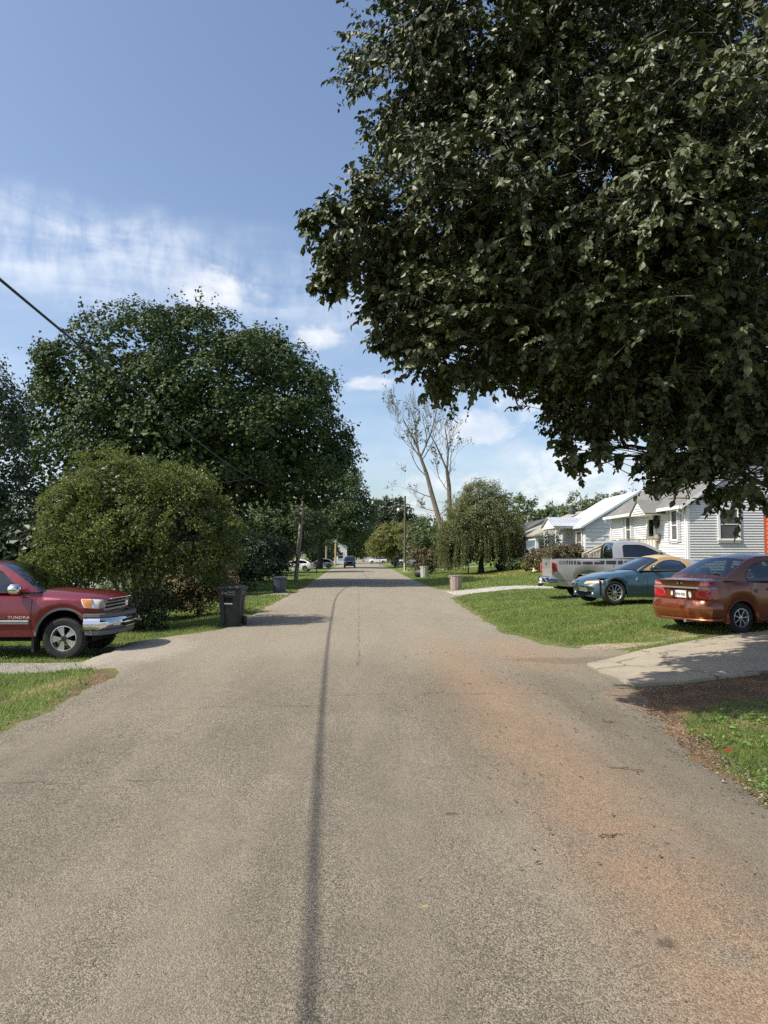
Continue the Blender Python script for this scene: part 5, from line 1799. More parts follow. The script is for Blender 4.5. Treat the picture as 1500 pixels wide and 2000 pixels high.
class Car:
    def __init__(s, name, label, loc, rz, paint, spec, cat='car', group=None):
        s.root = thing(name, label, cat, loc, rz, group)
        s.sp, s.paint = spec, paint
        s.body()

    def section(s, x):
        sp = s.sp
        w, low, belt, top = lerp(sp['wid'], x), lerp(sp['low'], x), lerp(sp['belt'], x), lerp(sp['top'], x)
        for xc, r, zc in sp['arches']:
            if abs(x-xc) < r:
                low = max(low, zc+math.sqrt(max(0, r*r-(x-xc)**2)))
        tuck = sp.get('tuck', .05)
        h = belt-low
        pts = [(w-tuck*.6, low), (w-tuck*.25, low+h*.14), (w, low+h*.48), (w-.012, low+h*.78), (w-.045, belt-.02), (w-.085, belt+.005)]
        bed = sp.get('bed')
        if bed and bed[0] < x < bed[1]:
            pts += [(w-.13, belt+.004), (w-.14, bed[2]), (w*.5, bed[2]), (0, bed[2])]
        else:
            pts += [(w*.80, belt+(top-belt)*.55), (w*.60, belt+(top-belt)*.86), (w*.30, top-.002), (0, top)]
        return pts

    def body(s):
        sp = s.sp
        x0, x1 = sp['ends']
        xs = list(np.linspace(x0, x1, sp.get('n', 62)))
        for xc, r, zc in sp['arches']:
            xs += [xc-r, xc+r, xc-r*.985, xc+r*.985, xc-r*.93, xc+r*.93]
        if sp.get('bed'):
            for b in sp['bed'][:2]:
                xs += [b-.002, b+.002]
        xs = sorted(set(round(x, 4) for x in xs))
        fb, rb = sp.get('bulge', (.2, .12))
        fl, rl_ = sp.get('blen', (.6, .4))
        V, F = [], []
        secs = [s.section(x) for x in xs]
        n = len(secs[0])
        for x, sec in zip(xs, secs):
            w = lerp(sp['wid'], x)
            for side in (1, -1):
                for y, z in sec:
                    k = 0
                    if x > x1-fl:
                        k = -fb*((x-(x1-fl))/fl)
                    elif x < x0+rl_:
                        k = rb*((x0+rl_-x)/rl_)
                    V.append((x+k*(abs(y)/w)**2.4, side*y, z))
        m = 2*n
        for i in range(len(xs)-1):
            for side in (0, 1):
                for j in range(n-1):
                    a, b = i*m+side*n+j, i*m+side*n+j+1
                    c, d = b+m, a+m
                    F.append((a, d, c, b) if side == 0 else (a, b, c, d))
        for i in (0, len(xs)-1):
            for j in range(n-1):
                a, b, c, d = i*m+j, i*m+j+1, i*m+n+j+1, i*m+n+j
                F.append((a, b, c, d) if i == 0 else (a, d, c, b))
        bm = bmesh.new()
        vs = [bm.verts.new(v) for v in V]
        for f in F:
            try:
                bm.faces.new([vs[q] for q in f])
            except ValueError:
                pass
        bmesh.ops.remove_doubles(bm, verts=bm.verts, dist=.0005)
        bmesh.ops.recalc_face_normals(bm, faces=bm.faces)
        me = bpy.data.meshes.new('body')
        bm.to_mesh(me)
        s.bvh = BVHTree.FromBMesh(bm)
        bm.free()
        me.polygons.foreach_set('use_smooth', [True]*len(me.polygons))
        me.set_sharp_from_angle(angle=R(sp.get('sharp', 32)))
        me.materials.append(s.paint)
        s.b = link('body', me, s.root)
        # inner wheel wells and floor
        mb = MB()
        lo = sp['arches'][0][2]
        mb.box(x0+.35, x1-.35, -lerp(sp['wid'], 0)+.30, lerp(sp['wid'], 0)-.30, lo*.75, lo+.30)
        for xc, r, zc in sp['arches']:
            mb.box(xc-r-.02, xc+r+.02, -lerp(sp['wid'], xc)+.10, lerp(sp['wid'], xc)-.10, zc+r+.01, zc+r+.03)
            mb.box(xc-r-.04, xc-r-.01, -lerp(sp['wid'], xc)+.08, lerp(sp['wid'], xc)-.08, lo*.8, zc+r*.9)
            mb.box(xc+r+.01, xc+r+.04, -lerp(sp['wid'], xc)+.08, lerp(sp['wid'], xc)-.08, lo*.8, zc+r*.9)
        mb.build('underbody', WELL, s.root)

    def patch(s, quad, d, m, name, parent=None, off=.006, n=(8, 5), rnd=0., thick=.0, label=None):
        """conforming patch: quad of four points is thrown along d onto the body"""
        q = [Vector(v) for v in quad]
        d = Vector(d).normalized()
        V, F = [], []
        for j in range(n[1]+1):
            for i in range(n[0]+1):
                u, v = i/n[0]*2-1, j/n[1]*2-1
                if rnd:
                    uu = u*(1-rnd*(1-math.sqrt(max(0, 1-v*v/2)))/.2929*.2929)
                    vv = v*(1-rnd*(1-math.sqrt(max(0, 1-u*u/2)))/.2929*.2929)
                else:
                    uu, vv = u, v
                a, b = (uu+1)/2, (vv+1)/2
                p0 = q[0].lerp(q[1], a).lerp(q[3].lerp(q[2], a), b)
                hit = s.bvh.ray_cast(p0-d*1.0, d, 3.0)
                p1 = hit[0]-d*off if hit[0] is not None else p0
                V.append(p1)
        r = n[0]+1
        for j in range(n[1]):
            for i in range(n[0]):
                a = j*r+i
                F.append((a, a+1, a+r+1, a+r))
        k = len(V)
        V += [v+d*(off+.012) for v in V]
        F += [tuple(reversed([q_+k for q_ in f])) for f in F]
        ring = [i for i in range(r)]+[j*r+n[0] for j in range(1, n[1]+1)]+[n[1]*r+i for i in range(n[0]-1, -1, -1)]+[j*r for j in range(n[1]-1, 0, -1)]
        for a, b in zip(ring, ring[1:]+ring[:1]):
            F.append((b, a, a+k, b+k))
        mb = MB().add(V, F)
        o = mb.build(name, m, parent or s.root, smooth=True, angle=40)
        if label:
            o['label'] = label
        return o

    def side(s, x0, x1, z0, z1, m, name, sy=-1, **kw):
        return s.patch([(x0, sy*1.2, z0), (x1, sy*1.2, z0), (x1, sy*1.2, z1), (x0, sy*1.2, z1)], (0, -sy, 0), m, name, **kw)

    def arch_trim(s, i, m, name='arch_trim', wd=.045, sides=(-1, 1)):
        xc, r, zc = s.sp['arches'][i]
        lo = lerp(s.sp['low'], xc)
        for sy in sides:
            V, F = [], []
            a0 = math.asin(max(-.9, min(.9, (lo-zc)/r)))
            k = 22
            for j in range(k+1):
                a = a0+(math.pi-2*a0)*j/k
                for rr, o in ((r-.004, -.03), (r-.004, .014), (r+wd, .012), (r+wd, -.01)):
                    x, z = xc+rr*math.cos(a), zc+rr*math.sin(a)
                    h = s.bvh.ray_cast(Vector((x, sy*2, max(z, lo+.02) if rr > r else z+.03)), Vector((0, -sy, 0)), 3)
                    y = abs(h[0].y) if h[0] is not None else lerp(s.sp['wid'], x)
                    V.append((x, sy*(y+o), z))
            for j in range(k):
                for q in range(3):
                    a = j*4+q
                    F.append((a, a+1, a+5, a+4))
            MB().add(V, F).build(name, m, s.root, smooth=True, angle=50)

    def wheel(s, x, y, r, wd, spokes=5, rim=.6, kind='wide', tyre_only=False):
        sgn = 1 if y > 0 else -1
        hub = MB().lathe([(0, -.05), (r*rim*.45, -.05), (r*rim*.45, .02), (0, .03)], 16, axis='y')
        w = hub.build('wheel', PLASTIC, s.root, smooth=True)
        w.location = (x, y, r)
        w.rotation_euler = (0, .35, 0 if sgn > 0 else math.pi)
        hw = wd/2
        ty = MB()
        pr = [(r*rim, -hw*.9), (r*.72, -hw), (r*.90, -hw*.98), (r*.975, -hw*.8), (r, -hw*.55), (r, hw*.55), (r*.975, hw*.8), (r*.90, hw*.98), (r*.72, hw), (r*rim, hw*.9), (r*(rim-.03), hw*.6)]
        ty.lathe(pr, 40, axis='y')
        t_ = ty.build('tyre', TYRE, w, smooth=True, angle=35)
        # tread blocks
        tb = MB()
        for k in range(36):
            a = 2*math.pi*k/36
            M = Matrix.Rotation(a, 4, 'Y') @ Matrix.Translation((0, 0, r))
            tb.box(-.028*r/.38, .018*r/.38, -hw*.78, -hw*.1, -.01, .007, M)
            tb.box(-.010*r/.38, .034*r/.38, hw*.1, hw*.78, -.01, .007, M)
        if r > .34:
            tb.build('tread', TYRE, w)['kind'] = 'stuff'
        rm = MB()
        rr = r*rim
        rm.lathe([(rr*1.0, hw*.62), (rr*1.03, hw*.92), (rr*.97, hw*.95), (rr*.91, hw*.70), (rr*.88, -hw*.5)], 36, axis='y')
        rm.lathe([(0, hw*.80), (rr*.13, hw*.80), (rr*.24, hw*.72), (rr*.26, hw*.45), (0, hw*.4)], 20, axis='y')
        for k in range(spokes):
            a = 2*math.pi*k/spokes
            M = Matrix.Rotation(a, 4, 'Y')
            if kind == 'wide':
                pts = [(-.10*rr, .2*rr), (.10*rr, .2*rr), (.17*rr, .5*rr), (.30*rr, .93*rr), (-.30*rr, .93*rr), (-.17*rr, .5*rr)]
            else:
                pts = [(-.055*rr, .2*rr), (.055*rr, .2*rr), (.045*rr, .5*rr), (.075*rr, .93*rr), (-.075*rr, .93*rr), (-.045*rr, .5*rr)]
            vs = [M @ Vector((p, hw*(.74-.04*(q/rr)), q)) for p, q in pts]+[M @ Vector((p*.9, hw*.45, q)) for p, q in pts]
            k6 = len(pts)
            rm.add(vs, [tuple(range(k6)), tuple(range(2*k6-1, k6-1, -1))]+[(i, i+k6, (i+1) % k6+k6, (i+1) % k6) for i in range(k6)])
        rm.build('rim', ALLOY, w, smooth=True, angle=30)
        if kind == 'wide':
            MB().lathe([(0, hw*.86), (rr*.2, hw*.86), (rr*.24, hw*.7)], 14, axis='y').build('hub_cap', PLASTIC, w, smooth=True)
        return w

    def wheels(s, **kw):
        sp = s.sp
        for x in (sp['arches'][0][0], sp['arches'][1][0]):
            for sy in (-1, 1):
                s.wheel(x, sy*sp['track'], sp['wr'], sp['ww'], **kw)

    def cabin(s, prof, wins, wb, wt, zb, zt, glass, roofmat=None, gl=None, frame=None, crown=.05, curve=.0, sideglass=None, fullglass=None):
        """prof: upper outline (x,z) from windshield foot over the roof to the rear; gl: indexes of glazed spans;
        wins: side openings as (x,z) loops"""
        sideglass = sideglass or glass
        rm = roofmat or s.paint

        def wy(z):
            t = min(1, max(0, (z-zb)/(zt-zb)))
            return wb+(wt-wb)*(t**1.35)
        # cross surface
        cols = [-1, -.93, -.6, -.3, 0, .3, .6, .93, 1]
        n = len(prof)
        V, pos = [], {}
        rows = []
        for i, (x, z) in enumerate(prof):
            dxn = prof[min(i+1, n-1)][0]-prof[max(i-1, 0)][0]
            dzn = prof[min(i+1, n-1)][1]-prof[max(i-1, 0)][1]
            L = math.hypot(dxn, dzn) or 1
            nx_, nz_ = dzn/L, -dxn/L
            row = []
            for c in cols:
                b = crown*(1-c*c)*(1 if 0 < i < n-1 else .6)
                row.append((x+nx_*b, c*wy(z), z+nz_*b))
            rows.append(row)
        shell, glz = MB(), {}
        nc = len(cols)
        for row in rows:
            shell.v += row
        for i in range(n-1):
            for j in range(nc-1):
                f = (i*nc+j, i*nc+j+1, (i+1)*nc+j+1, (i+1)*nc+j)
                if gl and i in gl and 0 < j < nc-2:
                    glz.setdefault(gl[i], []).append(f)
                else:
                    shell.f.append(f)
        # side panels with openings
        for sy in (-1, 1):
            loops = [[Vector((x, z, 0)) for x, z in prof]]+[[Vector((x, z, 0)) for x, z in w_] for w_ in wins]
            tris = geometry.tessellate_polygon(loops)
            flat = [p for lp in loops for p in lp]
            shell.add([(p.x, sy*wy(p.y), p.y) for p in flat], [tuple(t_) if sy < 0 else tuple(reversed(t_)) for t_ in tris])
            k0 = len(loops[0])
            for lp in loops[1:]:       # reveal of each opening
                m_ = len(lp)
                vs = [(p.x, sy*wy(p.y), p.y) for p in lp]+[(p.x, sy*(wy(p.y)-.03), p.y) for p in lp]
                shell.add(vs, [(i, (i+1) % m_, (i+1) % m_+m_, i+m_) for i in range(m_)])
        c = shell.build('cabin', rm, s.root, smooth=True, angle=28)
        for w_ in wins:
            for sy in (-1, 1):
                tri = geometry.tessellate_polygon([[Vector((x, z, 0)) for x, z in w_]])
                gm = MB().add([(x, sy*(wy(z)-.012), z) for x, z in w_], tri)
                gm.build('side_window', sideglass, s.root, fixn=False)
                # rubber surround
                k = len(w_)
                cx, cz = sum(p[0] for p in w_)/k, sum(p[1] for p in w_)/k
                V2 = []
                for x, z in w_:
                    L = math.hypot(x-cx, z-cz)
                    V2 += [(x, sy*(wy(z)+.003), z), (x+(x-cx)/L*-.022, sy*(wy(z)+.002), z+(z-cz)/L*-.022)]
                MB().add(V2, [(2*i, 2*i+1, 2*((i+1) % k)+1, 2*((i+1) % k)) for i in range(k)]).build('window_seal', PLASTIC, s.root, fixn=False)
        for key, fs in glz.items():
            used = sorted({q for f in fs for q in f})
            mp = {q: k for k, q in enumerate(used)}
            flatv = [v for row in rows for v in row]
            MB().add([flatv[q] for q in used], [tuple(mp[q] for q in f) for f in fs]).build(key, (fullglass or {}).get(key, glass), s.root, smooth=True)
        s.wy = wy
        return c

    def mirror(s, x, sy, z, m, w=.2, h=.13, d=.10):
        y = sy*(s.wy(z)+.02)
        mb = MB()
        for k in range(2):
            pass
        V, F = [], []
        for i, (t, sc) in enumerate(((-.5, .75), (-.3, 1), (.2, .95), (.42, .7), (.5, .3))):
            for a in range(10):
                an = 2*math.pi*a/10
                V.append((x+t*d*1.6, y+sy*(.04+w*.5+math.cos(an)*w*.5*sc), z+math.sin(an)*h*.5*sc))
        for i in range(4):
            for a in range(10):
                F.append((i*10+a, i*10+(a+1) % 10, (i+1)*10+(a+1) % 10, (i+1)*10+a))
        F += [tuple(range(9, -1, -1)), tuple(40+a for a in range(10))]
        mb.add(V, F)
        o = mb.build('wing_mirror', m, s.root, smooth=True, angle=50)
        MB().tube([(x+.02, y-sy*.03, z-h*.3), (x+.01, y+sy*.08, z-h*.2)], .025, 6).build('mirror_stalk', PLASTIC, o)
        return o

    def seats(s, x, n=2, h=1.0, zb=.55, w=.22):
        for k in range(n):
            y = (-.36, .36)[k] if n == 2 else 0
            st = MB()
            st.taper((x-.05, x+.10, y-w, y+w), (x-.22, x-.10, y-w*.85, y+w*.85), zb, h)
            o = st.build('car_seat', SEATM, s.root, bevel=.03)
            hd = MB().taper((x-.27, x-.15, y-.12, y+.12), (x-.29, x-.19, y-.10, y+.10), h+.05, h+.25)
            hd.build('headrest', SEATM, o, bevel=.035)


def blend(tab, extra):
    return sorted(tab+extra)


# ======================================================== maroon pickup
tun = Car('pickup_truck', 'maroon extended-cab pickup with chrome bumper and mirror at the left edge, facing the road', (-7.06, 14.95, g1(-6.8, 14.9)), R(-.5), P_MAROON, dict(
    ends=(-3.0, 2.47), wid=[(-3, .93), (-2, .955), (1.0, .955), (1.9, .95), (2.25, .93), (2.47, .88)],
    low=[(-3, .50), (-1, .42), (1, .42), (2.0, .46), (2.12, .78), (2.47, .80)],
    belt=[(-3, 1.20), (-.8, 1.20), (.9, 1.17), (1.6, 1.15), (2.2, 1.12), (2.47, 1.07)],
    top=[(-3, 1.21), (-.6, 1.21), (.9, 1.30), (1.5, 1.28), (2.1, 1.225), (2.36, 1.17), (2.47, 1.10)],
    arches=[(1.63, .50, .42), (-1.63, .50, .42)], track=.80, wr=.385, ww=.26, bulge=(.24, .05), blen=(.75, .2), bed=(-2.93, -.78, .75), tuck=.06))
tun.cabin([(1.16, 1.24), (1.06, 1.30), (.70, 1.56), (.46, 1.70), (.30, 1.745), (.0, 1.77), (-.40, 1.77), (-.60, 1.74), (-.72, 1.60), (-.76, 1.20)],
          [[(.82, 1.24), (.66, 1.42), (.42, 1.62), (.26, 1.675), (-.08, 1.69), (-.10, 1.24)], [(-.20, 1.24), (-.20, 1.68), (-.52, 1.67), (-.60, 1.56), (-.62, 1.24)]],
          .90, .70, 1.2, 1.77, CARGLASS, gl={0: 'windshield', 1: 'windshield', 2: 'windshield', 3: 'windshield', 7: 'rear_window', 8: 'rear_window'}, sideglass=TINTGLASS, crown=.06, fullglass={'windshield': glass_mat('windscreen_glass', (.30, .36, .32), 1.2)})
tun.wheels(spokes=5, rim=.60)
tun.arch_trim(0, GREYPL, wd=.035)
tun.arch_trim(1, GREYPL, wd=.035)
tun.seats(.1, 2, 1.3, .8)
tun.mirror(.80, -1, 1.30, CHROME, .26, .20, .13)
tun.mirror(.80, 1, 1.30, CHROME, .26, .20, .13)
MB().box(.3, 1.2, -.75, .75, 1.0, 1.26).build('dashboard', SEATM, tun.root, bevel=.03)
for x in (1.04, -.14):
    tun.side(x-.005, x+.005, .50, 1.19, SEAM, 'door_gap', off=.002, n=(1, 8))
BADGE = mat('silver_badge', (.58, .58, .57), .35, metal=.25, var=.05)
tun.side(-.9, 1.0, .66, .73, BADGE, 'side_moulding', off=.022, n=(16, 2))
tun.side(-.9, 1.0, .672, .70, GREYPL, 'moulding_insert', off=.026, n=(16, 1))
hn = tun.side(-.02, .20, 1.02, 1.06, P_MAROON, 'door_handle', off=.03, n=(6, 2), rnd=.5)
ys = tun.bvh.ray_cast(Vector((.6, -2, .79)), Vector((0, 1, 0)), 3)[0].y
text_mesh('door_lettering', 'TUNDRA', BADGE, tun.root, .068, (.62, ys-.012, .758), (R(90), 0, 0), .003, 1.45)
text_mesh('door_lettering', 'TOYOTA', GREYPL, tun.root, .048, (.32, ys-.010, .760), (R(90), 0, 0), .003, 1.35)
# front: headlights, grille, bumper
for sy in (-1, 1):
    dd = (-1, -sy*1.1, 0)
    a = Vector((2.20, sy*.93, 0))
    q = [(2.02, sy*.98, .95), (2.34, sy*.74, .92), (2.36, sy*.72, 1.09), (2.00, sy*1.0, 1.12)]
    hl = tun.patch(q, dd, LAMPC, 'headlight', off=.012, n=(10, 6), rnd=.25)
    q2 = [(2.03, sy*.975, .965), (2.125, sy*.905, .955), (2.125, sy*.905, 1.10), (2.01, sy*.99, 1.11)]
    tun.patch(q2, dd, LAMPO, 'turn_signal', parent=hl, off=.017, n=(6, 6), rnd=.3)
    q3 = [(2.125, sy*.905, .95), (2.145, sy*.89, .95), (2.145, sy*.89, 1.105), (2.125, sy*.905, 1.105)]
    tun.patch(q3, dd, CHROME, 'lamp_divider', parent=hl, off=.020, n=(1, 6))
gr = tun.patch([(3, -.64, .875), (3, .64, .875), (3, .60, 1.115), (3, -.60, 1.115)], (-1, 0, 0), BADGE, 'grille', off=.03, n=(14, 5), rnd=.15)
for k in range(3):
    z0 = .912+k*.064
    tun.patch([(3, -.58+.008*k, z0), (3, .58-.008*k, z0), (3, .575-.008*k, z0+.038), (3, -.575+.008*k, z0+.038)], (-1, 0, 0), SEAM, 'grille_slot', parent=gr, off=.034, n=(12, 2))
mb = MB().lathe([(0, .02), (.05, .015), (.07, .0)], 16, axis='x')
em = mb.build('emblem', CHROME, gr, smooth=True)
em.location = (2.49, 0, 1.0)
em.scale = (1, 1.3, .85)


def bumper(car, name, m, x, hw, wrap, z0, z1, dep=.14, crv=.26, k=24, parent=None, sgn=1, bow=.0):
    """wrap-round bumper bar: plan curve swept at a height"""
    V, F = [], []
    pl = []
    for i in range(k+1):
        u = i/k*2-1
        y = u*hw
        xx = x-sgn*crv*abs(u)**3.2
        pl.append((xx, y))
    pl = [(x-sgn*(crv+wrap), -hw-.005)]+pl+[(x-sgn*(crv+wrap), hw+.005)]
    zz = [z0, z0+(z1-z0)*.12, (z0+z1)/2, z1-(z1-z0)*.12, z1]
    of = [-.03, .0, bow, .0, -.03]
    for i, (xx, y) in enumerate(pl):
        a = pl[max(0, i-1)]
        b = pl[min(len(pl)-1, i+1)]
        t_ = Vector((b[0]-a[0], b[1]-a[1], 0)).normalized()
        nn_ = Vector((t_.y, -t_.x, 0))*sgn
        if nn_.x*sgn < 0 and abs(y) < hw*.5:
            nn_ = -nn_
        for z_, o_ in zip(zz, of):
            V.append((xx+nn_.x*o_, y+nn_.y*o_, z_))
        V.append((xx-nn_.x*dep, y-nn_.y*dep, z1))
        V.append((xx-nn_.x*dep, y-nn_.y*dep, z0))
    r = 7
    for i in range(len(pl)-1):
        for j in range(r):
            F.append((i*r+j, i*r+(j+1) % r, (i+1)*r+(j+1) % r, (i+1)*r+j))
    F += [tuple(range(r-1, -1, -1)), tuple((len(pl)-1)*r+j for j in range(r))]
    return MB().add(V, F).build(name, m, parent or car.root, smooth=True, angle=35)


bu = bumper(tun, 'front_bumper', CHROME, 2.56, .95, .30, .54, .77, bow=.03)
bumper(tun, 'bumper_top', GREYPL, 2.55, .95, .30, .772, .84, parent=bu)
bumper(tun, 'bumper_valance', GREYPL, 2.52, .93, .24, .44, .538, parent=bu)
for sy in (-1, 1):
    MB().box(-.01, .02, -.075, .075, -.045, .045).build('fog_lamp', LAMPC, bu, bevel=.02).matrix_local = Matrix.Translation((2.512, sy*.66, .655)) @ Matrix.Rotation(-sy*-.55, 4, 'Z')
for zq in (.60, .69):
    MB().box(-.012, .018, -.42, .42, -.022, .022).build('bumper_slot', SEAM, bu, bevel=.006).matrix_local = Matrix.Translation((2.575, 0, zq))
for sy in (-1, 1):
    MB().box(1.02, 1.07, sy*.72-.14, sy*.72+.14, .14, .48).build('mud_flap', PLASTIC, tun.root)
MB().tube([(1.10, -.55, 1.285), (.95, .1, 1.335)], .012, 5).build('wiper', PLASTIC, tun.root)
MB().box(-3.12, -2.98, -.9, .9, .5, .68).build('rear_bumper', CHROME, tun.root, bevel=.03)

# ======================================================== silver pickup
ram = Car('pickup_truck', 'silver regular-cab pickup with a black dashed stripe along its bed, beside the blue roadster', (9.15, 24.9, g1(8.8, 24.9)-.03), R(-5), P_SILVER, dict(
    ends=(-2.78, 2.47), wid=[(-2.78, .97), (-2.5, 1.0), (1.0, 1.0), (2.0, .99), (2.47, .92)],
    low=[(-2.78, .50), (-2.3, .44), (1, .42), (2.0, .46), (2.47, .50)],
    belt=[(-2.78, 1.36), (-.7, 1.36), (.9, 1.27), (1.6, 1.22), (2.2, 1.16), (2.47, 1.05)],
    top=[(-2.78, 1.365), (-.6, 1.37), (.9, 1.42), (1.6, 1.38), (2.2, 1.28), (2.47, 1.12)],
    arches=[(1.53, .52, .45), (-1.53, .52, .45)], track=.83, wr=.40, ww=.27, bulge=(.2, .03), blen=(.7, .2), bed=(-2.70, -.76, .85), tuck=.06))
ram.cabin([(1.22, 1.38), (1.12, 1.43), (.70, 1.68), (.36, 1.85), (.15, 1.895), (-.2, 1.91), (-.50, 1.90), (-.66, 1.86), (-.72, 1.74), (-.74, 1.36)],
          [[(.98, 1.40), (.62, 1.62), (.30, 1.775), (.12, 1.81), (-.36, 1.81), (-.42, 1.76), (-.42, 1.40)]],
          .95, .74, 1.34, 1.91, CARGLASS, gl={0: 'windshield', 1: 'windshield', 2: 'windshield', 3: 'windshield', 7: 'rear_window', 8: 'rear_window'}, sideglass=TINTGLASS, crown=.05)
ram.wheels(spokes=5, rim=.6)
ram.seats(-.05, 2, 1.5, .9)
ram.mirror(.72, -1, 1.47, PLASTIC, .22, .2, .1)
ram.mirror(.72, 1, 1.47, PLASTIC, .22, .2, .1)
for sy in (-1, 1):
    MB().box(-2.74, -.78, sy*.90-.05, sy*.90+.05, 1.366, 1.385).build('bed_rail_cap', PLASTIC, ram.root)
MB().box(-2.79, -2.70, -.88, .88, 1.366, 1.386).build('tailgate_cap', PLASTIC, ram.root)
ram.side(-.752, -.738, .52, 1.36, SEAM, 'cab_gap', off=.003, n=(1, 8))
for x in (-.50, 1.0):
    ram.side(x-.004, x+.004, .56, 1.33, SEAM, 'door_gap', off=.002, n=(1, 8))
ram.side(-.40, -.16, 1.18, 1.23, PLASTIC, 'door_handle', off=.02, n=(5, 2), rnd=.4)
xa = -2.52
for L, gp in [(.014, .028), (.014, .026), (.016, .026), (.018, .026), (.020, .026), (.026, .026), (.034, .028), (.044, .028), (.056, .028), (.075, .03), (.13, .045), (.33, .05), (.33, .05), (.33, .05), (.16, .05), (.30, .05)]:
    for sy in (-1, 1):
        sl = .03 if L < .03 else .008
        ram.patch([(xa, sy*1.3, 1.165), (xa+L, sy*1.3, 1.165), (xa+L+sl, sy*1.3, 1.285), (xa+sl, sy*1.3, 1.285)], (0, -sy, 0), PLASTIC, 'stripe', off=.0025, n=(max(1, int(L/.08)), 2))
    xa += L+gp
ram.side(-2.6, -1.98, .625, .635, SEAM, 'body_crease', off=.002, n=(8, 1))
for sy in (-1, 1):
    q = [(-2.76, sy*1.02, .87), (-2.58, sy*1.06, .86), (-2.60, sy*1.06, 1.16), (-2.76, sy*1.02, 1.22)]
    tl = ram.patch([(-2.78, sy*1.25, .84), (-2.55, sy*1.25, .84), (-2.60, sy*1.25, 1.20), (-2.78, sy*1.25, 1.24)], (0, -sy, 0), LAMPR, 'tail_light', off=.012, n=(6, 8), rnd=.2)
    ram.side(-2.76, -2.57, .845, .91, LAMPC, 'reverse_lamp', sy=sy, parent=tl, off=.016, n=(5, 2))
ram.patch([(-3.2, -.80, .74), (-3.2, .80, .74), (-3.2, .80, 1.33), (-3.2, -.80, 1.33)], (1, 0, 0), P_SILVER, 'tailgate', off=.012, n=(8, 4), rnd=.06)
ram.patch([(-3.2, -.12, 1.13), (-3.2, .12, 1.13), (-3.2, .12, 1.21), (-3.2, -.12, 1.21)], (1, 0, 0), PLASTIC, 'tailgate_handle', off=.02, n=(3, 2), rnd=.5)
ram.patch([(-3.2, .40, .92), (-3.2, .62, .92), (-3.2, .62, .96), (-3.2, .40, .96)], (1, 0, 0), CHROME, 'tailgate_badge', off=.017, n=(3, 1))
rbu = bumper(ram, 'rear_bumper', CHROME, -2.95, .99, .28, .44, .74, sgn=-1, crv=.08, bow=.02)
MB().box(-2.985, -2.95, -.16, .16, .53, .68).build('licence_plate', PLATE, rbu)
text_mesh('plate_number', '48C 21', INK, rbu, .10, (-2.988, .15, .57), (R(90), 0, R(-90)), .001, .95)
MB().box(-3.05, -2.9, -.04, .04, .42, .50).build('tow_hitch', PLASTIC, ram.root)
fb = bumper(ram, 'front_bumper', CHROME, 2.60, .97, .2, .48, .72, crv=.2, bow=.02)
ram.patch([(3, -.55, .78), (3, .55, .78), (3, .5, 1.10), (3, -.5, 1.10)], (-1, 0, 0), CHROME, 'grille', off=.02, n=(8, 4))
for sy in (-1, 1):
    ram.patch([(3, sy*.62, .84), (3, sy*.9, .84), (3, sy*.88, 1.02), (3, sy*.62, 1.05)], (-1, 0, 0), LAMPC, 'headlight', off=.014, n=(4, 4), rnd=.2)

# ======================================================== blue roadster
zr_ = Car('roadster', 'small blue two-seat roadster with tan canvas top parked on the grass, nose towards the road', (8.00, 20.75, g1(7.4, 20.4)+.01), R(180+7), P_BLUE, dict(
    ends=(-2.02, 2.03), wid=[(-2.02, .70), (-1.7, .82), (-1.25, .885), (-.6, .865), (.3, .86), (1.25, .885), (1.7, .84), (2.03, .72)],
    low=[(-2.02, .38), (-1.7, .22), (1.5, .19), (1.9, .17), (2.03, .20)],
    belt=[(-2.02, .84), (-1.4, .90), (-.7, .86), (.2, .84), (.9, .80), (1.3, .755), (1.7, .66), (1.9, .585), (2.03, .48)],
    top=[(-2.02, .86), (-1.4, .95), (-.8, .95), (.3, .945), (.8, .90), (1.3, .83), (1.7, .725), (1.92, .625), (2.03, .50)],
    arches=[(1.245, .355, .325), (-1.25, .355, .325)], track=.755, wr=.325, ww=.225, bulge=(.30, .22), blen=(.8, .7), tuck=.07, n=70))
zr_.cabin([(.52, .91), (.42, .965), (.10, 1.13), (-.10, 1.215), (-.26, 1.268), (-.50, 1.295), (-.75, 1.275), (-1.0, 1.19), (-1.16, 1.07), (-1.26, .92)],
          [[(.16, .925), (.02, 1.03), (-.14, 1.12), (-.32, 1.185), (-.55, 1.205), (-.78, 1.17), (-.90, 1.07), (-.95, .925)]],
          .76, .56, .87, 1.30, CARGLASS, roofmat=TANTOP, gl={0: 'windshield', 1: 'windshield', 2: 'windshield', 7: 'rear_window'}, crown=.05, sideglass=TINTGLASS)
for sy in (-1, 1):
    ps = [(.50, .90), (.10, 1.125), (-.12, 1.215)]
    mb = MB().tube([(x+.01, sy*(zr_.wy(z)+.004), z) for x, z in ps], .024, 6)
    mb.build('windshield_pillar', P_BLUE, zr_.root, smooth=True)
    ti = MB()
    tri = geometry.tessellate_polygon([[Vector(v) for v in ((.13, .93, 0), (.0, 1.02, 0), (-.10, 1.08, 0), (-.12, .93, 0))]])
    MB().tube([(-.12, sy*(zr_.wy(.93)+.002), .93), (-.12, sy*(zr_.wy(1.1)+.002), 1.12)], .010, 5).build('quarter_light_bar', PLASTIC, zr_.root)
MB().tube([(-.11, -.57, 1.218), (-.085, -.3, 1.25), (-.08, 0, 1.262), (-.085, .3, 1.25), (-.11, .57, 1.218)], .022, 6).build('windshield_header', P_BLUE, zr_.root, smooth=True)
zr_.wheels(spokes=10, rim=.66, kind='thin')
zr_.seats(-.45, 2, .98, .5)
MB().box(.1, .5, -.6, .6, .8, .93).build('dashboard', SEATM, zr_.root, bevel=.03)
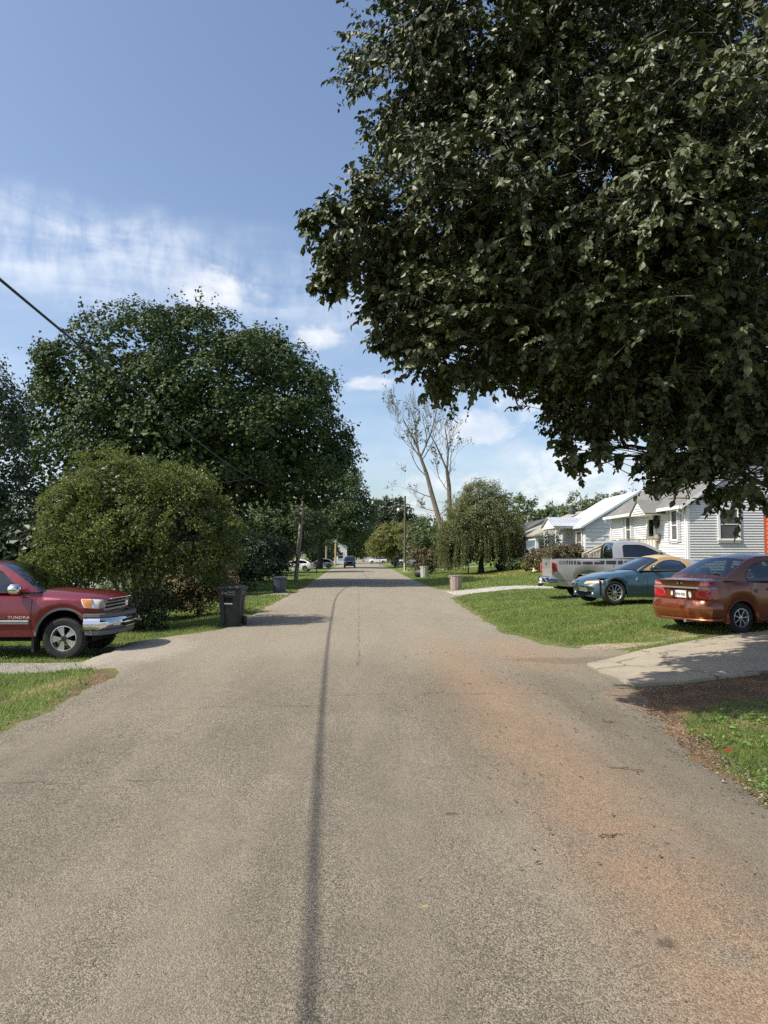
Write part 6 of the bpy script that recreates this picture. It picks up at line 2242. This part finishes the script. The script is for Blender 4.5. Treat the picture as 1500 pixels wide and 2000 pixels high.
zr_.mirror(.12, 1, 1.0, P_BLUE, .20, .12, .08)
zr_.mirror(.12, -1, 1.0, P_BLUE, .20, .12, .08)
for x in (.30, -.88):
    for sy in (-1, 1):
        zr_.side(x-.004, x+.004, .27, .84, SEAM, 'door_gap', sy=sy, off=.002, n=(1, 8))
for sy in (-1, 1):
    dd = (-1, -sy*.9, -.35)
    hl = zr_.patch([(1.98, sy*.46, .56), (1.60, sy*.80, .575), (1.56, sy*.83, .66), (1.93, sy*.46, .64)], dd, LAMPY, 'headlight', off=.010, n=(10, 6), rnd=.3)
    zr_.patch([(1.92, sy*.50, .555), (1.57, sy*.83, .575), (1.56, sy*.84, .61), (1.91, sy*.50, .585)], dd, LAMPO, 'turn_signal', parent=hl, off=.014, n=(8, 3), rnd=.2)
    kid = zr_.patch([(3, sy*.03, .44), (3, sy*.24, .44), (3, sy*.22, .575), (3, sy*.04, .585)], (-1, 0, 0), CHROME, 'kidney_grille', off=.012, n=(6, 6), rnd=.45)
    zr_.patch([(3, sy*.045, .452), (3, sy*.225, .452), (3, sy*.207, .563), (3, sy*.055, .573)], (-1, 0, 0), SEAM, 'grille_slot', parent=kid, off=.017, n=(6, 6), rnd=.45)
    rd = zr_.side(.57, .66, .655, .745, CHROME, 'side_roundel', sy=sy, off=.012, n=(5, 5), rnd=1.)
    zr_.side(.58, .613, .665, .698, INK, 'roundel_quarter', sy=sy, parent=rd, off=.016, n=(2, 2))
    zr_.side(.617, .65, .702, .735, INK, 'roundel_quarter', sy=sy, parent=rd, off=.016, n=(2, 2))
    # diagonal slash crease and sill crease
    zr_.patch([(.50, sy*1.2, .60), (.53, sy*1.2, .60), (.36, sy*1.2, .80), (.335, sy*1.2, .80)], (0, -sy, 0), P_BLUE, 'side_slash', off=.010, n=(2, 6))
    zr_.patch([(-.85, sy*1.2, .36), (.85, sy*1.2, .30), (.85, sy*1.2, .33), (-.85, sy*1.2, .40)], (0, -sy, 0), P_BLUE, 'sill_crease', off=.012, n=(12, 2))
    zr_.patch([(1.95, sy*.42, .255), (1.75, sy*.70, .265), (1.75, sy*.70, .335), (1.95, sy*.42, .33)], (-1, -sy*.9, 0), SEAM, 'air_intake', off=.006, n=(5, 3), rnd=.3)
    zr_.patch([(1.85, sy*.60, .27), (1.79, sy*.66, .27), (1.79, sy*.66, .325), (1.85, sy*.60, .325)], (-1, -sy*.9, 0), LAMPC, 'fog_lamp', off=.016, n=(4, 4), rnd=1.)
zr_.patch([(3, -.36, .22), (3, .36, .22), (3, .38, .34), (3, -.38, .34)], (-1, 0, 0), SEAM, 'air_intake', off=.006, n=(8, 3), rnd=.2)
zr_.patch([(3, -.25, .33), (3, .25, .33), (3, .25, .455), (3, -.25, .455)], (-1, 0, 0), PLATE, 'licence_plate', off=.03, n=(4, 2))
MB().tube([(.44, .45, .985), (.40, -.1, 1.01)], .010, 5).build('wiper', PLASTIC, zr_.root)
MB().lathe([(0, .03), (.045, .02), (.05, 0)], 14, axis='x').build('emblem', CHROME, zr_.root, smooth=True).matrix_local = Matrix.Translation((1.93, 0, .625)) @ Matrix.Rotation(-.9, 4, 'Y')

# ======================================================== burnt orange saloon
av = Car('sedan', 'burnt-orange sedan with chrome boot strip, seen from behind in the pear tree shade', (8.37, 15.36, g1(7.6, 14.6)-.02), R(17), P_ORANGE, dict(
    ends=(-2.14, 2.12), wid=[(-2.14, .78), (-1.8, .83), (-1.2, .855), (.9, .855), (1.5, .84), (2.12, .74)],
    low=[(-2.14, .33), (-1.9, .24), (-1, .20), (1.2, .20), (2.12, .24)],
    belt=[(-2.14, .99), (-1.8, 1.01), (-1.0, 1.00), (.4, .95), (1.2, .90), (1.8, .80), (2.12, .66)],
    top=[(-2.14, 1.03), (-1.95, 1.06), (-1.5, 1.08), (-.5, 1.06), (.9, 1.05), (1.4, .99), (1.9, .86), (2.12, .70)],
    arches=[(1.24, .335, .30), (-1.24, .335, .30)], track=.72, wr=.30, ww=.19, bulge=(.25, .17), blen=(.7, .55), tuck=.06, n=66))
av.cabin([(1.22, .99), (1.10, 1.05), (.75, 1.25), (.42, 1.42), (.15, 1.485), (-.25, 1.515), (-.65, 1.49), (-.90, 1.42), (-1.20, 1.265), (-1.52, 1.09), (-1.60, 1.02)],
         [[(.76, 1.00), (.60, 1.17), (.36, 1.33), (.16, 1.40), (-.04, 1.415), (-.08, 1.00)], [(-.19, 1.00), (-.17, 1.415), (-.48, 1.405), (-.76, 1.345), (-.99, 1.22), (-1.08, 1.10), (-1.05, 1.00)]],
         .785, .585, .97, 1.50, CARGLASS, gl={0: 'windshield', 1: 'windshield', 2: 'windshield', 7: 'rear_window', 8: 'rear_window'}, crown=.055)
av.wheels(spokes=7, rim=.60, kind='thin')
av.arch_trim(1, P_ORANGE, 'arch_flare', .05)
av.arch_trim(0, P_ORANGE, 'arch_flare', .05)
av.seats(.1, 2, 1.05, .5)
av.seats(-.80, 2, 1.00, .5)
MB().box(-1.45, -.95, -.66, .66, .9, 1.03).build('parcel_shelf', SEATM, av.root)
MB().box(.5, 1.1, -.66, .66, .85, 1.04).build('dashboard', SEATM, av.root, bevel=.03)
av.mirror(.66, -1, 1.05, P_ORANGE, .2, .13, .09)
av.mirror(.66, 1, 1.05, P_ORANGE, .2, .13, .09)
for x in (-.13, .82):
    for sy in (-1, 1):
        av.side(x-.004, x+.004, .27, .96, SEAM, 'door_gap', sy=sy, off=.002, n=(1, 8))
for sy in (-1, 1):
    av.side(-.62, -.42, .84, .87, P_ORANGE, 'door_handle', sy=sy, off=.03, n=(5, 2), rnd=.4)
    av.side(-.95, -1.06+1.9, .22, .235, CHROME if False else SEAM, 'sill_gap', sy=sy, off=.002, n=(10, 1))
av.side(-1.02, -.84, .75, .90, P_ORANGE, 'fuel_flap', off=.004, n=(5, 5), rnd=.3)
av.patch([(-.98, -1.2, .86), (-.84, -1.2, .86), (-.885, -1.2, .785), (-.935, -1.2, .785)], (0, 1, 0), GREYPL, 'diamond_sticker', off=.009, n=(3, 2))
# rear: lamps wrap the corner
LAMPRIM = mat('lamp_bezel', (.30, .27, .27), .25, metal=.4)
for sy in (-1, 1):
    dd = (1, -sy*.85, 0)
    tl = av.patch([(-2.12, sy*.52, .67), (-1.80, sy*.90, .67), (-1.93, sy*.80, 1.035), (-2.07, sy*.62, 1.035)], dd, LAMPR, 'tail_light', off=.012, n=(12, 10), rnd=.12)
    for (u0, u1, z0, z1, m_, nm) in ((.10, .46, .70, .825, LAMPR, 'lamp_ring'), (.52, .84, .70, .825, LAMPR, 'lamp_ring')):
        A, B = Vector((-2.12, sy*.52, 0)), Vector((-1.80, sy*.90, 0))
        a, b = A.lerp(B, u0-.015), A.lerp(B, u1+.015)
        av.patch([(a.x, a.y, z0-.006), (b.x, b.y, z0-.006), (b.x, b.y, z1+.006), (a.x, a.y, z1+.006)], dd, LAMPRIM, 'lamp_ring', parent=tl, off=.016, n=(8, 8), rnd=1.)
        a, b = A.lerp(B, u0), A.lerp(B, u1)
        av.patch([(a.x, a.y, z0), (b.x, b.y, z0), (b.x, b.y, z1), (a.x, a.y, z1)], dd, LAMPR, 'brake_lamp', parent=tl, off=.020, n=(8, 8), rnd=1.)
    A, B = Vector((-2.10, sy*.535, 0)), Vector((-1.78, sy*.87, 0))
    av.patch([(A.x, A.y, .85), (B.x-.03, B.y-sy*.03, .85), (B.x-.06, B.y-sy*.06, .90), (A.x+.02, A.y+sy*.02, .90)], dd, LAMPRIM, 'reverse_lamp', parent=tl, off=.018, n=(8, 3))
    av.patch([(-2.08, sy*.60, .925), (-1.93, sy*.765, .925), (-1.96, sy*.745, 1.0), (-2.05, sy*.635, 1.01)], dd, mat('pink_lamp', (.62, .22, .24), .15, coat=1.), 'turn_lamp', parent=tl, off=.018, n=(6, 4), rnd=.2)
av.patch([(-3, -.52, .86), (-3, .52, .86), (-3, .52, .895), (-3, -.52, .895)], (1, 0, 0), CHROME, 'boot_strip', off=.022, n=(12, 2))
av.patch([(-3, -.50, .825), (-3, .50, .825), (-3, .50, .858), (-3, -.50, .858)], (1, 0, 0), SEAM, 'boot_recess', off=.006, n=(12, 2))
av.patch([(-3, -.36, .645), (-3, .36, .645), (-3, .40, .825), (-3, -.40, .825)], (1, 0, 0), P_ORANGE, 'plate_recess', off=.004, n=(8, 3), rnd=.1)
lp = av.patch([(-3, -.165, .675), (-3, .165, .675), (-3, .165, .815), (-3, -.165, .815)], (1, 0, 0), PLATE, 'licence_plate', off=.014, n=(4, 2), rnd=.06)
xp = av.bvh.ray_cast(Vector((-4, 0, .74)), Vector((1, 0, 0)), 4)[0].x
text_mesh('plate_number', 'W94 R08', INK, lp, .085, (xp-.028, .145, .715), (R(90), 0, R(-90)), .001, .85)
av.patch([(-3, -.30, .68), (-3, -.215, .68), (-3, -.215, .80), (-3, -.30, .80)], (1, 0, 0), PLATE, 'boot_sticker', off=.010, n=(3, 4), rnd=.7)
av.patch([(-3, .225, .70), (-3, .285, .70), (-3, .285, .80), (-3, .225, .80)], (1, 0, 0), PLATE, 'boot_sticker', off=.010, n=(3, 4), rnd=.7)
av.patch([(-3, -.075, .945), (-3, .075, .945), (-3, .075, .985), (-3, -.075, .985)], (1, 0, 0), CHROME, 'emblem', off=.016, n=(4, 2))
av.patch([(-3, -.025, .925), (-3, .025, .925), (-3, .025, 1.0), (-3, -.025, 1.0)], (1, 0, 0), BLACKM, 'emblem', off=.020, n=(2, 3))
ab = bumper(av, 'rear_bumper', P_ORANGE, -2.20, .83, .26, .30, .645, sgn=-1, crv=.23, bow=.03, k=28)
bumper(av, 'bumper_lip', P_ORANGE, -2.20, .835, .24, .245, .298, sgn=-1, crv=.23, bow=.01, k=28, parent=ab)
MB().lathe([(0, .002), (.06, .002), (.06, 0)], 14, axis='x').build('window_sticker', PLATE, av.root).matrix_local = Matrix.Translation((-1.475, -.45, 1.155)) @ Matrix.Rotation(-R(62), 4, 'Y') @ Matrix.Scale(1.4, 4, (0, 1, 0))
MB().box(-.002, 0, .08, .24, -.012, .012).build('window_sticker', LAMPR, av.root).matrix_local = Matrix.Translation((-1.475, .05, 1.145)) @ Matrix.Rotation(-R(62)+R(90)*0, 4, 'Y')
for sy in (-1, 1):
    av.patch([(3, sy*.40, .60), (3, sy*.70, .60), (3, sy*.70, .76), (3, sy*.45, .72)], (-1, 0, 0), LAMPC, 'headlight', off=.012, n=(4, 4), rnd=.3)
av.patch([(3, -.34, .52), (3, .34, .52), (3, .36, .64), (3, -.36, .64)], (-1, 0, 0), PLASTIC, 'grille', off=.01, n=(5, 3), rnd=.2)
MB().tube([(-2.2, -.35, .24), (-1.8, -.35, .24)], .028, 8).build('exhaust_pipe', ALLOY, av.root)


# ======================================================== cars down the road, built simpler from the same shells
def far_car(label, loc, rz, pm, kind='hatch', cat='car', lights='front', name='parked_car', group=None):
    if kind == 'suv':
        sp = dict(ends=(-2.3, 2.25), wid=[(-2.3, .85), (-1.8, .93), (1.5, .93), (2.25, .84)], low=[(-2.3, .45), (-1.5, .34), (1.5, .34), (2.25, .38)], belt=[(-2.3, 1.1), (0, 1.06), (1.2, 1.02), (2.25, .88)],
                  top=[(-2.3, 1.12), (0, 1.1), (1.0, 1.14), (2.0, 1.02), (2.25, .92)], arches=[(1.35, .42, .36), (-1.35, .42, .36)], track=.78, wr=.36, ww=.24, n=34)
        cabin = ([(1.1, 1.1), (.95, 1.18), (.35, 1.62), (.05, 1.70), (-.6, 1.74), (-1.6, 1.70), (-1.95, 1.60), (-2.22, 1.1)], [[(.72, 1.14), (.2, 1.56), (-.35, 1.60), (-.4, 1.14)], [(-.5, 1.14), (-.5, 1.6), (-1.7, 1.56), (-1.85, 1.14)]], .88, .68, 1.05, 1.74)
        gl = {0: 'windshield', 1: 'windshield', 2: 'windshield', 6: 'rear_window'}
    else:
        sp = dict(ends=(-2.1, 2.1), wid=[(-2.1, .78), (-1.6, .87), (1.4, .87), (2.1, .74)], low=[(-2.1, .36), (-1.5, .24), (1.5, .22), (2.1, .26)], belt=[(-2.1, .98), (0, .92), (1.2, .86), (2.1, .66)],
                  top=[(-2.1, 1.0), (-1, .98), (1.0, .97), (1.7, .86), (2.1, .68)], arches=[(1.28, .36, .31), (-1.28, .36, .31)], track=.74, wr=.31, ww=.2, n=34)
        cabin = ([(1.15, .94), (1.0, 1.0), (.35, 1.36), (.0, 1.45), (-.6, 1.47), (-1.2, 1.38), (-1.6, 1.24), (-1.95, .98)], [[(.72, .98), (.25, 1.30), (-.25, 1.37), (-.3, .98)], [(-.4, .98), (-.4, 1.37), (-1.1, 1.32), (-1.45, 1.16), (-1.5, .98)]], .80, .6, .92, 1.48)
        gl = {0: 'windshield', 1: 'windshield', 2: 'windshield', 5: 'rear_window', 6: 'rear_window'}
    c = Car(name, label, (loc[0], loc[1], g1(loc[0], loc[1])+.05*(abs(loc[0]) < 3)), rz, pm, sp, cat, group)
    c.cabin(*cabin, TINTGLASS, gl=gl, crown=.05)
    for x in (sp['arches'][0][0], sp['arches'][1][0]):
        for sy in (-1, 1):
            c.wheel(x, sy*sp['track'], sp['wr'], sp['ww'], spokes=5)
    zz = lerp(sp['belt'], 2.1)
    for sy in (-1, 1):
        c.patch([(3, sy*.45, zz-.22), (3, sy*.74, zz-.22), (3, sy*.74, zz-.06), (3, sy*.45, zz-.08)], (-1, 0, 0), LAMPC, 'headlight', off=.012, n=(3, 3), rnd=.2)
        c.patch([(-3, sy*.5, .72), (-3, sy*.76, .72), (-3, sy*.76, .95), (-3, sy*.5, .92)], (1, 0, 0), LAMPR, 'tail_light', off=.012, n=(3, 3))
    c.patch([(3, -.4, zz-.28), (3, .4, zz-.28), (3, .4, zz-.1), (3, -.4, zz-.1)], (-1, 0, 0), PLASTIC, 'grille', off=.01, n=(3, 3))
    return c


far_car('dark sport-utility vehicle coming down the middle of the road in the distance', (-1.35, 117), R(-90), P_BLACK, 'suv', 'suv', name='moving_car')
far_car('silver hatchback parked across the left side behind the shade tree trunk', (-5.9, 116.5), R(180), P_LSILV, 'hatch')
far_car('white car half hidden behind the base of the leaning utility pole', (-7.6, 92), R(170), P_WHITE, 'hatch')
far_car('white car parked under the yellow-green tree, left of the street lamp', (8.0, 125), R(200), P_WHITE, 'hatch')
far_car('dark car beside the white one under the yellow-green tree', (7.6, 132), R(185), P_GREY, 'suv', 'suv')
far_car('grey minivan partly hidden behind the bronze shrub by the street lamp', (8.6, 94), R(185), P_GREY, 'suv', 'van')
far_car('pale van at the far end of the road before the brick building', (4.6, 178), R(180), P_WHITE, 'suv', 'van')
# ------------------------------------------------------------------ street furniture and small things
BIN = mat('black_bin_plastic', (.020, .021, .023), .5, var=.15, dirt=((.10, .10, .10), 5, .2))
BINB = mat('blue_grey_bin_plastic', (.050, .062, .085), .55, var=.12, dirt=((.12, .12, .12), 4, .3))
PINK = mat('pinkish_bin_plastic', (.33, .255, .225), .65, var=.08, dirt=((.22, .17, .15), 5, .3))
GALV = mat('galvanised_can', (.50, .50, .47), .5, metal=.4, var=.12, dirt=((.25, .22, .18), 5, .4))
POLE = mat('weathered_pole_wood', (.30, .25, .195), .9, var=.25, scale=5, bump=.6, bscale=20, stretch=(2, 2, .2))
POLED = mat('dark_pole_wood', (.115, .085, .060), .9, var=.2, scale=5, stretch=(2, 2, .2))
CABLE = mat('black_cable', (.018, .018, .020), .6, var=.1)
WHITEP = mat('white_post_paint', (.72, .72, .70), .6, var=.05)

# wheeled bin
cx, cy_ = -3.18, 18.95
bn = thing('wheeled_bin', 'black wheeled rubbish bin with white bar, standing at the left road edge', 'bin', (cx, cy_, .0), R(-8))
V, F = [], []
z_b, z_t = .05, .93
# outline with vertical flutes on the front
out = [(-.27, -.27), (-.20, -.30), (-.135, -.30), (-.125, -.265), (.105, -.265), (.115, -.30), (.19, -.30), (.205, -.285), (.26, -.27), (.29, -.20), (.29, -.08), (.275, -.06), (.275, .05), (.29, .07), (.29, .22), (.25, .28), (-.25, .28), (-.29, .22), (-.29, .07), (-.275, .05), (-.275, -.06), (-.29, -.08), (-.29, -.2)]
lev = [(.05, .80), (.30, .85), (.60, .92), (.80, .97), (.93, 1.0)]
for z, s in lev:
    for x, y in out:
        V.append((x*s, y*s*1.05, z))
n = len(out)
for i in range(len(lev)-1):
    for k in range(n):
        F.append((i*n+k, i*n+(k+1) % n, (i+1)*n+(k+1) % n, (i+1)*n+k))
F += [tuple(range(n-1, -1, -1)), tuple((len(lev)-1)*n+k for k in range(n))]
MB().add(V, F).build('bin_body', BIN, bn)
MB().box(-.31, .31, -.34, .31, .905, .945).build('rim', BIN, bn, bevel=.01)
ld = MB()
ld.taper((-.335, .335, -.385, .34), (-.325, .325, -.37, .33), .947, .99)
ld.taper((-.27, .27, -.30, .27), (-.24, .24, -.26, .24), .991, 1.03)
ld.box(-.30, .30, -.40, -.36, .955, .985)
lid = ld.build('lid', BIN, bn, bevel=.012)
MB().box(-.11, .10, -.27, -.25, .565, .595).build('lift_bar', mat('white_metal_bar', (.70, .70, .70), .4), bn).location = (0, -.02, 0)
MB().box(-.118, .098, -.262, -.24, .60, .74).build('recess', WELL, bn).location = (0, -.015, 0)
MB().tube([(-.22, .33, .93), (-.22, .42, .98), (.22, .42, .98), (.22, .33, .93)], .02, 6).build('handle', BIN, bn)
for sx_ in (-1, 1):
    wlb = MB().lathe([(0, -.03), (.10, -.03), (.125, -.02), (.125, .02), (.10, .03), (0, .03)], 18, axis='x')
    o = wlb.build('bin_wheel', PLASTIC, bn, smooth=True)
    o.location = (sx_*.275, .22, .125)
LET = mat('worn_white_print', (.40, .40, .40), .7, var=.25, scale=40)
for k, (x, s, b) in enumerate([(-.17, .085, 'City'), (-.02, .06, 'WASTE'), (-.02, .035, 'CONTAINER')]):
    text_mesh('bin_lettering', b, LET, bn, s, (x, -.322, (.82, .85, .80)[k]), (R(86), 0, 0), .001, 1.)
text_mesh('bin_lettering', 'CITY', LET, bn, .10, (.300, -.17, .81), (R(87), 0, R(90)), .001, 1.)


def round_can(name, label, loc, r0, r1, h, m, ribs=0, lid=True, handles=True, open_=False, group=None):
    t_ = thing(name, label, 'bin', (loc[0], loc[1], g1(*loc[:2])-.01), random.uniform(0, 1), group)
    seg = 48
    V, F = [], []
    prof = [(r0*.96, 0), (r0, .02), (r0+(r1-r0)*.5, h*.5), (r1*.985, h*.86), (r1, h*.9), (r1*1.05, h*.91), (r1*1.05, h*.955), (r1*.98, h*.96)]
    mb = MB().lathe([(0, .0)]+prof+[(r1*.93, h*.96), (r0*.9, .06), (0, .06)], seg, wob=(lambda k: 1+(.022 if (k % 4) < 2 else -.012)) if ribs else None)
    mb.build('can_body', m, t_, smooth=not ribs, angle=30)
    if lid:
        MB().lathe([(r1*1.08, h*.955), (r1*1.09, h*.985), (r1*.9, h*1.0), (r1*.4, h*1.03), (0, h*1.035)], seg).build('lid', m, t_, smooth=True)
    if handles:
        for a in (0, math.pi):
            M = Matrix.Rotation(a, 4, 'Z')
            pts = [M @ Vector(p) for p in ((r1*1.0, -.09, h*.80), (r1*1.16, -.08, h*.83), (r1*1.16, .08, h*.83), (r1*1.0, .09, h*.80))]
            MB().tube(pts, .018, 6).build('handle', m, t_)
    return t_


round_can('rubbish_bin', 'blue-grey round rubbish bin on the left grass near the leaning utility pole', (-3.85, 36.6), .30, .36, .78, BINB, ribs=0)
round_can('rubbish_bin', 'pinkish ribbed rubbish bin beside the white gravel drive on the right', (5.02, 38.2), .27, .33, .80, PINK, ribs=1, lid=False, handles=True)
round_can('rubbish_bin', 'upright pale metal bin in front of the bronze-leaved shrub', (5.35, 60.2), .30, .33, .98, GALV, ribs=1, lid=False)
tip = round_can('rubbish_bin', 'dark bin lying on its side against the pale metal bin', (4.75, 61.0), .30, .36, .80, BIN, lid=False)
tip.rotation_euler = (R(86), 0, R(60))
tip.location.z += .36
round_can('rubbish_bin', 'far black bin standing at the right road edge beyond the lamp', (6.1, 120), .38, .46, 1.45, BIN)
pl = thing('planter', 'dark round planter under the right side of the weeping cherry', 'planter', (12.0, 62.5, g1(12, 62.5)))
MB().lathe([(0, 0), (.25, 0), (.42, .2), (.46, .42), (.40, .62), (.43, .66), (.36, .66), (.33, .5), (0, .5)], 20).build('pot', BIN, pl, smooth=True)
r_ = np.random.default_rng(3)
P = r_.normal(size=(260, 3))*np.array([.2, .2, .14])+np.array([0, 0, .75])
V, F = leaf_cloud(P, r_.normal(size=P.shape)+np.array([0, 0, 1]), .14, r_)
link('leaves', np_mesh('leaves', V, F, L_DARK), pl)['kind'] = 'stuff'
orn = MB().lathe([(0, 0), (.22, 0), (.23, .06), (.16, .12), (.19, .3), (.15, .46), (.07, .56), (.06, .62), (.12, .70), (.11, .80), (.04, .88), (0, .89)], 18).build('lawn_ornament', mat('cream_ornament', (.72, .68, .44), .6), None, smooth=True)
orn.location = (12.35, 51.6, g1(12.35, 51.6)-.02)
tag(orn, 'pale cream lawn ornament standing before the dark reddish bush', 'ornament')

# utility pole (leaning) and its cables
gp = g1(-4.78, 57.2)
up = thing('utility_pole', 'leaning weathered utility pole left of the road with its top in the maple', 'pole', (-4.78, 57.2, gp-.1), 0)
top = Vector((.62, .2, 7.9))
MB().tube([top*u for u in (0, .2, .4, .6, .8, 1)], [.17, .16, .15, .14, .13, .12], 14).build('pole', POLE, up, smooth=True)
for u, s in ((.60, .1), (.64, .07)):
    q = top*u
    MB().box(q.x-.28, q.x-.05, q.y-.22, q.y-.08, q.z-.12, q.z+.14).build('junction_box', PLASTIC, up, bevel=.02)
MB().tube([top*.66+Vector((-.16, -.1, 0)), top*.80+Vector((-.14, -.1, 0)), top*.93+Vector((-.13, -.1, 0))], .025, 5).build('conduit', GREYPL, up)


def cable(label, pts, r, name='overhead_cable', group=None, sag=0):
    P = [Vector(p) for p in pts]
    # smooth through the points
    out = []
    for i in range(len(P)-1):
        p0, p1, p2, p3 = P[max(0, i-1)], P[i], P[i+1], P[min(len(P)-1, i+2)]
        for k in range(10):
            u = k/10
            out.append(.5*((2*p1)+(p2-p0)*u+(2*p0-5*p1+4*p2-p3)*u*u+(3*p1-p0-3*p2+p3)*u**3))
    out.append(P[-1])
    o = MB().tube(out, r, 6).build(name, CABLE, None, smooth=True, fixn=False)
    return tag(o, label, 'cable', group)


# cable position chosen so that it stands where the photo shows both the wire and its shadow on the road
cable('thick black cable sloping from the upper left corner to the leaning utility pole', [(-4.15, -12, 6.0), (-4.60, 0, 5.66), (-4.85, 10, 5.49), (-5.05, 20, 5.42), (-5.25, 30, 5.46), (-5.2, 38, 5.62), (-4.85, 48, 5.95), (-4.42, 57.2, 6.35)], .021)
cable('thin service cable dropping from the thick cable towards the crape myrtle', [(-5.0, 35, 5.5), (-5.6, 34.6, 5.28), (-8, 34, 4.9)], .012)
cable('cable running on from the leaning pole towards the far lamp pole', [(-4.35, 57.2, 6.5), (-4.4, 80, 6.1), (-4.6, 110, 6.6)], .02)
for i, dz in enumerate((0, .35, .7)):
    cable(('lowest', 'middle', 'highest')[i]+' of three thin far wires crossing the sky right of the street lamp', [(5.95, 92, 7.9+dz*.5), (14, 105, 7.3+dz), (26, 125, 7.6+dz)], .012, group=None)

# street lamp
lg = g1(5.75, 92)
lp_ = thing('street_lamp', 'dark wooden pole with a street lamp on a short arm, right of the road', 'street lamp', (5.75, 92, lg-.1))
MB().tube([(0, 0, 0), (.02, 0, 4), (.05, 0, 9.3)], [.16, .145, .11], 12).build('pole', POLED, lp_, smooth=True)
ar = MB().tube([(0, 0, 7.55), (-.35, 0, 7.75), (-.75, 0, 7.72)], .035, 6).build('lamp_arm', GALV, lp_)
hd_ = MB().lathe([(.05, .30), (.12, .26), (.14, .12), (.19, .08), (.20, .02), (.15, -.10), (.08, -.16), (0, -.18)], 14, (-.78, 0, 7.5)).build('lamp_head', WHITEP, lp_, smooth=True)
mk = MB().box(-.06, .06, -.06, .06, 0, .95).build('marker_post', WHITEP, None, bevel=.01)
mk.location = (5.35, 86.5, g1(5.35, 86.5)-.02)
tag(mk, 'short white marker post in the grass at the foot of the street lamp', 'post')


def mailbox(label, x, y, m, mp, h=1.05, rz=0., s=1.):
    t_ = thing('mailbox', label, 'mailbox', (x, y, g1(x, y)-.03), rz)
    MB().box(-.05, .05, -.05, .05, 0, h).build('post', mp, t_)
    pr = [(-.09, 0), (.09, 0), (.09, .12)]+[(.09*math.cos(a), .12+.09*math.sin(a)) for a in np.linspace(.3, 2.84, 8)]+[(-.09, .12)]
    b = MB().prism([(p*s, q*s) for p, q in pr], -.25*s, .25*s, 'y').build('box', m, t_)
    b.location = (0, 0, h)
    b.rotation_euler = (0, 0, R(90))
    MB().box(-.02, .0, -.006, .006, 0, .12).build('flag', LAMPR, t_).location = (.05, -.1*s, h+.1)
    return t_


mailbox('grey mailbox on a thick weathered wooden post behind the black wheeled bin', -4.55, 25.0, GALV, WOODW, 1.15, s=1.2)
mailbox('small black mailbox on a thin post on the left verge before the shade tree', -4.25, 76.0, BLACKM, BLACKM, 1.05)
mailbox('small dark mailbox on a thin post behind the pinkish bin, under the cherry', 8.6, 58.0, BLACKM, BLACKM, .95)
mailbox('dark mailbox beside the street lamp pole at the right verge', 5.0, 96.0, BLACKM, POLED, 1.1, s=1.2)
fl = thing('garden_flag', 'small red garden flag half hidden by the weeping cherry strands', 'flag', (9.55, 66, g1(9.55, 66)))
MB().tube([(0, 0, 0), (0, 0, 1.75)], .015, 5).build('flag_pole', BLACKM, fl)
MB().box(-.02, .32, -.008, .008, 1.15, 1.72).build('cloth', LAMPR, fl)
sg = thing('road_sign', 'slim dark sign post at the far right road edge', 'sign', (4.0, 138, 0))
MB().tube([(0, 0, 0), (0, 0, 3.2)], .05, 6).build('post', BLACKM, sg)
MB().box(-.28, .28, -.02, .0, 2.6, 3.3).build('sign_panel', GREYPL, sg)
for (x, y, h, lab, m_) in ((-5.35, 124, 3.6, 'short brown post left of the silver hatchback tail', POLE), (-4.55, 148, 6.4, 'slim tan utility pole beyond the silver hatchback', mat('tan_pole', (.45, .33, .19), .9))):
    o = MB().tube([(0, 0, 0), (.03, 0, h)], [.17, .14], 8).build('utility_pole', m_, None, smooth=True)
    o.location = (x, y, g1(x, y)-.1)
    tag(o, lab, 'pole')
# fallen yellow leaves under the cherry
n = 500
x = rng.uniform(7.5, 12.5, n)
y = rng.normal(size=n)*1.6+53
P = np.stack([x, y, G(x, y)+.07], -1)
V, F = leaf_cloud(P, rng.normal(size=P.shape)*.3+np.array([0, 0, 1]), .10, rng)
tag(link('fallen_leaves', np_mesh('fallen_leaves', V, F, leaf_mat('yellow_fallen_leaf', (.42, .30, .08), (.55, .36, .12), .2))), kind='stuff')
